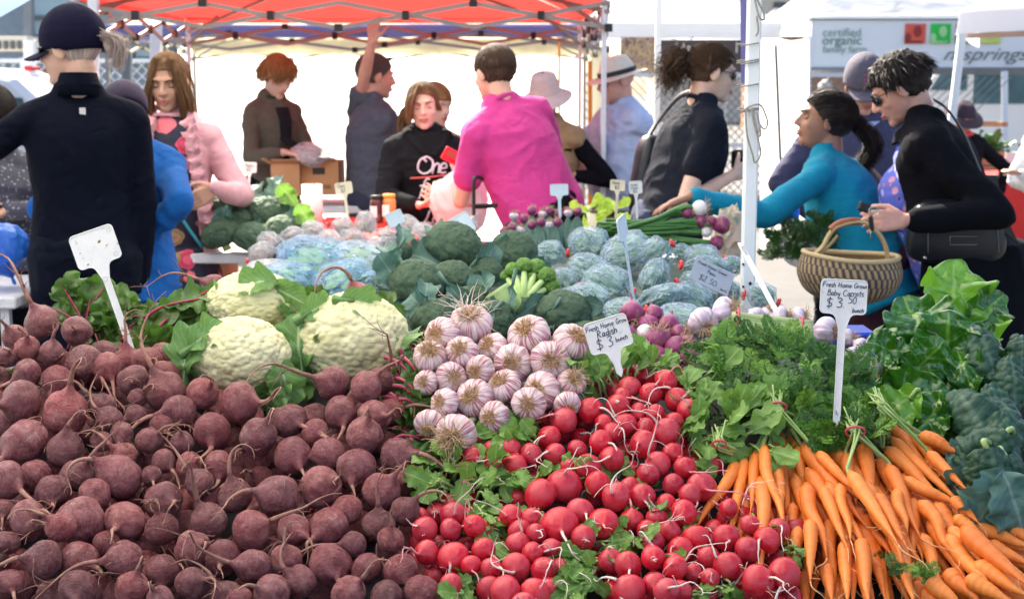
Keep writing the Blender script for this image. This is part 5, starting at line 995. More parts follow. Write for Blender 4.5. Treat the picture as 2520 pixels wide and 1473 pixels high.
# ------------------------------------------------------------------ stall tables
MT['blacktop'] = mottled('black_plastic_sheet', (.008, .008, .010), (.018, .018, .02), .85, 12, .3, 9, .02); MT['whitecloth'] = cloth('white_table_cover', (.70, .70, .72), .3)
MT['steel'] = mottled('painted_steel', (.55, .57, .60), (.62, .64, .66), .35, 6, spec=.5); MT['steel_lt'] = mottled('white_painted_steel', (.74, .78, .80), (.80, .83, .84), .35, 5); MT['blackpl'] = mottled('black_plastic', (.01, .01, .012), (.02, .02, .022), .4, 10)
o = thing('display_table', 'front produce table with a sloping black display bed', 'table', (0, 2.6, 0))
mb = MB(); 
def bed(u, v):
    X_ = -1.15 + 2.5 * u; Y_ = 2.05 + .95 * v; Z_ = .52 + .36 * np.minimum(1, v / .83) + .006 * np.sin(u * 60 + v * 9); return np.stack([X_, Y_, Z_], 1)
grid(mb, bed, 40, 16); mb.build('display_bed', MT['blacktop'], o)
mb = MB(); box(mb, (.1, 2.03, .49), (2.54, .03, .12)); box(mb, (.1, 2.03, .215), (2.5, .012, .42)); mb.build('front_skirt', MT['blacktop'], o, smooth=False)
for x in (-1.1, 1.3):
    for y in (2.1, 2.95): mb = MB(); box(mb, (x, y, .25 if y < 2.5 else .43), (.035, .035, .5 if y < 2.5 else .84)); mb.build('leg', MT['steel'], o, smooth=False)
o = thing('long_table', 'long stall table with a pale cover running away under bags and broccoli', 'table', (0, 4.2, 0)); mb = MB(); box(mb, (-.05, 4.22, .845), (1.5, 2.42, .04), bev=.006); mb.build('table_top', MT['whitecloth'], o, smooth=False)
mb = MB()
for sx in (-1, 1): grid(mb, lambda u, v: np.stack([-.05 + sx * (.755 + .015 * np.sin(u * 70)) + 0 * v, 3.02 + 2.4 * u, .862 - .3 * v], 1), 90, 5)
grid(mb, lambda u, v: np.stack([-.8 + 1.5 * u, 5.435 + .01 * np.sin(u * 60), .862 - .3 * v], 1), 60, 5); mb.build('table_cover', MT['whitecloth'], o)
for x in (-.74, .64):
    for y in (3.1, 4.3, 5.38): mb = MB(); box(mb, (x, y, .42), (.035, .035, .82)); mb.build('leg', MT['steel'], o, smooth=False)
# heaped packing under the bags
mb = MB(); 
def heap(u, v):
    x = -.78 + 1.50 * u; y = 2.93 + 2.35 * v; e = np.minimum(1, 5 * np.minimum(u, 1 - u)) * np.minimum(1, 6 * (1 - v)) * np.clip((v - .06) * 6, 0, 1) ; z = .868 + .10 * e * np.minimum(1, (1.35 - v) * 1.2) + .02 * np.sin(u * 17) * np.sin(v * 23) * e; return np.stack([x, y, z], 1)
grid(mb, heap, 50, 70); tag(mb.build('packing_sheet', mottled('dark_green_sheet', (.02, .045, .03), (.04, .08, .05), .7, 10)), 'dark sheet heaped under the bags and broccoli', 'sheet')
# right wing of the front table
o = thing('side_table', 'low side table under the lilac garlic at the right', 'table', (1.0, 3.15, 0)); mb = MB(); box(mb, (.98, 3.22, .83), (.9, .5, .03), bev=.005); mb.build('table_top', MT['blackpl'], o, smooth=False)
for x in (.58, 1.38):
    for y in (3.02, 3.42): mb = MB(); box(mb, (x, y, .407), (.03, .03, .813)); mb.build('leg', MT['steel'], o, smooth=False)
mb = MB(); q = at(2080, 845, 3.3); box(mb, (q[0], q[1] + .02, .845 + .03), (.13, .12, .10), bev=.006)
for k in range(4): box(mb, (q[0] - .06 + k * .04, q[1] - .045, .88), (.008, .008, .08))
tag(mb.build('plastic_crate', mottled('blue_plastic', (.01, .04, .40), (.015, .06, .5), .35, 8), smooth=False), 'small blue plastic crate below the woven basket', 'crate')
# ------------------------------------------------------------------ setting
def asphalt():
    t = NT('asphalt'); v = t.coord('Object'); c = t.ramp(t.noise(v, 1.3, 6, .6), [(.3, (.075, .072, .070)), (.7, (.115, .112, .108))]); c = t.mix(t.ramp(t.noise(v, 180, 2), [(.55, (0, 0, 0)), (.7, (.5,) * 3)]), c, (.20, .19, .18)); t.set(Base_Color=c, Roughness=.9); t.bump(t.noise(v, 150, 3), .5, .004); return t.m
mb = MB(); grid(mb, lambda u, v: np.stack([-300 + 600 * u, -40 + 640 * v, 0 * u], 1), 12, 12); tag(mb.build('ground', asphalt()), kind='structure')
def fabric(name, col, tr, trcol=None, rough=.7, alpha=None):
    if name in _M: return _M[name]
    t = NT(name); v = t.coord('Object'); c = t.ramp(t.noise(v, 3, 4), [(.3, tuple(x * .93 for x in col)), (.7, col)]); t.set(Base_Color=c, Roughness=rough); t.bump(t.noise(t.coord('Object', (1, 1, .4)), 2.2, 4, .5, 1), .6, .06); t.translucent(trcol or col, tr); _M[name] = t.m; return t.m
WHT = fabric('white_tent_fabric', (.80, .81, .83), .42, (.84, .85, .88)); STF = fabric('thin_stall_fabric', (.80, .80, .78), .75, (.90, .89, .86)); WALL = fabric('glowing_tent_wall', (.82, .82, .82), .72, (.92, .92, .90)); REDF = fabric('red_tent_fabric', (.55, .035, .030), .40, (.66, .055, .045)); PURF = fabric('purple_blue_fabric', (.13, .13, .32), .2, (.2, .2, .5)); CREAM = fabric('cream_tent_fabric', (.62, .58, .42), .45, (.75, .70, .50)); LBLUE = fabric('light_blue_fabric', (.42, .60, .80), .35, (.45, .65, .9))
def surf(mb, c4, n=14, sag=.0, seed=0, wr=.01):
    c = [np.asarray(q, float) for q in c4]
    def f(u, v):
        u = u[:, None]; v = v[:, None]; P = (c[0] * (1 - u) + c[1] * u) * (1 - v) + (c[3] * (1 - u) + c[2] * u) * v; P = P.copy(); P[:, 2:] -= sag * 16 * u * (1 - u) * v * (1 - v) * .5; return P + wr * vnoise(P * 1.0, 1.6, seed)[:, None] * np.array([.4, 1, .8])
    grid(mb, f, n, n)
def canopy(name, label, x0, x1, y0, y1, z, peak, mats, val=.2, legs=((0, 0), (1, 0), (1, 1), (0, 1)), cat='market tent', truss=True, legm='steel_lt', vm=None, flat=.0):
    o = thing(name, label, cat, ((x0 + x1) / 2, (y0 + y1) / 2, 0)); C4 = [np.array(p, float) for p in ((x0, y0, z), (x1, y0, z), (x1, y1, z), (x0, y1, z))]; pk = np.array([(x0 + x1) / 2, (y0 + y1) / 2, peak]); mb = MB()
    for i in range(4): a, b = C4[i], C4[(i + 1) % 4]; surf(mb, (a, b, pk, pk + .001), 16, .10, i)
    mb.build('roof', mats, o); mb = MB()
    for i in range(4): a, b = C4[i], C4[(i + 1) % 4]; surf(mb, (a - (0, 0, val), b - (0, 0, val), b + (0, 0, .012), a + (0, 0, .012)), 20, 0, i + 5, .012)
    mb.build('valance', vm or mats, o)
    for (i, j) in legs:
        x = (x0, x1)[i] + (.02 if i == 0 else -.02); y = (y0, y1)[j] + (.02 if j == 0 else -.02); mb = MB(); box(mb, (x, y, (z - .9) / 2 + .45), (.026, .026, z - .9 + .9 - .02), bev=.002); box(mb, (x, y, .45), (.034, .034, .9), bev=.003); box(mb, (x, y, .005), (.1, .1, .01)); mb.build('leg', MT[legm], o, smooth=False)
    if truss:
        mb = MB()
        def jt(c_, s_): q_ = MB(); box(q_, c_, s_); q_.build('joint', MT['blackpl'], o, smooth=False)
        for i in range(4):
            a, b = C4[i] - (0, 0, .055), C4[(i + 1) % 4] - (0, 0, .055); dn = np.array([0, 0, -.125]); N_ = 4
            for k in range(N_):
                p, q = a + (b - a) * k / N_, a + (b - a) * (k + 1) / N_
                if k % 2: bar(mb, p, q + dn, .012, .022); bar(mb, p + dn + .004, q + .004, .012, .022)
                else: bar(mb, p + dn, q, .012, .022); bar(mb, p + .004, q + dn + .004, .012, .022)
                jt((p + q) / 2 + dn / 2, (.035, .035, .05)); jt(q + (dn if k % 2 else 0), (.04, .04, .04))
            c = C4[i]; bar(mb, c - (0, 0, .1), pk * .55 + c * .45 - (0, 0, .16), .02, .02); bar(mb, c - (0, 0, .19), c * .8 + pk * .2 - (0, 0, .10), .018, .018)
        mb.build('scissor_frame', MT['frame_lt'], o, smooth=False)
    return o
MT['frame_lt'] = mottled('beige_frame', (.28, .25, .215), (.34, .31, .27), .45, 5)
canopy('market_tent', 'white market tent shading the front vegetables', -2.45, .635, .55, 3.63, 2.24, 3.1, STF, legs=((0, 0), (0, 1)), truss=False)
canopy('market_tent', 'white market tent behind the first one, only a thin sunlit leg in view', -2.45, .67, 3.72, 6.45, 2.24, 3.1, STF, legs=((1, 1),), truss=False)
canopy('market_tent', 'red market tent over the sellers with a beige scissor frame', -2.30, .50, 7.5, 10.2, 1.985, 2.5, REDF, val=.03, legm='steel_lt')
_cr = canopy('market_tent', 'cream market tent with a purple blue valance behind the red one', -3.1, .72, 10.95, 14.0, 1.97, 2.4, CREAM, val=.085, vm=PURF, legm='frame_lt')
mb = MB(); surf(mb, ((-3.1, 13.96, 1.83), (.72, 13.96, 1.83), (.72, 13.96, 1.98), (-3.1, 13.96, 1.98)), 14, 0, 6, .01); mb.build('back_valance', CREAM, _cr)
mb = MB(); surf(mb, ((-3.25, 14.05, .0), (.72, 14.05, .0), (.72, 14.05, 1.93), (-3.25, 14.05, 1.93)), 24, 0, 3, .03); o = mb.build('tent_wall', WALL); tag(o, 'white tent side wall glowing in the sun behind the sellers', 'tent wall')
mb = MB(); surf(mb, ((.76, 11.2, .0), (.76, 13.9, .0), (.76, 13.9, 1.85), (.76, 11.2, 1.85)), 14, 0, 4, .02); tag(mb.build('tent_wall', CREAM), 'cream side wall at the right end of the cream tent', 'tent wall')
# drilled pole of the first tent
o = thing('tent_pole', 'white square tent leg with drilled holes and rope tied round it', 'tent pole', (.597, 3.6, 0)); mb = MB(); px_ = (1840 - 1260) / 3500 * 3.63
box(mb, (px_, 3.6, 1.12), (.034, .034, 2.24), bev=.004); mb.build('tube', MT['steel_lt'], o, smooth=False)
mb = MB(); 
for y in (640, 697, 765): c = at(1846, y, 3.582); tube(mb, np.array([c + (0, .001, 0), c - (0, .0015, 0)]), .0042, 12)
for y in (650, 705): c = at(1829, y, 3.582); tube(mb, np.array([c + (0, .001, 0), c - (0, .0015, 0)]), .003, 10)
mb.build('holes', MT['blackpl'], o)
o = thing('rope', 'thin grey rope wound round the white tent leg and hanging in loops', 'rope', at(1850, 250, 3.57)); mb = MB(); rp = mottled('grey_rope', (.22, .20, .18), (.42, .40, .37), .85, 200, .5, 400)
for y in (110, 150, 155, 210, 268, 272): 
    c = at(1840, y, 3.6); h = .0215; tube(mb, smoothpath([c + (-h, -h, -.004), c + (h, -h, .003), c + (h, h, .006), c + (-h, h, 0), c + (-h, -h, .002)], 16), .0018, 5)
for lp in ([(1828, 275), (1845, 262), (1870, 258), (1883, 280), (1889, 305), (1880, 318), (1868, 300), (1862, 275)], [(1835, 270), (1838, 330), (1852, 380), (1858, 400), (1872, 380), (1868, 350), (1855, 300), (1850, 268)], [(1852, 265), (1858, 300), (1866, 332), (1872, 330), (1866, 290)], [(1856, -10), (1862, 20), (1870, 45), (1880, 48), (1878, 30), (1866, 5), (1858, -20)], [(1862, 40), (1866, 75), (1860, 90)]):
    tube(mb, smoothpath([at(x, y, 3.56) for x, y in lp], 50), .0026, 6)
mb.build('coils', rp, o)
mb = MB(); p0 = at(1826, -30, 3.63); surf(mb, (at(1823, 205, 3.64), at(1834, 215, 3.64), at(1842, -40, 3.64), at(1820, -40, 3.64)), 12, 0, 2, .006); tag(mb.build('rolled_curtain', PURF), 'narrow purple blue tent curtain gathered beside the white leg', 'curtain')
mb = MB(); c = at(-40, -20, 3.6); surf(mb, (at(-60, 60, 5.5), at(0, 42, 5.5), at(95, -12, 5.5), at(-60, -60, 5.5)), 10, 0, 2, .006); o = thing('awning', 'pale blue awning corner at the top left', 'awning', at(-60, 0, 5.5)); surf(mb, (at(-60, 60, 5.5), at(-60, 60, 5.5) + (-1.6, .1, 0), at(-60, 60, 5.5) + (-1.6, .1, .35), at(-60, -60, 5.5)), 10, 0, 3, .006); mb.build('fabric', LBLUE, o); mb = MB(); q = at(-75, 60, 5.5); bar(mb, (q[0], 5.5, 0), (q[0], 5.5, q[2] + .15), .03, bev=.003); mb.build('leg', MT['steel_lt'], o, smooth=False)
# straps, extra poles
def pole(px, y0, y1, Y, w, label, mt='steel_lt', pxb=None, nm='tent_pole', cat='tent pole', full=True):
    a = at(px, y0, Y); b = at(pxb or px, y1, Y); b = b + (b - a) / max(1e-6, (a[2] - b[2])) * b[2] if full else b; mb = MB(); bar(mb, a, b, w, w, (0, 1, 0), w * .1); return tag(mb.build(nm, MT[mt], smooth=False), label, cat)
MT['orange'] = mottled('orange_strap', (.80, .30, .03), (.85, .38, .06), .6, 10); MT['greypost'] = mottled('grey_steel_post', (.16, .18, .20), (.20, .22, .24), .5, 3); MT['whitepost'] = mottled('white_post', (.7, .7, .68), (.78, .78, .76), .5, 3); MT['darkcord'] = mottled('dark_cord', (.04, .05, .05), (.07, .08, .08), .8, 30)
pole(230, -20, 300, 7.45, .05, 'white tent pole above the navy cap')
pole(384, 60, 300, 10.4, .075, 'white double tent pole left of the girl with the pink jacket')
pole(1376, 92, 470, 10.45, .018, 'orange strap hanging beside the pale pole behind the pink shirt', 'orange', nm='strap', cat='strap', full=False)
pole(1452, 150, 505, 9.9, .03, 'orange tent strap hanging left of the man with the straw hat', 'orange', nm='strap', cat='strap', full=False)
pole(1909, 110, 480, 12.5, .025, 'thin dark guy rope beside the white marquee wall', 'darkcord', nm='guy_rope', cat='rope', full=False, pxb=1924)
pole(1905, 100, 520, 19.0, .07, 'blue grey leg of the marquee with the brown banner', 'greypost')
pole(1988, 90, 480, 17.9, .07, 'white leg of the organic farm tent')
pole(2472, 175, 400, 17.9, .07, 'second white leg of the organic farm tent, in front of the van')
pole(2368, 80, 330, 8.9, .045, 'leaning white leg of the white tent at the right', pxb=2338)
pole(70, -20, 200, 17.6, .11, 'dark window post at the far left', 'greypost')
pole(313, 55, 360, 13.5, .085, 'dark grey steel post behind the navy woman', 'greypost')
pole(74, 98, 220, 14.5, .10, 'white bollard post above the parked white car', 'whitepost')
# ------------------------------------------------------------------ background left: building, fence, car
def brickm(name, a, b, m_, sc):
    t = NT(name); v = t.coord('Object'); s = t.n('ShaderNodeSeparateXYZ'); t.l(v, s.inputs[0]); cb = t.n('ShaderNodeCombineXYZ'); t.l(s.outputs[0], cb.inputs[0]); t.l(s.outputs[2], cb.inputs[1])
    br = t.n('ShaderNodeTexBrick'); br.inputs['Scale'].default_value = sc; br.inputs['Color1'].default_value = (*a, 1); br.inputs['Color2'].default_value = (*b, 1); br.inputs['Mortar'].default_value = (*m_, 1); br.inputs['Mortar Size'].default_value = .012; t.l(cb.outputs[0], br.inputs['Vector']); t.set(Base_Color=br.outputs['Color'], Roughness=.9); return t.m
MT['bluebrick'] = brickm('grey_blue_brick', (.22, .27, .30), (.26, .31, .34), (.32, .36, .38), 5); MT['winblue'] = mottled('pale_window_pane', (.30, .42, .47), (.38, .50, .54), .15, 1.2); MT['darkframe'] = mottled('dark_window_frame', (.09, .10, .10), (.12, .13, .13), .5, 2)
o = thing('building', 'long grey blue brick building with big windows behind the left side', 'building', (-8, 20, 0)); mb = MB(); box(mb, (-9, 21.5, 1.75), (16, 3, 3.5)); mb.build('wall', MT['bluebrick'], o, smooth=False)
for (x0, x1, y0, y1) in ((82, 205, -20, 92), (330, 402, 62, 146), (440, 540, 40, 140)):
    a = at(x0, y1, 19.98); b = at(x1, y0, 19.98); mb = MB(); box(mb, ((a[0] + b[0]) / 2, 19.97, (a[2] + b[2]) / 2), (b[0] - a[0], .06, b[2] - a[2])); f = mb.build('window', MT['winblue'], o, smooth=False); mb = MB()
    for z in (a[2], b[2], a[2] + (b[2] - a[2]) * .42): box(mb, ((a[0] + b[0]) / 2, 19.93, z), (b[0] - a[0] + .1, .1, .06))
    for x in (a[0], b[0]): box(mb, (x, 19.925, (a[2] + b[2]) / 2), (.06, .09, b[2] - a[2]))
    g = mb.mesh('frame', MT['darkframe'], False); q = bpy.data.objects.new('frame', g); COL.objects.link(q); q.parent = f
o = thing('parapet', 'curved cream parapet with arched openings at the far left', 'parapet', at(20, 110, 16.5)); mb = MB(); a = at(-60, 100, 16.5); b = at(62, 118, 16.5); box(mb, (a + b) / 2, (.75, .4, .17)); mb.build('band', mottled('cream_render', (.62, .56, .45), (.70, .64, .52), .8, 2), o, smooth=False); mb = MB()
for k in range(5): c = at(-20 + k * 17, 111, 16.28); box(mb, c, (.05, .04, .09), bev=.01)
mb.build('openings', MT['darkframe'], o, smooth=False)
o = thing('wire_fence', 'chain link fence with a top rail in front of the grey building', 'fence', (-5.5, 16.2, 0)); mb = MB(); x0, x1 = -7.8, -3.4; 
for k in range(46):
    x = x0 + k * .12; tube(mb, np.array([[x, 16.2, .05], [x + 1.75, 16.2, 1.8]]), .006, 4, False); tube(mb, np.array([[x, 16.215, 1.8], [x + 1.75, 16.215, .05]]), .006, 4, False)
mb.build('mesh', MT['steel'], o, smooth=False); mb = MB(); bar(mb, (x0, 16.2, 1.82), (-1.0, 16.2, 1.82), .045); [bar(mb, (x, 16.2, 0), (x, 16.2, 1.85), .05) for x in (-7.8, -5.5, -3.2, -1.0)]; mb.build('rail', MT['steel'], o, smooth=False)
o = thing('wire_fence', 'chain link fence seen between the straw hat man and the pole', 'fence', (1.6, 17, 0)); mb = MB()
for k in range(40): x = .4 + k * .10; tube(mb, np.array([[x, 17, .05], [x + 1.6, 17, 1.65]]), .006, 4, False); tube(mb, np.array([[x, 17.015, 1.65], [x + 1.6, 17.015, .05]]), .006, 4, False)
mb.build('mesh', MT['greypost'], o, smooth=False); mb = MB(); bar(mb, (.4, 17, 1.67), (4.6, 17, 1.67), .05); bar(mb, (.4, 17, .85), (4.6, 17, .85), .05); mb.build('rail', MT['steel'], o, smooth=False)
MT['carwhite'] = mottled('white_car_paint', (.74, .75, .77), (.78, .79, .80), .2, 2, spec=.6); MT['glass'] = mottled('car_glass', (.03, .08, .10), (.08, .17, .20), .06, 3, spec=.8); MT['rubber'] = mottled('tyre_rubber', (.012,) * 3, (.02,) * 3, .8, 20); MT['rim'] = mottled('wheel_metal', (.5,) * 3, (.6,) * 3, .35, 5, metal=.7); MT['redlamp'] = mottled('red_lamp_lens', (.6, .02, .02), (.7, .04, .03), .2, 10)
def vehicle(name, label, cat, prof, x0, y0, W, flipx, wins, wheels, lamp=None, paint='carwhite'):
    """side profile in x-z extruded along y"""
    o = thing(name, label, cat, (x0, y0, 0)); P = np.array(prof, float); s = -1 if flipx else 1; mb = MB(); n = len(P); rings = []; c = P.mean(0)
    for t, k in ((0, .93), (.04, .985), (.12, 1), (.88, 1), (.96, .985), (1, .93)):
        Q = c + (P - c) * k; rings.append(np.c_[x0 + s * Q[:, 0], np.full(n, y0 + t * W), Q[:, 1]])
    mb.add(np.concatenate(rings), [quads(len(rings), n, True), np.array([list(range(n))]), np.array([list(range(5 * n, 6 * n))[::-1]])]); mb.build('body', MT[paint], o, smooth=False)
    for w_ in wins:
        mb = MB(); p = [(x0 + s * a, b) for a, b in w_]; prism(mb, [(q[0], q[1]) for q in p], .02, (0, y0 - .004 + .0, 0), (1, 0, 0), (0, 0, 1)); mb.build('window', MT['glass'], o, smooth=False)
    for wx in wheels:
        for yy in (y0 + .1, y0 + W - .1): mb = MB(); tube(mb, np.array([[x0 + s * wx, yy - .1, .32], [x0 + s * wx, yy + .1, .32]]), .32, 24); q = mb.build('wheel', MT['rubber'], o, smooth=False)
    if lamp: mb = MB(); box(mb, (x0 + s * lamp[0], y0 + W / 2, lamp[1]), (.08, .25, .05), bev=.01); mb.build('brake_lamp', MT['redlamp'], o, smooth=False)
    return o
vehicle('parked_car', 'white parked car with a dark side window at the far left', 'car', [(-3.6, .3), (.95, .3), (1.0, .75), (.98, 1.0), (.72, 1.35), (.45, 1.60), (.1, 1.70), (-1.6, 1.72), (-2.5, 1.2), (-3.6, 1.0)], -5.0, 13.2, 1.7, False, [[(.12, 1.05), (.62, 1.05), (.50, 1.42), (.02, 1.46)], [(-1.5, 1.05), (-.05, 1.05), (-.15, 1.48), (-1.3, 1.48)]], (-2.7, .25), (.32, 1.70))
vehicle('parked_van', 'pale van with dark windows behind the organic farm tent', 'van', [(-.6, .3), (4.5, .3), (4.5, 2.35), (1.2, 2.35), (.5, 2.2), (-.05, 1.45), (-.6, 1.2)], 6.1, 21.5, 1.9, False, [[(.15, 1.5), (.7, 1.5), (.7, 2.15), (.55, 2.15)], [(.8, 1.3), (1.7, 1.3), (1.7, 2.1), (.8, 2.1)], [(1.85, 1.3), (2.8, 1.3), (2.8, 2.1), (1.85, 2.1)]], (.3, 3.7))
# ------------------------------------------------------------------ background right: tents with banners
canopy('market_tent', 'white marquee with a brown banner behind the straw hat man', 1.0, 3.72, 20, 23, 2.42, 3.3, WHT, val=.22, truss=False, legs=((0, 0), (0, 1)))
def m_beans():
    t = NT('printed_bean_photo'); v = t.coord('Object'); f = t.n('ShaderNodeTexVoronoi'); f.inputs['Scale'].default_value = 14; t.l(v, f.inputs['Vector']); c = t.ramp(t.math('FRACT', t.math('MULTIPLY', f.outputs['Distance'], 2.3)), [(.1, (.48, .30, .20)), (.4, (.62, .42, .30)), (.75, (.20, .10, .06))]); c = t.mix(t.ramp(t.noise(v, 9, 3), [(.4, (0, 0, 0)), (.6, (.6,) * 3)]), c, (.70, .45, .18)); t.set(Base_Color=c, Roughness=.6); return t.m
def quadpx(mb, x0, x1, y0, y1, Y, th=.01):
    a = at(x0, y1, Y); b = at(x1, y0, Y); box(mb, ((a[0] + b[0]) / 2, Y, (a[2] + b[2]) / 2), (abs(b[0] - a[0]), th, abs(b[2] - a[2])))
def textobj(name, txt, px, py, hpx, Y, m_, parent, shear=0, align='LEFT', sx=1.0):
    cu = bpy.data.curves.new('t', 'FONT'); cu.body = txt; cu.size = hpx * Y / FPX * 1.35; cu.shear = shear; cu.extrude = .002; cu.align_x = align; cu.offset = .0
    o_ = bpy.data.objects.new('t', cu); COL.objects.link(o_); dg = bpy.context.evaluated_depsgraph_get(); me = bpy.data.meshes.new_from_object(o_.evaluated_get(dg)); bpy.data.objects.remove(o_); me.name = name; me.materials.clear(); me.materials.append(m_)
    V = np.empty(len(me.vertices) * 3, np.float32); me.vertices.foreach_get('co', V); V = V.reshape(-1, 3); p = at(px, py, Y); me.vertices.foreach_set('co', np.stack([p[0] + V[:, 0] * sx, p[1] - V[:, 2] * 1 - .0, p[2] + V[:, 1]], 1).astype(np.float32).ravel()); me.update(); return link(name, me, parent)
o = thing('banner', 'brown banner with a coffee bean photo and white serif letters', 'banner', at(1710, 145, 19.9)); mb = MB(); quadpx(mb, 1622, 1894, 98, 190, 19.85); mb.build('panel', mottled('brown_banner', (.075, .055, .055), (.10, .075, .07), .6, 2), o, smooth=False); mb = MB(); quadpx(mb, 1526, 1618, 92, 190, 19.85); mb.build('bean_picture', m_beans(), o, smooth=False)
MT['ltr'] = mottled('cream_lettering', (.70, .66, .58), (.75, .72, .64), .6, 3); textobj('lettering', 'Heall       l', 1660, 130, 27, 19.83, MT['ltr'], o, sx=1.0)
canopy('market_tent', 'white peaked tent above the organic farm banner', 3.72, 8.2, 18.05, 22.5, 2.42, 4.2, WHT, val=.1, truss=False, legs=((1, 1), (0, 1)))
o = thing('banner', 'pale grey certified organic family farm banner with four coloured squares', 'banner', at(2250, 110, 18)); mb = MB(); quadpx(mb, 1994, 2900, 50, 166, 17.95, .02); mb.build('panel', mottled('pale_grey_banner', (.72, .76, .77), (.76, .79, .80), .6, 1.5), o, smooth=False)
mb = MB(); quadpx(mb, 1990, 2900, 46, 50, 17.94, .05); quadpx(mb, 1990, 2900, 166, 172, 17.94, .05); quadpx(mb, 1988, 1994, 46, 172, 17.93, .05); quadpx(mb, 2000, 2900, 172, 184, 18.2, .05); mb.build('frame', MT['greypost'], o, smooth=False)
GRN = mottled('green_lettering', (.08, .22, .16), (.10, .26, .19), .6, 3); GRY = mottled('grey_lettering', (.15, .19, .19), (.18, .22, .22), .6, 3); LG = mottled('light_green_lettering', (.20, .32, .28), (.24, .36, .31), .6, 3)
textobj('lettering', 'certified', 2024, 90, 21, 17.92, LG, o); textobj('lettering', 'organic', 2023, 110, 23, 17.92, GRN, o, sx=1.05); textobj('lettering', 'family farm', 2024, 130, 18, 17.92, LG, o); sc = textobj('lettering', 'n springs farm', 2318, 148, 32, 17.92, GRY, o, .45, sx=1.32)
for x0, x1, col, c2, nm in ((2226, 2279, (.62, .10, .06), (.30, .03, .03), 'red'), (2289, 2341, (.02, .50, .06), (.35, .65, .3), 'green'), (2351, 2402, (.35, .10, .07), (.05, .35, .05), 'brown'), (2412, 2464, (.52, .62, .12), (.65, .7, .2), 'yellow green')):
    mb = MB(); quadpx(mb, x0, x1, 59, 108, 17.925, .01); q = mb.build('picture_square', mottled(nm.replace(' ', '_') + '_square', col, tuple(x * 1.15 for x in col), .6, 2), o, smooth=False); q['label'] = nm + ' picture square'; mb = MB(); p = at((x0 + x1) / 2 + 6, 78, 17.91); ball(mb, p, (.05, .004, .07)); ball(mb, p + (-.12, 0, -.08), (.04, .004, .06)); box(mb, p + (-.05, -.002, -.13), (.22, .004, .03)); q = mb.build('motif', mottled(nm.replace(' ', '_') + '_motif', c2, c2, .6), o)
# right tent corner
o = thing('market_tent', 'sunlit white tent corner reaching in from the right edge', 'market tent', at(2400, 60, 8.8)); mb = MB(); a = at(2352, 84, 8.9); b = at(2760, 60, 8.1); a2 = at(2362, 30, 8.9); b2 = at(2760, -10, 8.1); pk = at(2640, -90, 10.2); surf(mb, (a, b, b2, a2), 12, 0, 1, .01); surf(mb, (a2, b2, pk, pk + .01), 12, .03, 2, .01); l1 = np.array([3.85, 11.9, a[2]]); surf(mb, (a2, pk, l1 + (0, 0, .15), l1 + (0, 0, .14)), 10, 0, 2, .01); surf(mb, (a, a2, l1 + (0, 0, .14), l1), 8, 0, 3, .01); mb.build('roof', WHT, o)
mb = MB(); bar(mb, a + (.05, .1, -.01), b + (0, .1, -.03), .03, .03); mb.build('rail', mottled('tan_rail', (.45, .30, .24), (.55, .38, .3), .5), o, smooth=False)
# white marquee wall right of the pole
mb = MB(); surf(mb, (at(1872, 570, 13.2) * (1, 1, 0), at(1990, 570, 15) * (1, 1, 0), at(1990, 98, 15), at(1872, 98, 13.2)), 16, 0, 8, .03); tag(mb.build('tent_wall', WALL), 'bright white tent wall between the pole and the organic farm tent', 'tent wall')
# far buildings, flags and tree
CB_ = mottled('cream_stone', (.62, .55, .42), (.70, .63, .50), .85, .5); o = thing('building', 'distant cream building with rows of windows above the tents', 'building', (12, 70, 0)); mb = MB(); box(mb, (15.5, 72, 4.5), (17, 6, 9)); mb.build('wall', CB_, o, smooth=False); mb = MB()
for i in range(10):
    for j in range(3): mb2 = MB(); box(mb2, (8.1 + i * 1.55, 68.96, 3.5 + j * 1.7), (.6, .12, .95)); mb2.build('window', MT['darkframe'], o, smooth=False)
o = thing('building', 'distant low house with a blue grey roof and brick wall', 'building', (11.5, 55, 0)); mb = MB(); box(mb, (11.2, 55, 1.75), (4.2, 4, 3.5)); mb.build('wall', mottled('orange_brick', (.42, .20, .10), (.50, .26, .14), .85, 1), o, smooth=False); mb = MB(); P0 = np.array([[8.9, 52.8, 3.5], [13.5, 52.8, 3.5], [13.5, 57.2, 3.5], [8.9, 57.2, 3.5], [10, 55, 4.6], [12.4, 55, 4.6]]); mb.add(P0, [np.array([[0, 1, 5, 4], [2, 3, 4, 5]]), np.array([[1, 2, 5], [3, 0, 4]])]); mb.build('roof', mottled('slate_roof', (.10, .13, .16), (.15, .18, .21), .7, 2), o, smooth=False)
for k, (x, y, Y, lab) in enumerate([(1520, 30, 24, 'small orange flag above the brown banner tent, left'), (2042, 36, 30, 'orange red flag beside the tree'), (1792, 12, 30, 'orange flag near the distant cream building')]):
    c = at(x, y, Y); o = thing('flag', lab, 'flag', c * (1, 1, 0)); mb = MB(); bar(mb, c * (1, 1, 0), c + (0, 0, .3), .03); mb.build('flag_pole', MT['steel'], o); mb = MB(); surf(mb, (c + (.02, 0, -.22), c + (.20, .1, -.25), c + (.16, .1, .2), c + (.02, 0, .28)), 8, 0, k, .02); mb.build('cloth', REDF if k == 1 else MT['orange'], o)
o = thing('tree', 'yellow green tree above the organic farm tent', 'tree', (11.5, 42, 0)); mb = MB(); tube(mb, smoothpath([(11.5, 42, 0), (11.45, 42, 2), (11.6, 42.1, 4)], 8), np.linspace(.25, .12, 8), 8)
for k in range(5): tube(mb, smoothpath([(11.55, 42, 2.6 + .2 * k), (11.5 + math.cos(k * 2) * 1, 42 + math.sin(k * 2), 3.8 + .2 * k), (11.5 + math.cos(k * 2) * 1.6, 42 + math.sin(k * 2) * 1.5, 4.8)], 8), np.linspace(.08, .03, 8), 6)
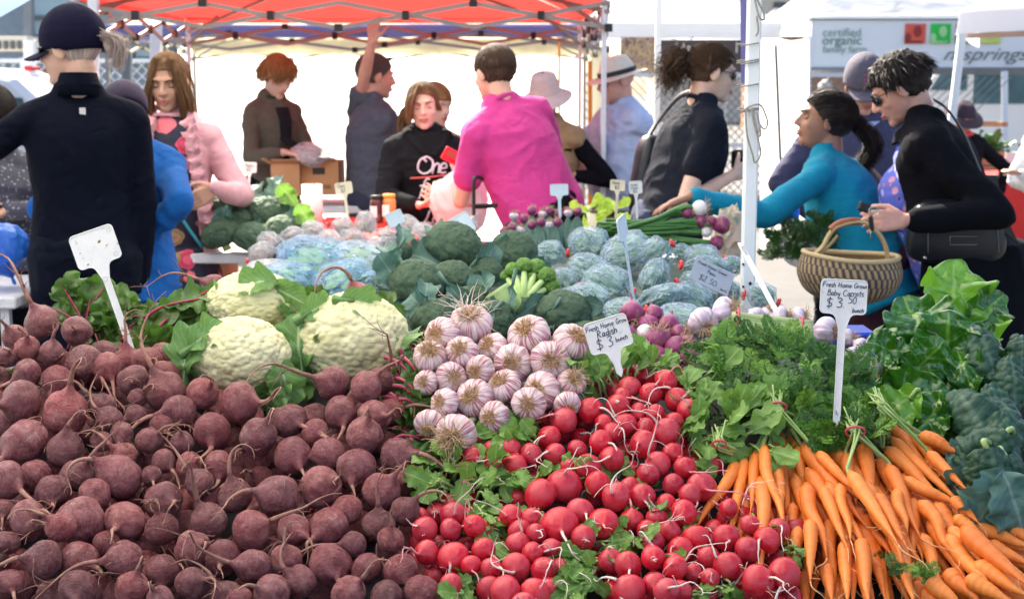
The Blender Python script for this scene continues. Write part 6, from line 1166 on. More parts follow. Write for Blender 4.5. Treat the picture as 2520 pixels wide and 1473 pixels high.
mb.build('trunk', mottled('bark', (.08, .06, .04), (.14, .11, .08), .9, 8), o); n = 6000; c = RNG.normal(size=(n, 3)); c = c / np.linalg.norm(c, axis=1)[:, None] * (RNG.uniform(.3, 1, n) ** .5)[:, None]; c = c * (1 + .35 * vnoise(c, 2.5, 4)[:, None]) * np.array([3.4, 2.4, 1.9]) + np.array([11.3, 42, 4.4]); c = c[vnoise(c, .9, 6) > -.25]; n = len(c); a = RNG.normal(size=(n, 3)); a /= np.linalg.norm(a, axis=1)[:, None]; b = np.cross(a, RNG.normal(size=(n, 3))); b /= np.linalg.norm(b, axis=1)[:, None]; s = .13; V = np.stack([c - a * s, c + b * s * .5, c + a * s, c - b * s * .5], 1).reshape(-1, 3); mb = MB(); mb.add(V, [np.arange(4 * n).reshape(-1, 4)]); mb.build('crown', mottled('tree_foliage', (.10, .15, .02), (.24, .28, .04), .6, 1, trans=.3, transcol=(.45, .5, .06)), o, smooth=False)
# ------------------------------------------------------------------ things on and round the back tables
REDC = mottled('red_tablecloth', (.62, .02, .015), (.70, .03, .02), .6, 5); CARD = mottled('corrugated_cardboard', (.48, .24, .11), (.56, .30, .15), .8, 6, .1, 30)
def table(name, label, x0, x1, y0, y1, z, cm, drop, leg='steel', cat='table'):
    o = thing(name, label, cat, ((x0 + x1) / 2, (y0 + y1) / 2, 0)); mb = MB(); box(mb, ((x0 + x1) / 2, (y0 + y1) / 2, z - .02), (x1 - x0, y1 - y0, .04), bev=.006); mb.build('table_top', cm, o, smooth=False)
    if drop:
        mb = MB(); 
        for (a, b) in (((x0, y0), (x1, y0)), ((x1, y0), (x1, y1)), ((x1, y1), (x0, y1)), ((x0, y1), (x0, y0))):
            a = np.array(a, float); b = np.array(b, float); nn = np.array([b[1] - a[1], a[0] - b[0]]); nn = nn / np.linalg.norm(nn)
            grid(mb, lambda u, v, a=a, b=b, nn=nn: np.c_[a + (b - a) * u[:, None] + nn * (.004 + .018 * (1 + np.sin(u * 30)) * (v + .1))[:, None], z + .002 - drop * v], 40, 6)
        mb.build('tablecloth', cm, o)
    for x in (x0 + .05, x1 - .05):
        for y in (y0 + .05, y1 - .05): mb = MB(); box(mb, (x, y, (z - .045) / 2), (.03, .03, z - .045)); mb.build('leg', MT[leg], o, smooth=False)
table('trestle_table', 'white topped table under the far broccoli pile', -1.52, -1.02, 5.72, 6.6, .83, MT['whitecloth'], 0); table('red_table', 'red covered table behind the garlic bags', -.92, -.22, 5.98, 7.0, .865, REDC, .32); table('red_table', 'red covered table at the right edge with a patterned cover', 3.95, 5.4, 11.6, 12.6, .80, REDC, .55); table('serving_table', 'table behind the sellers carrying the cardboard boxes', -1.7, -.7, 7.75, 8.3, .86, MT['whitecloth'], 0)
def carton(x0, x1, y0, y1, Y, d, label, hole=True):
    a = at(x0, y1, Y); b = at(x1, y0, Y); c = ((a[0] + b[0]) / 2, Y + d / 2, (a[2] + b[2]) / 2); o = thing('cardboard_box', label, 'box', c); W, H = b[0] - a[0], b[2] - a[2]; mb = MB(); t = .006
    for (p, s) in (((0, -d / 2, 0), (W, t, H)), ((0, d / 2, 0), (W, t, H)), ((-W / 2 + t / 2, 0, 0), (t, d - t * 2, H)), ((W / 2 - t / 2, 0, 0), (t, d - t * 2, H)), ((0, 0, -H / 2 + t), (W - t * 2, d - t * 2, t))): box(mb, np.add(c, p), s)
    mb.build('walls', CARD, o, smooth=False); mb = MB(); bar(mb, np.add(c, (-W / 2, -d / 2 - .001, H / 2)), np.add(c, (-W / 2 - .03, -d / 2 - .05, H / 2 + .03)), W * .2, .004); box(mb, np.add(c, (0, -d / 2 - .02, H / 2 + .012)), (W * .9, .05, .004), eul(x=-.5)); mb.build('flap', CARD, o, smooth=False)
    if hole: mb = MB(); box(mb, np.add(c, (0, -d / 2 - .003, H * .22)), (W * .32, .003, H * .2), bev=.001); mb.build('handle_hole', MT['blackpl'], o, smooth=False); mb = MB(); box(mb, np.add(c, (W * .05, -d / 2 - .004, -H * .25)), (W * .5, .002, H * .12)); mb.build('print', mottled('brown_print', (.25, .12, .05), (.3, .15, .07), .8), o, smooth=False)
carton(668, 737, 403, 482, 7.72, .3, 'plain cardboard box, left of the one with a handle hole', False); carton(738, 832, 398, 480, 7.78, .3, 'cardboard box with a dark handle hole between the boy and the man in grey'); carton(505, 560, 640, 690, 6.6, .25, 'cardboard box on the ground under the far left table', False)
bagobj(770, 380, 50, 24, 7.75, .2, 'pale plastic bags bulging out of the cardboard boxes', None, 'ball', 'pl_white', cm='garlicbag', cname='contents', tie=False)
mb = MB(); a = at(770, 560, 6.25); tube(mb, np.array([a, a + (0, 0, .19)]), .046, 24); o = thing('paper_roll', 'white paper towel roll standing on the red table', 'paper roll', a); mb.build('roll', MT['whitepost'], o); mb = MB(); tube(mb, np.array([a + (0, 0, .1898), a + (0, 0, .192)]), .018, 12); mb.build('core', CARD, o)
for (px, py, c_, lab) in ((928, 548, 'jar_dark', 'dark jar of preserve on the red table, left'), (958, 545, 'jar_amber', 'amber jar with an orange lid on the red table, right')):
    a = at(px, py, 6.2); o = thing('jar', lab, 'jar', a); r_ = .03; mb = MB(); tube(mb, a + np.array([(0, 0, 0), (0, 0, .01), (0, 0, .09), (0, 0, .105)]), [.028, r_, r_, .024], 20); mb.build('glass', mottled(c_, (.05, .01, .01) if c_ == 'jar_dark' else (.45, .18, .05), (.1, .02, .02) if c_ == 'jar_dark' else (.6, .3, .1), .1, 20), o); mb = MB(); tube(mb, a + np.array([(0, 0, .1055), (0, 0, .12)]), .027, 20); mb.build('lid', MT['orange'] if c_ != 'jar_dark' else MT['blackpl'], o); mb = MB(); box(mb, a + (-.012, -.0295, .05), (.03, .003, .05)); mb.build('paper_label', MT['whitepost'], o, smooth=False)
# zucchini on the left table
for k in range(7): px = 385 + (k % 4) * 16; py = 600 - (k // 4) * 22 - (k % 2) * 5; c = at(px + 10, py, 5.9 + .05 * (k // 4)); mb = MB(); tube(mb, smoothpath([c + (-.07, 0, 0), c + (0, -.005, .006), c + (.075, .01, .002)], 10), [.008, .016, .019, .02, .02, .02, .02, .019, .015, .006], 10); tag(mb.build('zucchini', MT['zuc'] if 'zuc' in MT else MT.setdefault('zuc', mottled('zucchini_skin', (.015, .06, .015), (.05, .13, .03), .2, 30))), f'{ORD[k % 4]} dark green zucchini from the left in the ' + ('lower' if k < 4 else 'upper') + ' row', 'zucchini', 'zucchini beside the far broccoli')
bagobj(470, 590, 28, 18, 5.85, .5, 'white plastic bag between the zucchini and the broccoli', None, 'leafy', 'pl_white', cm='salad', cname='contents', tie=False)
# blue bags at the left edge
o = thing('blue_bag', 'crumpled blue shopping bag at the left edge beside the navy woman', 'bag', at(5, 625, 4.9)); mb = MB(); V, F, U = bags[1]; mb.add(V * .10 @ eul(y=1.2).T + at(2, 620, 4.9), F, U); mb.build('bag', mottled('blue_plastic_bag', (.01, .10, .60), (.04, .20, .75), .35, 10, .6, 25, .01), o)
table('side_table', 'low white table at the left edge carrying the blue bag', -2.6, -1.66, 4.7, 5.3, .80, MT['whitecloth'], 0)
# crates at the right
WOODC = mottled('crate_wood', (.30, .17, .09), (.42, .26, .15), .7, 5, .2, 30, vscale=(1, 1, 6))
def crate(x0, x1, y0, y1, Y, d, label, fill=False):
    a = at(x0, y1, Y); b = at(x1, y0, Y); W, H = b[0] - a[0], b[2] - a[2]; c = np.array([(a[0] + b[0]) / 2, Y + d / 2, (a[2] + b[2]) / 2]); o = thing('wooden_crate', label, 'crate', c); mb = MB()
    for k in range(3): z = -H / 2 + H * (k + .5) / 3; [box(mb, c + (0, s * d / 2, z), (W, .015, H * .27)) for s in (-1, 1)]; [box(mb, c + (s * W / 2, 0, z), (.015, d - .02, H * .27)) for s in (-1, 1)]
    for sx in (-1, 1):
        for sy in (-1, 1): box(mb, c + (sx * (W / 2 - .03), sy * (d / 2 - .025), 0), (.03, .03, H))
    box(mb, c + (0, 0, -H / 2 + .01), (W - .04, d - .04, .01)); mb.build('slats', WOODC, o, smooth=False)
    if fill: mb = MB(); [mb.add(random.choice(rl)[0] * .2 @ orient(rv(1), (0, -.3, 1)).T + c + rv(.1) * (1.2, .5, .1) + (0, 0, H * .45), rl[0][1], rl[0][2]) for _ in range(60)]; mb.build('contents', MT['stemdk'], o)
crate(2395, 2475, 372, 425, 12.6, .35, 'upper wooden crate by the van with greens in it', True); crate(2400, 2480, 300, 312, 13.1, .3, 'shallow wooden tray leaning above the crates'); crate(2390, 2470, 428, 470, 12.65, .35, 'lower dark wooden crate by the van'); table('crate_stand', 'dark table under the wooden crates', 4.0, 4.7, 12.7, 13.3, .58, WOODC, 0, cat='table')
o = thing('price_board', 'white and red printed board standing on the red table', 'board', at(2500, 420, 11.8)); mb = MB(); quadpx(mb, 2470, 2560, 375, 460, 11.8); mb.build('panel', MT['whitepost'], o, smooth=False); mb = MB(); quadpx(mb, 2478, 2560, 405, 440, 11.79); mb.build('print', mottled('pink_red_print', (.70, .20, .15), (.75, .3, .25), .6), o, smooth=False)
# ------------------------------------------------------------------ people
def skinm(name, a):
    t = NT(name); v = t.coord('Object'); c = t.ramp(t.noise(v, 14, 5, .6), [(.3, tuple(x * .86 for x in a)), (.7, tuple(min(1, x * 1.1) for x in a))]); c = t.mix(t.ramp(t.noise(v, 5, 2), [(.5, (0, 0, 0)), (.7, (.35,) * 3)]), c, (a[0] * 1.05, a[1] * .72, a[2] * .66)); t.set(Base_Color=c, Roughness=.5); t.b.inputs['Specular IOR Level'].default_value = .35; t.bump(t.noise(v, 120, 4), .15, .001); return t.m
SK = {'pale': skinm('pale_skin', (.66, .42, .33)), 'pink': skinm('ruddy_skin', (.62, .34, .26)), 'tan': skinm('tan_skin', (.50, .28, .19)), 'brown': skinm('brown_skin', (.34, .175, .115))}
def hairm(name, a, b):
    t = NT(name); v = t.coord('UV', (60, 1.2, 1)); c = t.ramp(t.noise(v, 1, 4, .6), [(.3, a), (.7, b)]); t.set(Base_Color=c, Roughness=.62); t.b.inputs['Specular IOR Level'].default_value = .22; t.bump(t.noise(v, 1, 4), .6, .004); return t.m
HR = {'black': hairm('black_hair', (.010, .008, .008), (.035, .024, .020)), 'brown': hairm('brown_hair', (.035, .018, .010), (.12, .065, .035)), 'dkbrown': hairm('dark_brown_hair', (.018, .010, .007), (.07, .035, .02)), 'ginger': hairm('ginger_hair', (.22, .09, .03), (.42, .22, .09)), 'ash': hairm('ash_hair', (.24, .18, .17), (.70, .58, .54)), 'grey': hairm('greying_hair', (.05, .045, .045), (.16, .14, .13)), 'white': hairm('white_hair', (.6, .55, .5), (.8, .76, .7)), 'gold': hairm('streaked_hair', (.05, .025, .015), (.30, .16, .07))}
MT['lip'] = mottled('lips', (.42, .13, .11), (.50, .18, .15), .4, 40); MT['eye'] = mottled('eye_white', (.62, .60, .58), (.7, .68, .66), .2, 10); MT['iris'] = mottled('dark_iris', (.01, .007, .005), (.03, .02, .012), .15, 50); MT['lens'] = mottled('dark_sunglass_lens', (.006, .006, .008), (.012, .012, .016), .05, 5, spec=.8)
def cap(mb, a, b, r0, r1, k=14):
    a = np.asarray(a, float); b = np.asarray(b, float); tube(mb, np.array([a, b]), [r0, r1], k); ball(mb, a, r0, nu=k, nv=8); ball(mb, b, r1, nu=k, nv=8)
def chain(mb, P, r, k=14):
    for i in range(len(P) - 1): cap(mb, P[i], P[i + 1], r[i], r[i + 1], k)
def ik(S, W, l1, l2, hint):
    S = np.asarray(S, float); W = np.asarray(W, float); d = W - S; D = np.linalg.norm(d); D2 = min(D, (l1 + l2) * .995); u = d / D; W = S + u * D2; a = (l1 * l1 - l2 * l2 + D2 * D2) / (2 * D2); h = math.sqrt(max(1e-6, l1 * l1 - a * a)); p = unit(np.asarray(hint, float) - u * np.dot(hint, u)); return S + u * a + p * h, W
def hand_prims(mb, w, d, n, side, s, curl=.5, spread=.1):
    """w wrist, d finger direction, n direction the palm faces, side +1: thumb on the side of cross(d,n)"""
    d = unit(d); n = unit(np.asarray(n, float) - d * np.dot(n, d)); b = np.cross(d, n) * side; w = np.asarray(w, float)
    for k, o in enumerate((-.026, -.009, .009, .026)): cap(mb, w + d * .012 * s + b * o * .6 * s, w + d * .078 * s + b * o * s * 1.05, .015 * s, .0125 * s, 10)
    for k, (o, L) in enumerate(((.030, .068), (.011, .076), (-.009, .070), (-.028, .055))):
        p = w + d * .085 * s + b * o * s; dd = unit(d + b * spread * o * 20); r = .0088 * s
        for j, f in enumerate((.45, .32, .23)):
            ax = np.cross(dd, n); ax = unit(ax); c = curl * (.6 + .5 * j) * (1 + .12 * k); q = unit(dd * math.cos(c * .6) + n * math.sin(c * .6)); cap(mb, p, p + q * L * f * s, r, r * .9, 8); p = p + q * L * f * s; nn = n; n2 = unit(n - q * np.dot(n, q)); dd = q; r *= .9
    p = w + d * .022 * s + b * .024 * s; t1 = unit(d * .75 + b * .75 + n * .35); cap(mb, p, p + t1 * .040 * s, .014 * s, .011 * s, 8); p = p + t1 * .040 * s; t2 = unit(d * .95 + b * .25 + n * (.2 + curl * .5)); cap(mb, p, p + t2 * .032 * s, .0108 * s, .0095 * s, 8); p = p + t2 * .032 * s; cap(mb, p, p + unit(t2 + n * curl * .4) * .022 * s, .0095 * s, .008 * s, 8)
class Person:
    def __init__(s, label, hx, hy, Y, yaw, skin='pale', lean=0, leanyaw=0, hpitch=0, hyaw=0, hroll=0, size=1.0, width=1.0, belly=0, vox=.0055, group=None, dropbase=None, headscale=1.0):
        """hx,hy: middle of the head as the photo shows it; yaw: 0 faces away from the viewer, 180 faces him, 90 faces left"""
        s.H = np.array(at(hx, hy, Y)); s.yaw = R(yaw); s.sz = size; s.k = skin; s.vox = vox; s.wd = width; s.Rz = rotm((0, 0, 1), s.yaw); s.Rt = s.Rz @ rotm((1, 0, 0), -R(lean)) @ rotm((0, 1, 0), R(leanyaw)); s.Rh = rotm((0, 0, 1), s.yaw + R(hyaw)) @ rotm((1, 0, 0), -R(hpitch)) @ rotm((0, 1, 0), R(hroll))
        z = size; s.hs = z * headscale; s.N = s.H - s.Rh @ np.array([0, .015, .115]) * s.hs - s.Rt @ np.array([0, .0, .035]) * z
        s.S = s.N - s.Rt @ np.array([0, .0, .02]) * z; s.P = s.N - s.Rt @ np.array([0, -.01, .50]) * z; s.P = s.P
        hip = s.P[2]; s.leg = hip; s.base = np.array([s.P[0], s.P[1], 0.]); s.o = thing('person', label, 'person', s.base, group); s.body = MB(); s.belly = belly
        s.sh = {1: s.S + s.Rt @ np.array([.172 * width, 0, -.066]) * z, -1: s.S + s.Rt @ np.array([-.172 * width, 0, -.066]) * z}; s.el = {}; s.wr = {}
        s._torso(); s._head(); s._legs()
    def T(s, x, y, z): return s.P + s.Rt @ (np.array([x, y, z]) * s.sz)       # torso space
    def h(s, x, y, z): return s.H + s.Rh @ (np.array([x, y, z]) * s.hs)        # head space
    def torso_into(s, mb, g=0., low=-.06, top=.5, sh=True, hem=None):
        w = s.wd; z = s.sz; Rt = s.Rt
        hs_ = [(hem, .168, .12, 0)] if hem is not None else []
        prof = hs_ + [q for q in ((-.10, .160, .115, 0), (.0, .168, .120, .02), (.10, .155, .112, 1.), (.20, .150, .112, .8), (.30, .160, .118, .3), (.38, .168, .112, 0), (.44, .150, .088, 0), (.485, .090, .064, 0), (.52, .050, .048, 0)) if hem is None or q[0] > hem + .03]
        P = smoothpath(np.array([[a, b, c] for a, b, c, d in prof]), 26); bl = np.interp(P[:, 0], [q[0] for q in prof], [q[3] for q in prof]); a = np.arange(32) * 2 * math.pi / 32; V = []
        for (zz, rx, ry), be in zip(P, bl): V.append(np.stack([np.cos(a) * (rx * w + g + be * s.belly * .35), np.sin(a) * (ry + g + be * s.belly * .55) + .008 + be * s.belly * .35, np.full(32, zz)], 1))
        V = np.concatenate(V); mb.add(s.P + (V * z) @ Rt.T, [quads(26, 32, True), np.array([list(range(32))[::-1]]), np.array([[25 * 32 + j for j in range(32)]])])
        if sh:
            [cap(mb, s.T(sx_ * .05 * w, -.005, .462), s.T(sx_ * .158 * w, 0, .420), (.050 + g) * z, (.050 + g) * z) for sx_ in (-1, 1)]; cap(mb, s.T(-.04, -.01, .51), s.T(.04, -.01, .51), (.042 + g * .6) * z, (.042 + g * .6) * z)
    def _torso(s): s.torso_into(s.body)
    def _head(s):
        b = s.body; k = s.hs; cap(b, s.T(0, -.01, .47), s.h(0, -.028, -.055), .056 * s.sz, .052 * k)
        for c, r in (((0, -.018, .032), (.076, .097, .086)), ((0, .022, -.02), (.064, .072, .085)), ((0, .030, -.065), (.050, .052, .045)), ((0, .068, -.088), (.024, .022, .020)), ((.034, .052, -.022), (.026, .028, .026)), ((-.034, .052, -.022), (.026, .028, .026)), ((0, .086, -.048), (.024, .012, .008)), ((0, .085, -.060), (.020, .012, .008))): ball(b, s.h(*c), np.array(r) * k, s.Rh, 24, 16)
        cap(b, s.h(-.028, .078, .030), s.h(.028, .078, .030), .013 * k, .013 * k); cap(b, s.h(0, .088, .018), s.h(0, .108, -.018), .008 * k, .011 * k)
        for sx in (-1, 1):
            ball(b, s.h(sx * .010, .099, -.022), .009 * k); ball(b, s.h(sx * .078, -.008, -.004), np.array([.008, .020, .032]) * k, s.Rh @ eul(z=sx * -.35, x=-.15))
    def _legs(s):
        b = s.body; z = s.sz; s.kn = {}; s.an = {}; 
        for sx in (-1, 1):
            hp = s.P + s.Rz @ np.array([.085 * sx * z, 0, -.03]); an = s.base + s.Rz @ np.array([.11 * sx * z, .02 + .05 * sx, .09]); kn = (hp + an) / 2 + s.Rz @ np.array([0, .03, .0]); s.kn[sx] = kn; s.an[sx] = an; s.hp = hp
            chain(b, [hp, kn, an], [.088 * z, .058 * z, .040 * z]); cap(b, an + (0, 0, -.04), an + s.Rz @ np.array([0, .15 * z, -.055]), .036 * z, .030 * z); setattr(s, 'hp%d' % (1 if sx > 0 else 0), hp)
    def arm(s, sx, wrist, hint=(0, 0, -1), hd=None, palm=(0, 0, -1), curl=.5, l1=.285, l2=.245, spread=.1, hand=True):
        """sx +1: the person's right arm (their +x side)"""
        z = s.sz; e, w = ik(s.sh[sx], wrist, l1 * z, l2 * z, hint); s.el[sx] = e; s.wr[sx] = w; f = unit(w - e)
        m1 = (s.sh[sx] + e) / 2; chain(s.body, [s.sh[sx], m1, e], [.043 * z, .040 * z, .033 * z]); chain(s.body, [e, e * .65 + w * .35, w], [.033 * z, .034 * z, .0225 * z])
        if hand: hand_prims(s.body, w, f if hd is None else hd, palm, sx, .98 * z, curl, spread)
        return s
    def finish(s, eyes=True, brow='dkbrown', lips=True, down=False):
        H, Rh, k = s.H, s.Rh, s.hs
        def post(V, N):
            L = (V - H) @ Rh / k
            for (c, sg, dp) in (((.031, .088, .010), .013, .0125), ((-.031, .088, .010), .013, .0125), ((0, .098, -.037), .006, .002), ((0, .098, -.0545), .005, .003), ((.052, .075, -.045), .012, .003), ((-.052, .075, -.045), .012, .003)):
                q = L - np.array(c); g = np.exp(-(q ** 2).sum(1) / (2 * sg * sg)); V = V - (g * dp * k)[:, None] * (Rh @ np.array([0, 1, 0]))
            return V
        me = remesh(s.body, s.vox, 3, post, 'body'); me.materials.append(SK[s.k]); link('body', me, s.o)
        if eyes:
            mb = MB(); mi = MB()
            if down:
                for sx in (-1, 1): q = MB(); ball(q, s.h(sx * .031, .0672, .0095), .0122 * k); q.build('eyelid', SK[s.k], s.o); q = MB(); tube(q, smoothpath([s.h(sx * .019, .077, .004), s.h(sx * .031, .0800, .0005), s.h(sx * .043, .074, .004)], 7), .0012 * k, 4); q.build('eyelash', MT['iris'], s.o)
            for sx in (-1, 1) if not down else (): ball(mb, s.h(sx * .031, .0668, .009), .0112 * k); ball(mi, s.h(sx * .031, .0722, .006), .0072 * k)
            for q, m_, n_ in ((mb, MT['eye'], 'eyes'), (mi, MT['iris'], 'iris')) if not down else (): q.build(n_, m_, s.o)
        if brow:
            for sx in (-1, 1): mb = MB(); tube(mb, smoothpath([s.h(sx * .014, .094, .026), s.h(sx * .032, .092, .034), s.h(sx * .050, .076, .028)], 8), np.array([.002, .003, .003, .003, .003, .0025, .002, .001]) * k, 5); mb.build('eyebrow', HR[brow], s.o)
        if lips:
            mb = MB(); tube(mb, smoothpath([s.h(-.024, .086, -.053), s.h(-.010, .0965, -.050), s.h(.010, .0965, -.050), s.h(.024, .086, -.053)], 10), np.array([.001, .003, .004, .0045, .004, .004, .0045, .004, .003, .001]) * k, 6); tube(mb, smoothpath([s.h(-.022, .086, -.055), s.h(0, .097, -.061), s.h(.022, .086, -.055)], 10), np.array([.001, .003, .004, .005, .005, .005, .005, .004, .003, .001]) * k, 6); mb.build('lips', MT['lip'], s.o)
    def garment(s, name, m, prims, vox=None, wr=.006, wsc=(6, 6, 11), seed=1, sm=5, label=None):
        mb = MB(); prims(mb)
        def post(V, N):
            P = V * np.array(wsc); P = P + np.stack([vnoise(P, .6, seed + 7), vnoise(P, .6, seed + 8), vnoise(P, .6, seed + 9)], 1) * 1.3; n1 = 1 - 2.4 * np.abs(vnoise(P, .9, seed)); n2 = 1 - 2 * np.abs(vnoise(P, 2.1, seed + 3)); return V + N * ((n1 * .65 + n2 * .4) * wr * 1.35)[:, None]
        me = remesh(mb, vox or max(.008, s.vox), sm, post, name); me.materials.append(m); o = link(name, me, s.o); 
        if label: o['label'] = label
        return me
    def sleeve(s, mb, sx, g=.014, upto=1.0, cuff=None):
        z = s.sz; S, E, W = s.sh[sx], s.el[sx], s.wr[sx]
        if upto <= .5: chain(mb, [S, S + (E - S) * upto * 2], [(.044 + g) * z, (.043 + g) * z])
        else:
            t = (upto - .5) * 2; M_ = E + (W - E) * t; chain(mb, [S, (S + E) / 2, E], [(.042 + g) * z, (.039 + g * .85) * z, (.036 + g * .75) * z]); chain(mb, [E, (E + M_) / 2, M_], [(.036 + g * .75) * z, (.034 + g * .6) * z, (.026 + g * .5) * z])
    def shirt(s, m, g=.018, sleeves=(.45, .45), hem=-.10, hemr=(.175, .13), name='shirt', collar=True, wr=.006, seed=1, extra=None, label=None, wsc=(6, 6, 11)):
        def pr(mb):
            s.torso_into(mb, g, hem=hem)
            for sx, u in zip((-1, 1), sleeves):
                if u and sx in s.el: s.sleeve(mb, sx, g * .8, u)
            if extra: extra(mb)
        me = s.garment(name, m, pr, wr=wr, seed=seed, label=label, wsc=wsc)
        if collar: mb = MB(); a = np.linspace(0, 2 * math.pi, 25); c = s.T(0, .0, .525); tube(mb, np.array([c + s.Rt @ (np.array([math.cos(q) * .068, math.sin(q) * .066 - .005, .012 * -math.sin(q)]) * s.sz) for q in a]), .011 * s.sz, 8, False); mb.build('collar', m, s.o)
        return me
    def trousers(s, m, g=.018, top=.06, wr=.006, seed=5, name='trousers'):
        def pr(mb):
            ball(mb, s.T(0, 0, .0), np.array([.170 * s.wd + g * .6, .125 + g * .6 + s.belly * .3, .13]) * s.sz, s.Rt, 24, 14)
            for sx in (-1, 1): hp = getattr(s, 'hp%d' % (1 if sx > 0 else 0)); chain(mb, [hp, s.kn[sx], s.an[sx] + (0, 0, -.01)], [.098 * s.sz + g * .5, .066 * s.sz + g, .054 * s.sz + g])
        s.garment(name, m, pr, wr=wr, seed=seed)
        mb = MB()
        for sx in (-1, 1): an = s.an[sx]; cap(mb, an + (0, 0, -.045), an + s.Rz @ np.array([0, .155 * s.sz, -.052]), .043, .036)
        mb.build('shoes', MT['blackpl'], s.o)
    def scalp(s, m, front=.35, low=-.05, g=.010, back=-.075, noise=.05, name='hair', seed=2, sides=.0, extra=None, vol=1.0, flow='down', ns=420):
        """a cap of hair: the cranium grown by g and trimmed along a hairline"""
        V, F, U = sphere_arr(72, 48); r = (np.array([.077, .098, .088]) + g) * vol; Q = V * r + np.array([0, -.018, .034]); 
        Q = Q + V * (noise * .12 * (vnoise(np.c_[V[:, 0] * 9, V[:, 1] * 9, V[:, 2] * 2.2], 1.3, seed) + .5 * vnoise(V * np.array([1, 1, .3]), 16, seed)))[:, None]
        y, z = Q[:, 1], Q[:, 2]; line = np.where(y > .0, low + (front - low) * np.clip(y / .075, 0, 1) ** .8, low + (back - low) * np.clip(-y / .06, 0, 1)); ins = z < line
        C = np.array([0, -.018, .03]); Q[ins] = C + (Q[ins] - C) * .80
        mb = MB(); mb.add(s.H + (Q @ s.Rh.T) * s.hs, F, np.stack([np.arctan2(V[:, 0], V[:, 1]) / 6.283 + .5, np.arccos(np.clip(V[:, 2], -1, 1)) / 3.14], 1))
        rs2 = np.random.default_rng(seed + 40); rr = r + .0022
        for i in range(ns):
            th = rs2.uniform(-math.pi, math.pi)
            if flow == 'back': e0 = np.array([math.sin(th) * .95, math.cos(th) * .95, rs2.uniform(-.5, .9)]); e1 = np.array([rs2.normal() * .12, -1.0, .15 + rs2.normal() * .1]); f1 = 1.0; f0 = 0
            else: e0 = np.array([rs2.normal() * .25, -.35 + rs2.normal() * .3, 1.0]); e1 = np.array([math.sin(th), math.cos(th), -.25]); f0 = rs2.uniform(0, .5); f1 = 1
            pts = []
            for f in np.linspace(f0, f1, 9):
                n_ = unit(e0 * (1 - f) + e1 * f + rs2.normal(size=3) * .02); q = n_ * rr + np.array([0, -.018, .034]); hl = low + (front - low) * min(1, max(0, q[1] / .075)) ** .8 if q[1] > 0 else low + (back - low) * min(1, -q[1] / .06)
                if q[2] < hl: break
                pts.append(s.h(*q))
            if len(pts) > 3: tube(mb, np.array(pts), np.linspace(1, .25, len(pts)) * .0024 * s.hs, 4, False, .5)
        if extra: extra(mb)
        return mb.build(name, m, s.o)
    def locks(s, mb, starts, ends, n, r=.006, wob=.006, mid=None, seed=0):
        rs = np.random.default_rng(seed)
        for i in range(n):
            f = rs.uniform(); A = np.array(starts[0]) * (1 - f) + np.array(starts[1]) * f; B_ = np.array(ends[0]) * (1 - f) + np.array(ends[1]) * f; A = A + rs.normal(size=3) * wob; B_ = B_ + rs.normal(size=3) * wob * 1.6; M_ = (A + B_) / 2 + (np.array(mid) if mid is not None else 0) + rs.normal(size=3) * wob
            P = smoothpath([s.h(*A), s.h(*M_), s.h(*B_)], 9); tube(mb, P, np.array([.6, .9, 1, 1, .95, .85, .7, .45, .1]) * r * s.hs * rs.uniform(.6, 1.3), 5, False, .5)
    def glasses(s, lens=True, frame='lens', w=.030, h=.017, y=.094, drop=.0):
        mb = MB()
        for sx in (-1, 1):
            a = np.linspace(0, 6.283, 17); P = np.array([s.h(sx * (.034 + w * math.cos(q)), y - .022 * abs(math.cos(q) * (1 if math.cos(q) > 0 else 0)), .010 - drop + h * math.sin(q)) for q in a]); tube(mb, P, .0016 * s.hs, 5, False); tube(mb, np.array([s.h(sx * .064, y - .016, .016 - drop), s.h(sx * .080, .01, .014), s.h(sx * .081, -.012, .004)]), .0022 * s.hs, 5)
        tube(mb, np.array([s.h(-.008, y, .014 - drop), s.h(.008, y, .014 - drop)]), .0018 * s.hs, 5); g = mb.build('glasses', MT[frame], s.o)
        if lens:
            mb = MB()
            for sx in (-1, 1): ball(mb, s.h(sx * .036, y - .010, .010 - drop), np.array([w * 1.02, .010, h * 1.05]) * s.hs, s.Rh @ eul(z=-sx * .45), 20, 12)
            q = mb.mesh('lenses', MT['lens']); l = bpy.data.objects.new('lenses', q); COL.objects.link(l); l.parent = g
    def onfront(s, me, side=1):
        bv = BVHTree.FromPolygons([v.co[:] for v in me.vertices], [p.vertices[:] for p in me.polygons]); N = s.Rt @ np.array([0, side, 0])
        def put(x, z, off=.0015):
            p = s.T(x, .5 * side, z); hit = bv.ray_cast(Vector(p), Vector(-N), 1.0)
            return (np.array(hit[0]) if hit[0] is not None else s.T(x, .13 * side, z)) + N * off
        return put
    def brimcap(s, m, brimdir=0, brim=.075, g=.016, low=.022, name='cap', h_=1.0):
        mb = MB(); V, F, U = sphere_arr(48, 32); Q = V * (np.array([.078, .098, .088 * h_]) + g) + np.array([0, -.018, .036]); ins = Q[:, 2] < low - .015 * (Q[:, 1] < 0); Q[ins, 2] = low - .004 + (Q[ins, 2] - low) * .02 - .012 * (Q[ins, 1] < -.02); 
        an = np.arctan2(V[:, 1], V[:, 0]); Q = Q * (1 - .012 * (np.abs(np.sin(an * 3)) < .05))[:, None]; mb.add(s.H + (Q @ s.Rh.T) * s.hs, F, U); ball(mb, s.h(0, -.018, .128 + g - .014 + .088 * (h_ - 1)), .006)
        c = mb.build(name, m, s.o); mb = MB(); rb_ = rotm((0, 0, 1), R(brimdir))
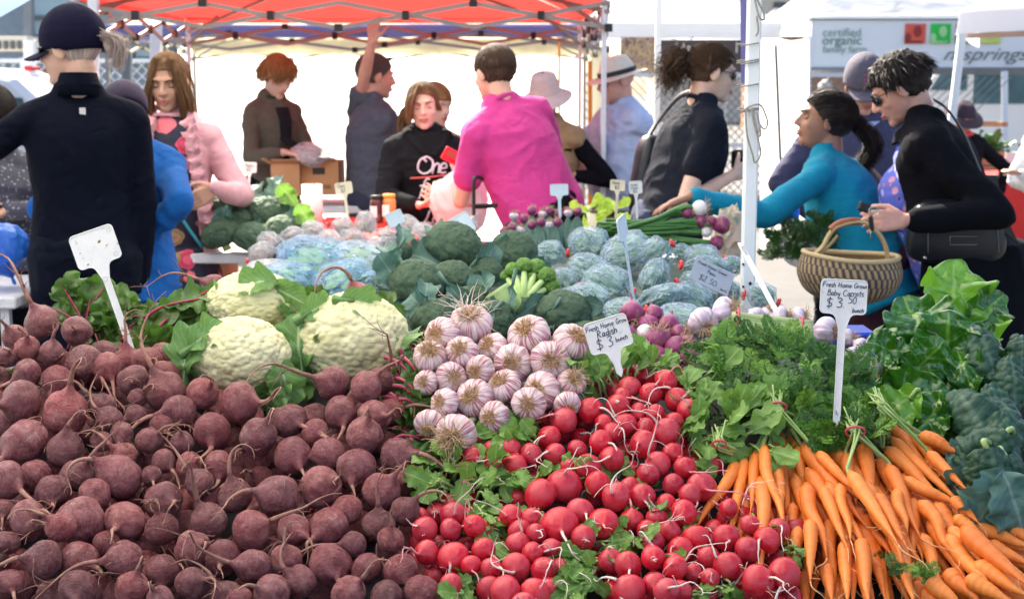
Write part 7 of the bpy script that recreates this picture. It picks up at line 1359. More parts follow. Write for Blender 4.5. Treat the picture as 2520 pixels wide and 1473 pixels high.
        def f(u, v):
            a = (u - .5) * 2.2; rr = 1 + v * .0; x = np.sin(a) * (.088 + .0 * v); y = np.cos(a) * .095 - .018 + v * brim * np.cos(a * .75) ; z = low + .004 - .020 * np.abs(np.sin(a)) ** 1.5 - v * .022 - .0; P = np.stack([x, y, z], 1) @ rb_.T; return s.H + (P @ s.Rh.T) * s.hs
        grid(mb, f, 20, 8); grid(mb, lambda u, v: f(1 - u, v) - s.Rh @ np.array([0, 0, .004]), 20, 8); q = mb.mesh('brim', m); l = bpy.data.objects.new('brim', q); COL.objects.link(l); l.parent = c; return c
    def roundhat(s, m, brim=.07, hgt=.10, droop=.02, top=.065, name='hat', band=None, wav=.006):
        mb = MB(); prof = [(top * .1, hgt + .02), (top * .7, hgt + .018), (top, hgt), (.082, .055), (.088, .030), (.088, .024), (.088 + brim * .4, .022 - droop * .3), (.088 + brim, .024 - droop), (.088 + brim, .019 - droop), (.088 + brim * .4, .016 - droop * .3), (.086, .018)]
        P = smoothpath(np.c_[np.array(prof), np.zeros(len(prof))], 40)[:, :2]; a = np.arange(48) * 2 * math.pi / 48; V = np.stack([P[:, :1] * np.cos(a), P[:, :1] * np.sin(a) * 1.18, P[:, 1:] + wav * np.sin(a * 2 + .5) * np.clip((P[:, :1] - .09) / brim, 0, 1) + 0 * a], -1).reshape(-1, 3) + np.array([0, -.018, .012]); mb.add(s.H + (V @ s.Rh.T) * s.hs, [quads(40, 48, True), np.array([list(range(48))])]); c = mb.build(name, m, s.o)
        if band: mb = MB(); tube(mb, np.array([s.h(.0905 * math.cos(q), .0905 * 1.18 * math.sin(q) - .018, .048) for q in np.linspace(0, 6.2832, 33)]), .012 * s.hs, 6, False, .35, up=tuple(s.Rh[:, 0])); mb.build('hat_band', band, s.o)
        return c
W_ = at
def DRK(nm, c, f=.5, r=.85): return cloth(nm, c, f, r)
NAVY = cloth('navy_running_top', (.0025, .004, .011), .5, .8); BLUEJ = cloth('bright_blue_fleece', (.003, .08, .30), .4, .9); PINKJ = cloth('dusty_pink_jacket', (.62, .32, .35), .5, .75); TWEED = cloth('brown_tweed_jacket', (.10, .085, .065), .4, .95); GREYP = cloth('blue_grey_polo', (.075, .085, .115), .45, .8); HOOD = cloth('black_hoodie_cotton', (.010, .011, .013), .5, .9); MAG = cloth('magenta_cotton', (.44, .032, .19), .45, .8); BLK = cloth('black_wool', (.006, .006, .009), .4, .95); BLKT = cloth('black_blue_tshirt', (.010, .012, .020), .4, .85); TEAL = cloth('teal_fleece', (.002, .22, .34), .45, .85); LB = cloth('pale_blue_shirt', (.42, .52, .72), .5, .7); DENIM = cloth('dark_denim', (.02, .03, .07), .4, .9); PURP = cloth('purple_grey_jumper', (.055, .055, .11), .35, .9); TANV = cloth('tan_vest', (.30, .19, .10), .4, .9); NAVYT = cloth('navy_trousers', (.004, .006, .014), .3, .7); LILAC = cloth('lilac_collar_cotton', (.42, .44, .68), .3, .7); MAROON = cloth('maroon_trousers', (.045, .012, .018), .4, .8)
def floral(name, bg, cols, sc, th=.45):
    t = NT(name); v = t.coord('Object'); x = t.n('ShaderNodeTexVoronoi'); x.inputs['Scale'].default_value = sc; x.inputs['Randomness'].default_value = .9; w_ = t.noise(v, sc * 2.2, 3); t.l(v, x.inputs['Vector']); d = t.math('ADD', x.outputs['Distance'], t.math('MULTIPLY', w_, .35)); sx = t.n('ShaderNodeSeparateXYZ'); t.l(x.outputs['Color'], sx.inputs[0]); c = t.ramp(sx.outputs[0], [(i / len(cols), k) for i, k in enumerate(cols)], 'CONSTANT'); inner = t.mix(t.ramp(t.math('FRACT', t.math('MULTIPLY', d, 5)), [(.4, (0, 0, 0)), (.6, (.45,) * 3)]), c, tuple(min(1, q * 1.5 + .1) for q in cols[0])); b = t.mix(t.ramp(d, [(th, (1, 1, 1)), (th + .05, (0, 0, 0))]), bg, inner); t.set(Base_Color=b, Roughness=.8); return t.m
FLOR = floral('navy_floral_print', (.012, .014, .035), [(.55, .04, .10), (.65, .16, .18), (.60, .02, .08), (.20, .22, .05)], 9, .52); PAIS = floral('blue_pink_paisley', (.10, .13, .55), [(.55, .25, .35), (.35, .45, .80), (.04, .05, .30)], 26, .5)
# 1 the woman in navy, back to us
p = Person('person in a navy running top and navy cap, back turned, ash ponytail, at the left', 172, 125, 4.85, 16, 'pale', lean=2, hpitch=6, hyaw=58, size=1.02, width=1.0, vox=.005)
p.arm(1, W_(345, 760, 4.9), (.6, .0, .2), palm=(0, 1, 0)); p.arm(-1, W_(-70, 580, 4.6), (-1, -.2, -.6), palm=(0, 0, -1)); p.finish(brow=None)
p.shirt(NAVY, .012, (1, 1), hem=-.16, hemr=(.18, .14), name='running_top', wr=.004, wsc=(5, 5, 8)); mb = MB(); tube(mb, np.array([p.T(0, -.012, .50), p.T(0, -.012, .575)]), [.078, .062], 28); mb.build('high_collar', NAVY, p.o); p.trousers(NAVYT, .008, name='leggings'); p.brimcap(cloth('navy_cap_cotton', (.006, .006, .022), .2, .8), brim=.09, h_=1.12, low=.012, g=.018)
mb = MB(); p.locks(mb, ((-.012, -.120, .040), (.012, -.120, .020)), ((-.015, -.175, -.075), (.025, -.150, -.062)), 260, .0022, .008, mid=(0, -.040, .024), seed=3); ball(mb, p.h(0, -.15, .01), (.018, .022, .040), p.Rh); mb.build('ponytail', HR['ash'], p.o); p.scalp(HR['ash'], -.02, -.06, .002, -.07, .02, name='hair'); p.glasses(True, 'lens')
me = [o for o in p.o.children if o.name.startswith('running_top')][0].data; f = p.onfront(me, -1); mb = MB(); c = f(.01, .445); box(mb, c, (.020, .003, .030), p.Rt); mb.build('reflective_tab', mottled('silver_tab', (.5, .48, .46), (.6, .58, .56), .3), p.o, smooth=False); mb = MB(); ball(mb, p.h(0, -.118, .030), (.028, .012, .022), p.Rh); mb.build('cap_strap_opening', mottled('tan_strap', (.18, .13, .10), (.26, .19, .15), .6), p.o)
# 2 blue fleece person behind her
p = Person('person in a bright blue fleece and dark cap mostly hidden behind the navy woman', 306, 288, 5.25, 15, 'tan', lean=22, hpitch=35, size=.93, width=.92, vox=.007); p.arm(1, W_(335, 600, 5.0), (.05, -.7, -.6), hd=(0, .6, -.6)); p.arm(-1, W_(230, 600, 5.3), (-1, 0, 0)); p.finish(brow=None, eyes=False)
p.shirt(BLUEJ, .032, (1, 1), hem=-.15, hemr=(.20, .17), name='fleece', wr=.007, seed=4); p.trousers(MAROON, .01); p.brimcap(cloth('dark_plum_cap', (.03, .02, .045), .3, .8))
# 3 sliver of a person at the left edge
p = Person('person in dark clothes cut off by the left edge, only hair and arm in view', -22, 290, 5.4, 40, 'tan', size=.95, vox=.008); p.arm(1, W_(30, 520, 5.3), (.6, 0, 0)); p.arm(-1, W_(-80, 520, 5.3), (-1, 0, 0)); p.finish(False, None, False); p.shirt(floral('grey_speckled_knit', (.05, .05, .07), [(.2, .2, .25), (.1, .1, .13)], 60), .02, (1, 1), name='jumper'); p.trousers(NAVYT); p.scalp(HR['black'], -.01, -.06, .012)
# 4 girl in pink jacket
p = Person('girl in a dusty pink jacket over a floral dress, long brown hair', 414, 205, 5.85, 172, 'tan', lean=-2, hpitch=14, hyaw=6, size=.97, width=.92, vox=.0048)
p.arm(-1, W_(532, 462, 5.60), (.6, .4, -.9), hd=(-.8, -.3, -.5), palm=(-.3, .9, 0), curl=.7); p.arm(1, W_(395, 500, 5.85), (-1, .2, 0), curl=.6); p.finish(brow='dkbrown', down=True)
p.garment('dress', FLOR, lambda mb: (p.torso_into(mb, .008), ball(mb, p.T(0, 0, -.10), np.array([.18, .14, .18]) * p.sz, p.Rt), tube(mb, np.array([p.T(0, 0, -.05), p.P + (0, 0, -.42)]), [.17, .24], 24)), wr=.004)
def openj(mb):
    p.torso_into(mb, .026); ball(mb, p.T(0, 0, -.06), np.array([.19, .15, .15]) * p.sz, p.Rt); p.sleeve(mb, -1, .018, 1); p.sleeve(mb, 1, .018, .9)
mbj = MB(); openj(mbj)
def cut(V, N):
    L = (V - p.P) @ p.Rt / p.sz; w = .066 + .12 * np.clip(.40 - L[:, 2], 0, .5); fr = (L[:, 1] > .02) & (np.abs(L[:, 0] + .035) < w) & (L[:, 2] < .50) ; V = V + N * (.006 * (1 - 2 * np.abs(vnoise(V * np.array([6, 6, 11]), 1, 3))))[:, None]; V[fr] = V[fr] - (p.Rt @ np.array([0, 1, 0])) * .05; return V
me = remesh(mbj, .008, 5, cut, 'jacket'); me.materials.append(PINKJ); link('jacket', me, p.o)
mb = MB(); rs = np.random.default_rng(3)
for sx in (-1, 1):
    for k in range(9): z_ = .50 - k * .05; V, F, U = leaf(1, 1.2, 9, 8, .25, 2, .3, .2, .1, .5, seed=k); mb.add((V * .055) @ orient(p.Rt @ np.array([sx * .5, .4, -.4]), p.Rt @ np.array([sx * .3, 1, .1])).T + p.T(sx * (.070 + .010 * k) - .035, .110, z_), F, U)
mb.build('ruffles', PINKJ, p.o); mb = MB(); tube(mb, smoothpath([p.T(.13, .05, .5), p.T(.02, .145, .28), p.T(-.10, .155, .08), p.T(-.18, .14, -.04)], 20), .008, 6, True, .4); mb.build('bag_strap', mottled('teal_strap', (.02, .22, .28), (.04, .30, .36), .6), p.o)
def hx(mb):
    for sx in (-1, 1): p.locks(mb, ((sx * .022, .060, .115), (sx * .066, -.02, .07)), ((sx * .068, .060, -.20), (sx * .070, -.02, -.24)), 240, .0032, .006, mid=(sx * .022, .016, .0), seed=5 + sx)
    p.locks(mb, ((-.06, -.09, .06), (.06, -.09, .06)), ((-.07, -.09, -.24), (.07, -.09, -.24)), 220, .004, .010, mid=(0, -.02, 0), seed=9)
p.scalp(HR['gold'], .075, -.04, .006, -.10, .03, extra=hx); p.trousers(MAROON, .002)
# 5 boy in tweed
p = Person('young man in a brown tweed jacket, ginger fringe, looking down into a box', 684, 190, 8.0, 222, 'pale', lean=6, hpitch=30, hyaw=-4, size=.95, width=.80, vox=.006)
p.arm(1, W_(700, 375, 7.75), (-1, .3, -.6), hd=(.8, -.4, -.1), palm=(0, 0, -1), curl=.7); p.arm(-1, W_(722, 372, 7.85), (.5, .6, -.8), hd=(.5, -.6, -.1), curl=.7); p.finish(brow='ginger', down=True); p.shirt(cloth('black_shirt', (.015, .016, .02), .4), .001, (0, 0), name='shirt')
p.shirt(TWEED, .015, (.92, .92), hem=-.12, hemr=(.19, .16), name='jacket', collar=True, seed=8, extra=None); p.trousers(NAVYT, .01); p.scalp(HR['ginger'], .045, -.035, .010, -.06, .06, extra=lambda mb: (p.locks(mb, ((-.05, .02, .12), (.06, .03, .11)), ((-.055, .085, .035), (.075, .075, .005)), 220, .004, .009, mid=(0, .03, .02), seed=6), p.locks(mb, ((.05, -.03, .1), (.06, -.08, .08)), ((.092, .02, -.03), (.085, -.08, -.06)), 120, .004, .007, mid=(.02, 0, 0), seed=7), p.locks(mb, ((-.05, -.03, .1), (-.06, -.08, .08)), ((-.092, .02, -.03), (-.085, -.08, -.06)), 120, .004, .007, mid=(-.02, 0, 0), seed=8)))
mb = MB(); f = p.onfront([o for o in p.o.children if o.name.startswith('jacket')][0].data, 1); tube(mb, np.array([f(0, z, .004) for z in np.linspace(.46, .0, 14)]), np.linspace(.045, .02, 14), 8, True, .25, up=tuple(p.Rt[:, 1])); mb.build('shirt_front', DRK('black_shirt', (.01,) * 3), p.o)
# 6 man in grey polo reaching up
p = Person('man in a blue grey polo shirt with one arm raised to the red tent frame', 925, 190, 7.9, -62, 'pink', lean=0, hpitch=8, hyaw=-6, size=1.02, width=1.05, belly=.06, vox=.0055)
p.arm(-1, W_(918, 92, 7.62), (-.2, -.2, -.3), hd=(.1, 0, 1), palm=(.5, .8, 0), curl=.9, l1=.31, l2=.28); p.arm(1, W_(900, 520, 8.2), (0, 1, -.2)); p.finish(brow='dkbrown')
p.shirt(GREYP, .022, (.35, .45), hem=-.14, hemr=(.19, .17), name='polo_shirt', seed=11, wr=.008); p.trousers(cloth('slate_trousers', (.035, .04, .07), .4), .016); p.scalp(HR['grey'], .062, -.03, .004, -.055, .02)
# 7 hoodie girl
p = Person('girl in a black hoodie printed One for me, holding a white bag', 1042, 262, 6.75, 196, 'pale', lean=2, hpitch=8, hyaw=-14, hroll=4, size=.93, width=.95, vox=.0048)
p.arm(1, W_(1030, 505, 6.42), (-1, .2, -.7), hd=(1, -.2, .1), palm=(0, 0, 1), curl=.7); p.arm(-1, W_(1088, 500, 6.45), (.9, .2, -.8), hd=(-.3, -.5, .3), palm=(-.7, 0, .5), curl=.8); p.finish(brow='black', down=True)
me = p.shirt(HOOD, .026, (.93, .93), hem=-.09, hemr=(.185, .15), name='hoodie', wr=.007, seed=14, collar=False)
f = p.onfront(me, 1); WT = mottled('pink_white_print', (.66, .58, .66), (.72, .66, .72), .7, 6); mb = MB()
put = lambda x, y: f(-x, y)
for t, x, y, h_ in (('One', -.080, .320, .085), ('for', -.075, .215, .080), ('me', .055, .225, .055), ('Lov', -.045, .065, .07)): write(mb, t, x, y, h_, put, .0052, .15, .92, .02, 6)
mb.build('print', WT, p.o); mb = MB(); tube(mb, np.array([put(x, .305 + .008 * x / .1) for x in np.linspace(-.11, .08, 12)]), .0045, 5); ball(mb, put(.02, .28), .006); mb.build('red_underline', mottled('coral_print', (.65, .10, .10), (.7, .14, .12), .7), p.o)
mb = MB(); a = np.linspace(-.2, math.pi + .2, 25); tube(mb, np.array([p.T(math.cos(q) * .095, -math.sin(q) * .10 + .03, .50 + .02 * math.sin(q)) for q in a]), .034, 10); tube(mb, smoothpath([p.T(.095, .03, .50), p.T(.05, .11, .44), p.T(0, .135, .40)], 10), np.linspace(.03, .018, 10), 8); tube(mb, smoothpath([p.T(-.095, .03, .50), p.T(-.05, .11, .44), p.T(0, .135, .40)], 10), np.linspace(.03, .018, 10), 8); mb.build('hood', HOOD, p.o)
mb = MB(); a = np.linspace(0, 6.283, 33); tube(mb, np.array([p.T(math.cos(q) * .172, math.sin(q) * .145, -.155) for q in a]), .026, 8, False, 1); mb.build('orange_hem', mottled('coral_undershirt', (.65, .20, .12), (.72, .25, .16), .8), p.o); p.trousers(DENIM)
def hx(mb):
    p.locks(mb, ((.01, .06, .115), (.045, .04, .105)), ((.066, .088, -.04), (.078, .06, -.065)), 200, .0035, .006, mid=(.014, .035, .01), seed=1); p.locks(mb, ((.03, -.10, .0), (.07, -.08, .0)), ((.10, -.13, -.16), (.125, -.10, -.18)), 240, .0035, .009, mid=(.03, -.05, .01), seed=2); p.locks(mb, ((-.03, .055, .10), (-.06, .03, .08)), ((-.083, .02, -.02), (-.083, .0, -.03)), 30, .006, .004, seed=4)
p.scalp(HR['gold'], .072, -.035, .006, -.06, .03, extra=hx)
# 8 blonde woman behind the girl
p = Person('person with short fair hair half hidden behind the hoodie girl', 1072, 262, 7.6, 225, 'pale', size=.93, hpitch=10, vox=.008); p.arm(1, W_(1050, 520, 7.6), (-1, 0, 0)); p.arm(-1, W_(1100, 520, 7.6), (1, 0, 0)); p.finish(brow='ginger'); p.shirt(cloth('beige_top', (.45, .36, .25), .4), .016, (1, 1)); p.trousers(DENIM); p.scalp(HR['ginger'], .05, -.07, .014, -.09)
# 9 magenta shirt
p = Person('person in a magenta t-shirt with short dark hair, back turned', 1215, 183, 6.25, 26, 'pink', lean=18, leanyaw=-17, hpitch=10, hyaw=14, size=1.0, width=.98, belly=.05, vox=.0052)
p.arm(-1, W_(1128, 432, 6.42), (-.1, -.7, -1), hd=(-.3, .9, .3), palm=(.9, 0, .3), curl=.8, l1=.30); p.arm(1, W_(1340, 520, 6.8), (.8, -.2, 0)); p.finish(brow='dkbrown')
p.shirt(MAG, .024, (.30, .36), hem=-.03, hemr=(.195, .165), name='t_shirt', wr=.008, seed=21, wsc=(4.5, 4.5, 6)); p.trousers(BLK, .012); p.scalp(HR['dkbrown'], .05, -.035, .006, -.060, .05, ns=900)
# 10 sun hat woman
p = Person('woman in pale pink sun hat and tan vest, behind the magenta shirt', 1340, 245, 7.45, 150, 'tan', lean=4, hpitch=18, hyaw=10, size=.94, vox=.0065); p.arm(-1, W_(1392, 430, 7.4), (.9, .1, 0)); p.arm(1, W_(1310, 500, 7.5), (-1, 0, 0)); p.finish(brow=None); p.shirt(BLK, .016, (.85, .85), name='shirt'); p.shirt(TANV, .028, (0, 0), hem=-.1, name='vest', seed=5); p.trousers(cloth('khaki_trousers', (.32, .22, .10), .4), .02); p.roundhat(cloth('pale_pink_hat_cotton', (.62, .46, .42), .3), .055, .115, .035, .066, wav=.01); p.scalp(HR['dkbrown'], -.02, -.06, .003, -.09, .02, vol=.94)
# 11 straw hat man
p = Person('older man in a cream straw hat and pale blue shirt', 1515, 200, 7.75, 112, 'pink', lean=4, hpitch=14, hyaw=-2, size=1.0, width=1.08, belly=.06, vox=.006); p.arm(-1, W_(1590, 480, 7.75), (.9, .3, 0), curl=.4); p.arm(1, W_(1480, 450, 7.8), (-1, 0, 0)); p.finish(brow='grey')
p.shirt(LB, .034, (.55, .55), hem=-.04, hemr=(.20, .19), name='shirt', wr=.009, seed=31); p.trousers(DENIM, .02); p.roundhat(mottled('cream_straw', (.66, .60, .48), (.74, .68, .56), .7, 60, .3, 200), .055, .10, .012, .066, band=mottled('black_hat_band', (.02,) * 3, (.03,) * 3, .7)); p.scalp(HR['white'], -.02, -.05, .001, -.05, .02, vol=.96); p.glasses(False, 'lens')
mb = MB(); a = np.linspace(0, 6.283, 33); tube(mb, np.array([p.T(math.cos(q) * .20, math.sin(q) * .185 + .01, -.045) for q in a]), .016, 8, False, .6); mb.build('belt', MT['blackpl'], p.o)
mb = MB(); f = p.onfront([o for o in p.o.children if o.name.startswith('shirt')][0].data, 1); c = f(-.09, .33, .003); bx_ = p.Rt; box(mb, c, (.09, .006, .10), bx_, .002); mb.build('breast_pocket', LB, p.o, smooth=False)
for sx in (-1, 1): mb = MB(); prism(mb, [(0, 0), (.075, -.02), (.06, -.085)], .008, p.T(sx * .02, .085, .515), p.Rt @ np.array([sx, 0, 0]), p.Rt @ np.array([0, -.25, 1])); mb.build('collar_tip', LB, p.o, smooth=False)
# 12 ponytail woman with bag
p = Person('woman in black t-shirt and dark sunglasses, curly brown ponytail, black bag', 1753, 182, 6.0, -76, 'pale', lean=18, hpitch=12, hyaw=-6, size=1.0, width=1.06, belly=.03, vox=.005)
p.arm(1, W_(1806, 430, 5.85), (-.6, -.2, -.9), hd=(.6, .5, .2), palm=(-.5, .5, 0), curl=.7, l1=.31); p.arm(-1, W_(1760, 480, 6.5), (-.3, .8, 0)); p.finish(brow='brown')
p.shirt(BLKT, .022, (.25, .25), hem=-.14, hemr=(.20, .18), name='t_shirt', wr=.007, seed=41); p.trousers(DENIM, .015); p.glasses(True, 'lens', w=.030, h=.018)
def hx(mb):
    ball(mb, p.h(0, -.160, .005), (.036, .040, .052), p.Rh, noise=.25, nsc=4)
    for k in range(650):
        a = rs.normal(size=3) * np.array([.016, .019, .025]); c0 = np.array([0, -.115, .050]); c1 = np.array([0, -.158, .008]) + a * 1.25; c2 = c1 + np.array([rs.normal() * .02, -.012 + rs.normal() * .02, -.035 + rs.normal() * .025]); P = smoothpath([p.h(*c0), p.h(*(c1 + rs.normal(size=3) * .012)), p.h(*(c2 + rs.normal(size=3) * .02)), p.h(*(c2 + np.array([0, -.01, -.02])))], 10); tube(mb, P, np.array([.5, .8, 1, 1, 1, .9, .8, .6, .4, .1]) * .0019, 4, False, .6)
p.scalp(HR['brown'], .066, -.03, .008, -.055, .03, extra=hx, flow='back', ns=700); mb = MB(); ball(mb, p.h(0, -.118, .052), (.022, .012, .022), p.Rh); mb.build('hair_tie', MT['blackpl'], p.o)
def handbag(label, c, W, H, D, Rz, m, nm='handbag', strap=None, plate=False, r=.006, stitch=None):
    o = thing(nm, label, 'handbag', c); V, F, U = sphere_arr(40, 28); Q = np.sign(V) * np.abs(V) ** np.array([.45, .7, .55]); Q[:, 0] *= 1 + .10 * -Q[:, 2]; Q = Q * np.array([W / 2, D / 2, H / 2]); Q += .006 * fbm(Q, 9, 4)[:, None] * V; mb = MB(); mb.add(Q @ Rz.T + c, F, U); mb.build('bag_body', m, o)
    if strap is not None: mb = MB(); tube(mb, smoothpath(strap, 26), r, 8, True, .45); mb.build('strap', m, o)
    return o
LEA = mottled('black_leather', (.008, .009, .012), (.016, .018, .024), .32, 12, .4, 200, .001)
S_ = p.sh[-1]; handbag('black quilted shoulder bag hanging behind the woman in the black t-shirt', at(1603, 435, 6.12), .17, .36, .12, rotm((0, 0, 1), .4) @ rotm((0, 1, 0), .12), LEA, strap=[at(1590, 345, 6.1), at(1625, 290, 6.15), at(1672, 238, 6.1), at(1715, 225, 6.0)], r=.014)
tag(None or thing('camera', 'small dark camera held at the waist of the woman in the black t-shirt', 'camera', at(1812, 392, 5.95))); o = bpy.data.objects['camera.001'] if 'camera.001' in bpy.data.objects else None
mb = MB(); c = at(1815, 392, 5.95); box(mb, c, (.05, .045, .08), bev=.008); mb.build('camera_body', MT['blackpl'], o, smooth=False); mb = MB(); tube(mb, np.array([c + (0, 0, .0), c + (.045, -.01, .0)]), .024, 16); mb.build('lens', MT['lens'], o)
# 13 teal woman
p = Person('woman in a teal fleece with a black ponytail reaching over the spring onions', 2028, 300, 5.25, 62, 'brown', lean=30, leanyaw=6, hpitch=-8, hyaw=22, size=.92, width=1.12, belly=.03, vox=.005)
p.arm(-1, W_(1702, 482, 4.75), (0, -.3, -1), hd=(-.95, 0, -.35), palm=(0, 0, -1), curl=.28, l1=.34, l2=.34); p.arm(1, W_(2020, 600, 5.5), (.3, 1, 0)); p.finish(brow='black', down=True)
p.shirt(TEAL, .020, (.97, .97), hem=-.14, hemr=(.20, .18), name='fleece', wr=.007, seed=51, wsc=(5, 5, 6)); p.trousers(MAROON, .02)
p.scalp(HR['black'], .068, -.03, .013, -.06, .02, flow='back', extra=lambda mb: p.locks(mb, ((-.012, -.125, .03), (.012, -.12, .01)), ((-.03, -.16, -.19), (.03, -.13, -.20)), 420, .003, .010, mid=(0, -.075, .015), seed=12)); mb = MB(); ball(mb, p.h(0, -.125, .028), (.016, .014, .02), p.Rh); mb.build('hair_clip', mottled('pale_clip', (.3, .4, .5), (.4, .5, .6), .2), p.o)
mb = MB(); q = p.T(-.02, -.155, .30); tube(mb, smoothpath([p.T(.10, -.10, .46), p.T(.02, -.165, .30), p.T(-.12, -.16, .1)], 12), .008, 6); mb.build('bag_strap', mottled('tan_strap', (.30, .18, .1), (.36, .22, .13), .6), p.o)
# 14 cap man
p = Person('man in a grey cap and purple grey zip jumper behind the basket woman', 2128, 215, 6.6, 172, 'pink', lean=4, hpitch=22, hyaw=8, size=1.03, width=1.15, belly=.03, vox=.006); p.arm(1, W_(2020, 540, 6.5), (-1, 0, 0)); p.arm(-1, W_(2260, 520, 6.5), (1, 0, 0)); p.finish(brow='grey')
p.shirt(PURP, .030, (1, 1), name='jumper', seed=61, hemr=(.20, .18), collar=False); p.trousers(NAVYT, .015); GC = cloth('grey_cap_cotton', (.11, .10, .13), .3); p.brimcap(GC, brimdir=0, brim=.08, h_=1.15, low=.018, g=.016); p.scalp(HR['grey'], -.02, -.04, .003, -.05)
mb = MB(); tube(mb, np.array([p.T(math.cos(q) * .085, math.sin(q) * .085 + .01, .50 - .03 * math.sin(q)) for q in np.linspace(0, 6.283, 25)]), .024, 8, False); mb.build('collar', LILAC, p.o); mb = MB(); f = p.onfront([o for o in p.o.children if o.name.startswith('jumper')][0].data, 1); tube(mb, np.array([f(0, z, .002) for z in (.44, .38, .33)]), .005, 6); mb.build('zip', MT['steel'], p.o)
mb = MB()
for r_, zz in enumerate((.086, .070, .054)):
    for k in range(4): x0 = -.034 + k * .018; y_ = lambda x, z: math.sqrt(max(0, 1 - (x / .094) ** 2 - ((z - .036) / .117) ** 2)) * .114 - .018 + .001; tube(mb, np.array([p.h(x0, y_(x0, zz), zz - .005), p.h(x0 + .004, y_(x0 + .004, zz + .006), zz + .006), p.h(x0 + .010, y_(x0 + .01, zz - .004), zz - .004)]), .0015, 4)
mb.build('cap_lettering', mottled('pink_thread', (.75, .06, .28), (.8, .1, .33), .6), p.o)
# 15 basket woman
p = Person('woman in a black coat with short dark hair and glasses, holding keys', 2214, 222, 5.0, 72, 'pink', lean=22, hpitch=32, hyaw=2, size=.99, width=1.15, belly=.04, vox=.005)
p.arm(-1, W_(2226, 542, 4.60), (1, -.2, -.35), hd=(-.9, -.1, .0), palm=(.1, .9, -.3), curl=1.0, l1=.31, l2=.32); p.arm(1, W_(2250, 560, 5.2), (.3, .8, -.6), curl=.7); p.finish(brow='dkbrown')
p.garment('blouse', PAIS, lambda mb: (p.torso_into(mb, .020), ball(mb, p.T(0, .125, .27), np.array([.14, .10, .14]) * p.sz, p.Rt), ball(mb, p.T(0, .09, .04), np.array([.16, .11, .25]), p.Rt)), wr=.004)
mbj = MB(); p.torso_into(mbj, .034); p.sleeve(mbj, -1, .028, .93); p.sleeve(mbj, 1, .028, .93); tube(mbj, np.array([p.T(0, 0, .05), p.P + (0.02, 0, -.25), p.base + (.02, 0, .18)]), [.20, .23, .25], 28); cap(mbj, p.T(-.06, -.03, .5), p.T(.06, -.03, .5), .055, .055)
def cut2(V, N):
    L = (V - p.P) @ p.Rt / p.sz; fr = (L[:, 1] > .045) & (np.abs(L[:, 0]) < .14) & (L[:, 2] < .47) & (L[:, 2] > -.12); V = V + N * (.008 * (1 - 2 * np.abs(vnoise(V * np.array([6, 6, 8]), 1, 7))))[:, None]; V[fr] = V[fr] - (p.Rt @ np.array([0, 1, 0])) * .07; return V
me = remesh(mbj, .008, 5, cut2, 'coat'); me.materials.append(BLK); link('coat', me, p.o)
def hx(mb):
    rs2 = np.random.default_rng(8)
    for k in range(1500):
        th = rs2.uniform(0, 6.283); ph = rs2.uniform(.05, 1.45); n = np.array([math.cos(th) * math.sin(ph), math.sin(th) * math.sin(ph), math.cos(ph)]); a = n * np.array([.082, .102, .094]) + np.array([0, -.018, .034]); dwn = unit(np.array([n[0], n[1] + .1, -1.2]) + rs2.normal(size=3) * .22); b_ = a + dwn * .035 + n * .004; c_ = a + dwn * .065 - n * .002
        if c_[1] > .05 and c_[2] < .045: continue
        if c_[2] < -.085: continue
        tube(mb, smoothpath([p.h(*a), p.h(*b_), p.h(*c_)], 7), np.array([.7, 1, 1, .9, .7, .5, .1]) * .0024, 4, False, .5)
p.scalp(HR['black'], .060, -.025, .010, -.07, .09, extra=hx); TORT = MT['tort'] = mottled('tortoiseshell', (.02, .008, .004), (.30, .12, .03), .2, 60, lo=.5, hi=.7); p.glasses(True, 'tort', w=.027, h=.019)
ho = handbag('large black leather shoulder bag with pale stitching hanging from the basket woman', at(2352, 568, 4.76), .32, .22, .11, rotm((0, 0, 1), -.12), LEA, strap=[at(2455, 520, 4.68), at(2415, 430, 4.70), at(2372, 330, 4.76), at(2330, 268, 4.82), at(2300, 246, 4.95)], r=.010)
mb = MB(); MT['stitch'] = mottled('pale_stitching', (.28, .28, .28), (.34, .34, .34), .7)
fq = lambda x, y: at(x, y, 4.695)
for pl in ([(2338, 582), (2405, 582), (2405, 602), (2338, 602), (2338, 582)], [(2288, 505), (2284, 560), (2284, 622)], [(2448, 505), (2455, 560), (2458, 620)]): tube(mb, np.array([fq(*q) for q in pl]), .0011, 4)
mb.build('stitching', MT['stitch'], ho); mb = MB(); 
for x, y in ((2276, 634), (2444, 634)): mb = MB(); ball(mb, at(x, y, 4.72), .006); mb.build('stud', mottled('silver_stud', (.6,) * 3, (.7,) * 3, .2, metal=1), ho)
mb = MB(); prism(mb, [(0, 0), (.03, .10), (.075, .10), (.10, -.01), (.16, -.13), (.06, -.05)], .02, at(2392, 505, 4.73), (1, 0, 0), (0, 0, 1)); mb.build('strap_tab', LEA, ho, smooth=False); mb = MB(); bar(mb, at(2436, 500, 4.61), at(2468, 532, 4.61), .028, .018, bev=.006); mb.build('buckle', LEA, ho, smooth=False)
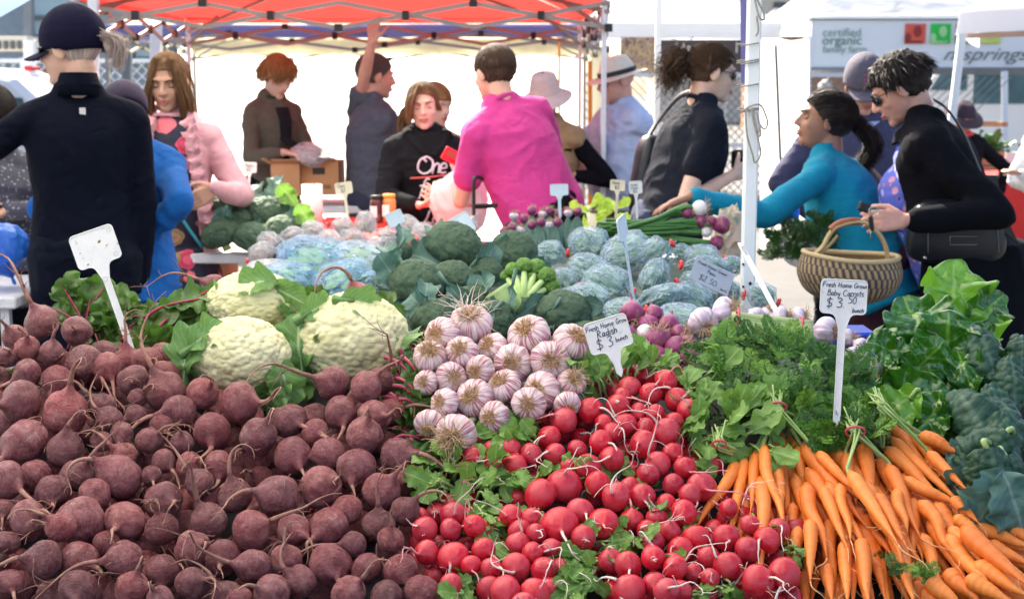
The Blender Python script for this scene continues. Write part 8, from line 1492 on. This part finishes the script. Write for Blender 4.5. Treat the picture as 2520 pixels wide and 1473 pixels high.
# keys
c = at(2148, 520, 4.50); o = thing('key_ring', 'bunch of keys with a dark tag dangling from the fingers of the basket woman', 'keys', c); mb = MB(); a = np.linspace(0, 6.283, 21)
for dx in (0, .008): tube(mb, c + np.c_[np.cos(a) * .014 + dx, dx * 1.0 + 0 * a, np.sin(a) * .014], .0016, 5, False)
bar(mb, at(2142, 562, 4.5), at(2142, 590, 4.5), .006, .002); mb.build('ring', mottled('key_metal', (.5, .45, .38), (.6, .55, .45), .25, metal=1), o); mb = MB(); bar(mb, at(2142, 530, 4.5), at(2146, 568, 4.5), .026, .012, bev=.005); bar(mb, at(2112, 505, 4.51), at(2140, 515, 4.51), .018, .03, bev=.005); mb.build('tags', MT['blackpl'], o, smooth=False)
# 16 far people
p = Person('distant person with white hair between the marquee wall and the organic tent', 2033, 222, 18, 200, 'pink', size=.98, vox=.012); p.arm(1, p.P + (-.3, 0, 0), (-1, 0, 0)); p.arm(-1, p.P + (.3, 0, 0), (1, 0, 0)); p.finish(False, None, False); p.shirt(cloth('white_top', (.7, .7, .7), .3), .02, (1, 1)); p.trousers(DENIM); p.scalp(HR['white'], .05, -.05, .01)
p = Person('distant person in a wide dark sun hat and red scarf behind the basket woman', 2372, 290, 10.5, 190, 'brown', size=.95, hpitch=30, vox=.01); p.arm(1, p.P + (-.3, 0, 0), (-1, 0, 0)); p.arm(-1, p.P + (.3, 0, 0), (1, 0, 0)); p.finish(False, None, False); p.shirt(BLK, .02, (1, 1)); p.trousers(BLK); p.roundhat(cloth('dark_purple_hat', (.03, .02, .035), .3), .06, .09, .03, .06); mb = MB(); tube(mb, np.array([p.T(math.cos(q) * .075, math.sin(q) * .075, .50) for q in np.linspace(0, 6.283, 25)]), .03, 8, False); mb.build('scarf', REDC, p.o)
p = Person('person in a white shirt cut off by the right edge beside the red table', 2560, 270, 9.6, 100, 'pink', lean=25, size=1.0, vox=.01); p.arm(-1, W_(2515, 430, 9.4), (-.5, 0, -1)); p.arm(1, W_(2560, 480, 9.8), (0, 0, -1)); p.finish(False, None, False); p.shirt(cloth('white_top', (.7,) * 3), .025, (1, 1)); p.trousers(cloth('beige_top', (.45, .36, .25), .4)); p.scalp(HR['grey'], .04, -.05, .01)
# the basket
c = at(2090, 672, 4.62); o = thing('woven_basket', 'round woven basket striped straw and dark purple with a leather wrapped handle', 'basket', c); RX = msz(128, 2090, 680, 4.62)
def m_basket():
    t = NT('woven_basket'); s = t.n('ShaderNodeSeparateXYZ'); t.l(t.coord('UV'), s.inputs[0]); rows = t.math('FLOOR', t.math('MULTIPLY', s.outputs[1], 7.5)); u = t.math('ADD', t.math('MULTIPLY', s.outputs[0], 46), t.math('MULTIPLY', rows, .28)); u = t.math('ADD', u, t.math('MULTIPLY', s.outputs[1], 3)); st = t.ramp(t.math('FRACT', u), [(.48, (0, 0, 0)), (.52, (1, 1, 1))]); gap = t.ramp(t.math('FRACT', t.math('MULTIPLY', s.outputs[1], 7.5)), [(.05, (1, 1, 1)), (.09, (0, 0, 0))]); fine = t.math('FRACT', t.math('MULTIPLY', s.outputs[0], 138)); c = t.mix(st, (.46, .33, .15), (.055, .035, .055)); c = t.mix(gap, c, (.09, .06, .06)); c = t.mix(t.ramp(t.noise(t.coord('UV', (130, 30, 1)), 1, 3), [(.4, (0, 0, 0)), (.7, (.4,) * 3)]), c, (.25, .17, .09)); t.set(Base_Color=c, Roughness=.7); hgt = t.math('ADD', t.math('SINE', t.math('MULTIPLY', s.outputs[1], 260)), t.math('SINE', t.math('MULTIPLY', s.outputs[0], 860))); t.bump(hgt, .5, .002); return t.m
prof = [(.0, -.92), (.35, -.90), (.62, -.78), (.84, -.55), (.97, -.2), (1.0, .08), (.95, .36), (.90, .50)]; P = smoothpath(np.c_[np.array(prof), np.zeros(len(prof))], 40)[:, :2]; a = np.arange(96) * 2 * math.pi / 96; bas = MB(); V = []
for i, (r_, z_) in enumerate(P): V.append(np.c_[np.cos(a) * r_, np.sin(a) * r_ * .92, z_ * .62 + .10 * (np.cos(a) ** 2) * max(0, z_) * 1.2])
V = np.concatenate(V) * RX; TL = rotm((0, 1, 0), .05); U = np.stack([np.tile(np.arange(96) / 96, 40), np.repeat(np.linspace(0, 1, 40), 96)], 1); bas.add(V @ TL.T + c, [quads(40, 96, True)], U); bas.build('basket_body', m_basket(), o)
mb = MB(); V2 = V * np.array([.96, .96, .97]); mb.add(V2 @ TL.T + c + (0, 0, .002), [quads(40, 96, True)[:, ::-1]], U); mb.build('lining', mottled('basket_inside', (.25, .18, .09), (.35, .25, .13), .8, 40), o)
rim = np.array([np.array([math.cos(q) * .90, math.sin(q) * .90 * .92, .50 * .62 + .10 * math.cos(q) ** 2 * .6]) * RX for q in np.linspace(0, 6.283, 65)]) @ TL.T + c; mb = MB(); tube(mb, rim, .0085, 8, False); mb.build('rim', mottled('straw_rim', (.48, .36, .18), (.58, .45, .25), .7, 200, .4, 400), o)
mb = MB(); mb2 = MB(); l = at(1992, 634, 4.62); r_ = at(2185, 650, 4.62); top = [at(2022, 610, 4.6), at(2040, 578, 4.59), at(2062, 556, 4.58), at(2120, 545, 4.58), at(2160, 572, 4.58), at(2180, 610, 4.6)]
for dy in (-.008, .008): tube(mb, smoothpath([l + (0, dy, 0), *[q + (0, dy, 0) for q in top], r_ + (0, dy, 0)], 40), .0062, 7)
tube(mb, smoothpath([l, at(2035, 592, 4.61), at(2052, 570, 4.60)], 8) + (.012, 0, -.012), .005, 6); mb.build('handle', bpy.data.materials['straw_rim'], o); tube(mb2, smoothpath([at(2044, 566, 4.585), at(2066, 551, 4.58), at(2092, 545, 4.58), at(2116, 545, 4.58)], 24), .0135, 10); mb2.build('leather_wrap', mottled('brown_leather', (.28, .07, .025), (.40, .12, .05), .45, 30, .5, 120), o)
# carrot greens in a bag held over the basket
o = thing('carrot_greens', 'leafy carrot greens poking out of a shopping bag behind the basket', 'carrot greens', at(1955, 600, 5.0)); mb = MB(); rt_ = at(1990, 640, 5.0)
for _ in range(60):
    x = random.uniform(1890, 2060); y = random.uniform(550, 640) - (20 if x > 2000 else 0); q = at(x, y, 4.95 + random.uniform(-.06, .06)); L = random.uniform(.05, .09); d = unit(unit(q - rt_) + rv(.4) + np.array([0, 0, -.35])); V, F, U = random.choice(fr); mb.add((V * L) @ orient(d, unit(CAMV + rv(.4))).T + q - d * L * .5, F, U)
mb.build('fronds', MT['carleaf'], o, smooth=False)
o = thing('shopping_bag', 'blue and white shopping bag hanging behind the woven basket', 'shopping bag', at(1950, 560, 5.08)); mb = MB(); V, F, U = bags[2]; mb.add(V * np.array([.10, .05, .08]) @ eul(y=.6).T + at(1975, 600, 5.10), F, U); mb.build('bag', MT['pl_white'], o); mb = MB(); box(mb, at(1935, 520, 5.6), (.10, .05, .10), eul(z=.3), .01); tag(mb.build('blue_bag', bpy.data.materials['blue_plastic_bag'], smooth=False), 'small blue bag hanging under the teal woman\'s arm', 'bag')
# white bag and wallet between girl and magenta shirt
c = at(1130, 490, 6.3); o = thing('shopping_bag', 'white plastic shopping bag with red round logo hanging from the girl\'s hands', 'shopping bag', c); mb = MB(); V, F, U = bag_arr(9, .13); Q = V @ eul(y=-math.pi / 2).T * np.array([.115, .06, .15]); mb.add(Q + c + (0, 0, -.005), F, U); mb.build('bag', mottled('white_carrier_bag', (.74, .74, .74), (.80, .80, .80), .35, 10, .5, 25, .01, trans=.4, transcol=(.85, .85, .85)), o)
mb = MB(); q = at(1140, 478, 6.235); RED = mottled('red_logo_ink', (.62, .03, .03), (.66, .04, .04), .5); a = np.linspace(.6, 5.7, 20); tube(mb, q + np.c_[np.cos(a) * .014, 0 * a, np.sin(a) * .016], .007, 6, True, .35, up=(0, 1, 0)); 
for k, x in enumerate((-.03, -.012, .006, .024)): tube(mb, np.array([q + (x, -.002, -.055), q + (x + .006, -.002, -.042), q + (x + .012, -.002, -.055)]), .003, 4)
mb.build('logo', RED, o)
mb = MB(); c = at(1112, 385, 6.3); Rw = eul(y=.5) @ eul(z=.2); box(mb, c, (.085, .02, .06), Rw, .004); o = thing('wallet', 'open red wallet held out by the person in the magenta t-shirt', 'wallet', c); mb.build('cover', mottled('red_leather', (.55, .01, .02), (.65, .02, .03), .3, 10), o, smooth=False); mb = MB(); box(mb, c + Rw @ np.array([.065, .0, -.004]), (.06, .018, .075), Rw @ eul(z=.5), .004); mb.build('flap', bpy.data.materials['red_leather'], o, smooth=False); mb = MB(); box(mb, c + Rw @ np.array([-.005, -.0115, .008]), (.045, .003, .025), Rw); mb.build('card_window', mottled('brown_card', (.25, .08, .04), (.3, .1, .05), .3), o, smooth=False)
# shopping trolley
o = thing('shopping_trolley', 'black handled shopping trolley with a magenta pattern bag beside the magenta shirt', 'trolley', at(1190, 560, 6.1) * (1, 1, 0)); mb = MB(); c = at(1190, 580, 6.1); mb_ = smoothpath([(c[0] - .02, 6.05, .3), (c[0] - .02, 6.03, .95), at(1178, 450, 6.0), at(1185, 436, 6.02), at(1200, 440, 6.05)], 20); tube(mb, mb_ - (.02, 0, 0), .008, 8); bar(mb, at(1165, 508, 6.0), at(1225, 506, 6.0), .03, .02, bev=.004); mb.build('frame', MT['blackpl'], o); mb = MB(); box(mb, (c[0] + .02, 6.16, .52), (.16, .16, .62), bev=.02); mb.build('bag', floral('magenta_trolley_print', (.40, .02, .14), [(.6, .2, .3), (.3, .02, .25), (.7, .6, .65)], 30, .4), o, smooth=False)
for sx in (-.07, .11): mb = MB(); tube(mb, np.array([[c[0] + sx - .015, 6.1, .08], [c[0] + sx + .015, 6.1, .08]]), .08, 16); mb.build('wheel', MT['blackpl'], o, smooth=False)
# ------------------------------------------------------------------ light
w = bpy.data.worlds.new('World'); scene.world = w; w.use_nodes = True; nt = w.node_tree; nt.nodes.clear()
SUN_EL, SUN_AZ = R(41), R(-25)      # azimuth measured from +Y towards +X (behind the tents, to the right)
sk = nt.nodes.new('ShaderNodeTexSky'); sk.sky_type = 'NISHITA'; sk.sun_disc = False; sk.sun_elevation = SUN_EL; sk.sun_rotation = SUN_AZ; sk.air_density = .75; sk.dust_density = 3.0; sk.ozone_density = .3
bg = nt.nodes.new('ShaderNodeBackground'); bg.inputs[1].default_value = .11; ou = nt.nodes.new('ShaderNodeOutputWorld'); nt.links.new(sk.outputs[0], bg.inputs[0]); nt.links.new(bg.outputs[0], ou.inputs[0])
sd = bpy.data.lights.new('sun', 'SUN'); sd.energy = 5; sd.angle = R(.6); sd.color = (1, .92, .78); so = bpy.data.objects.new('sun', sd); COL.objects.link(so)
to = Vector((math.sin(SUN_AZ) * math.cos(SUN_EL), math.cos(SUN_AZ) * math.cos(SUN_EL), math.sin(SUN_EL))); so.rotation_euler = to.to_track_quat('Z', 'Y').to_euler(); so.location = (-4, 8, 9)
vs = scene.view_settings; vs.view_transform = 'Standard'; vs.look = 'None'; vs.exposure = 1.95; vs.gamma = 1
scene.cycles.use_denoising = True; scene.cycles.max_bounces = 6; scene.cycles.transparent_max_bounces = 12; scene.cycles.transmission_bounces = 4; scene.cycles.caustics_reflective = False; scene.cycles.caustics_refractive = False; scene.cycles.sample_clamp_indirect = 6
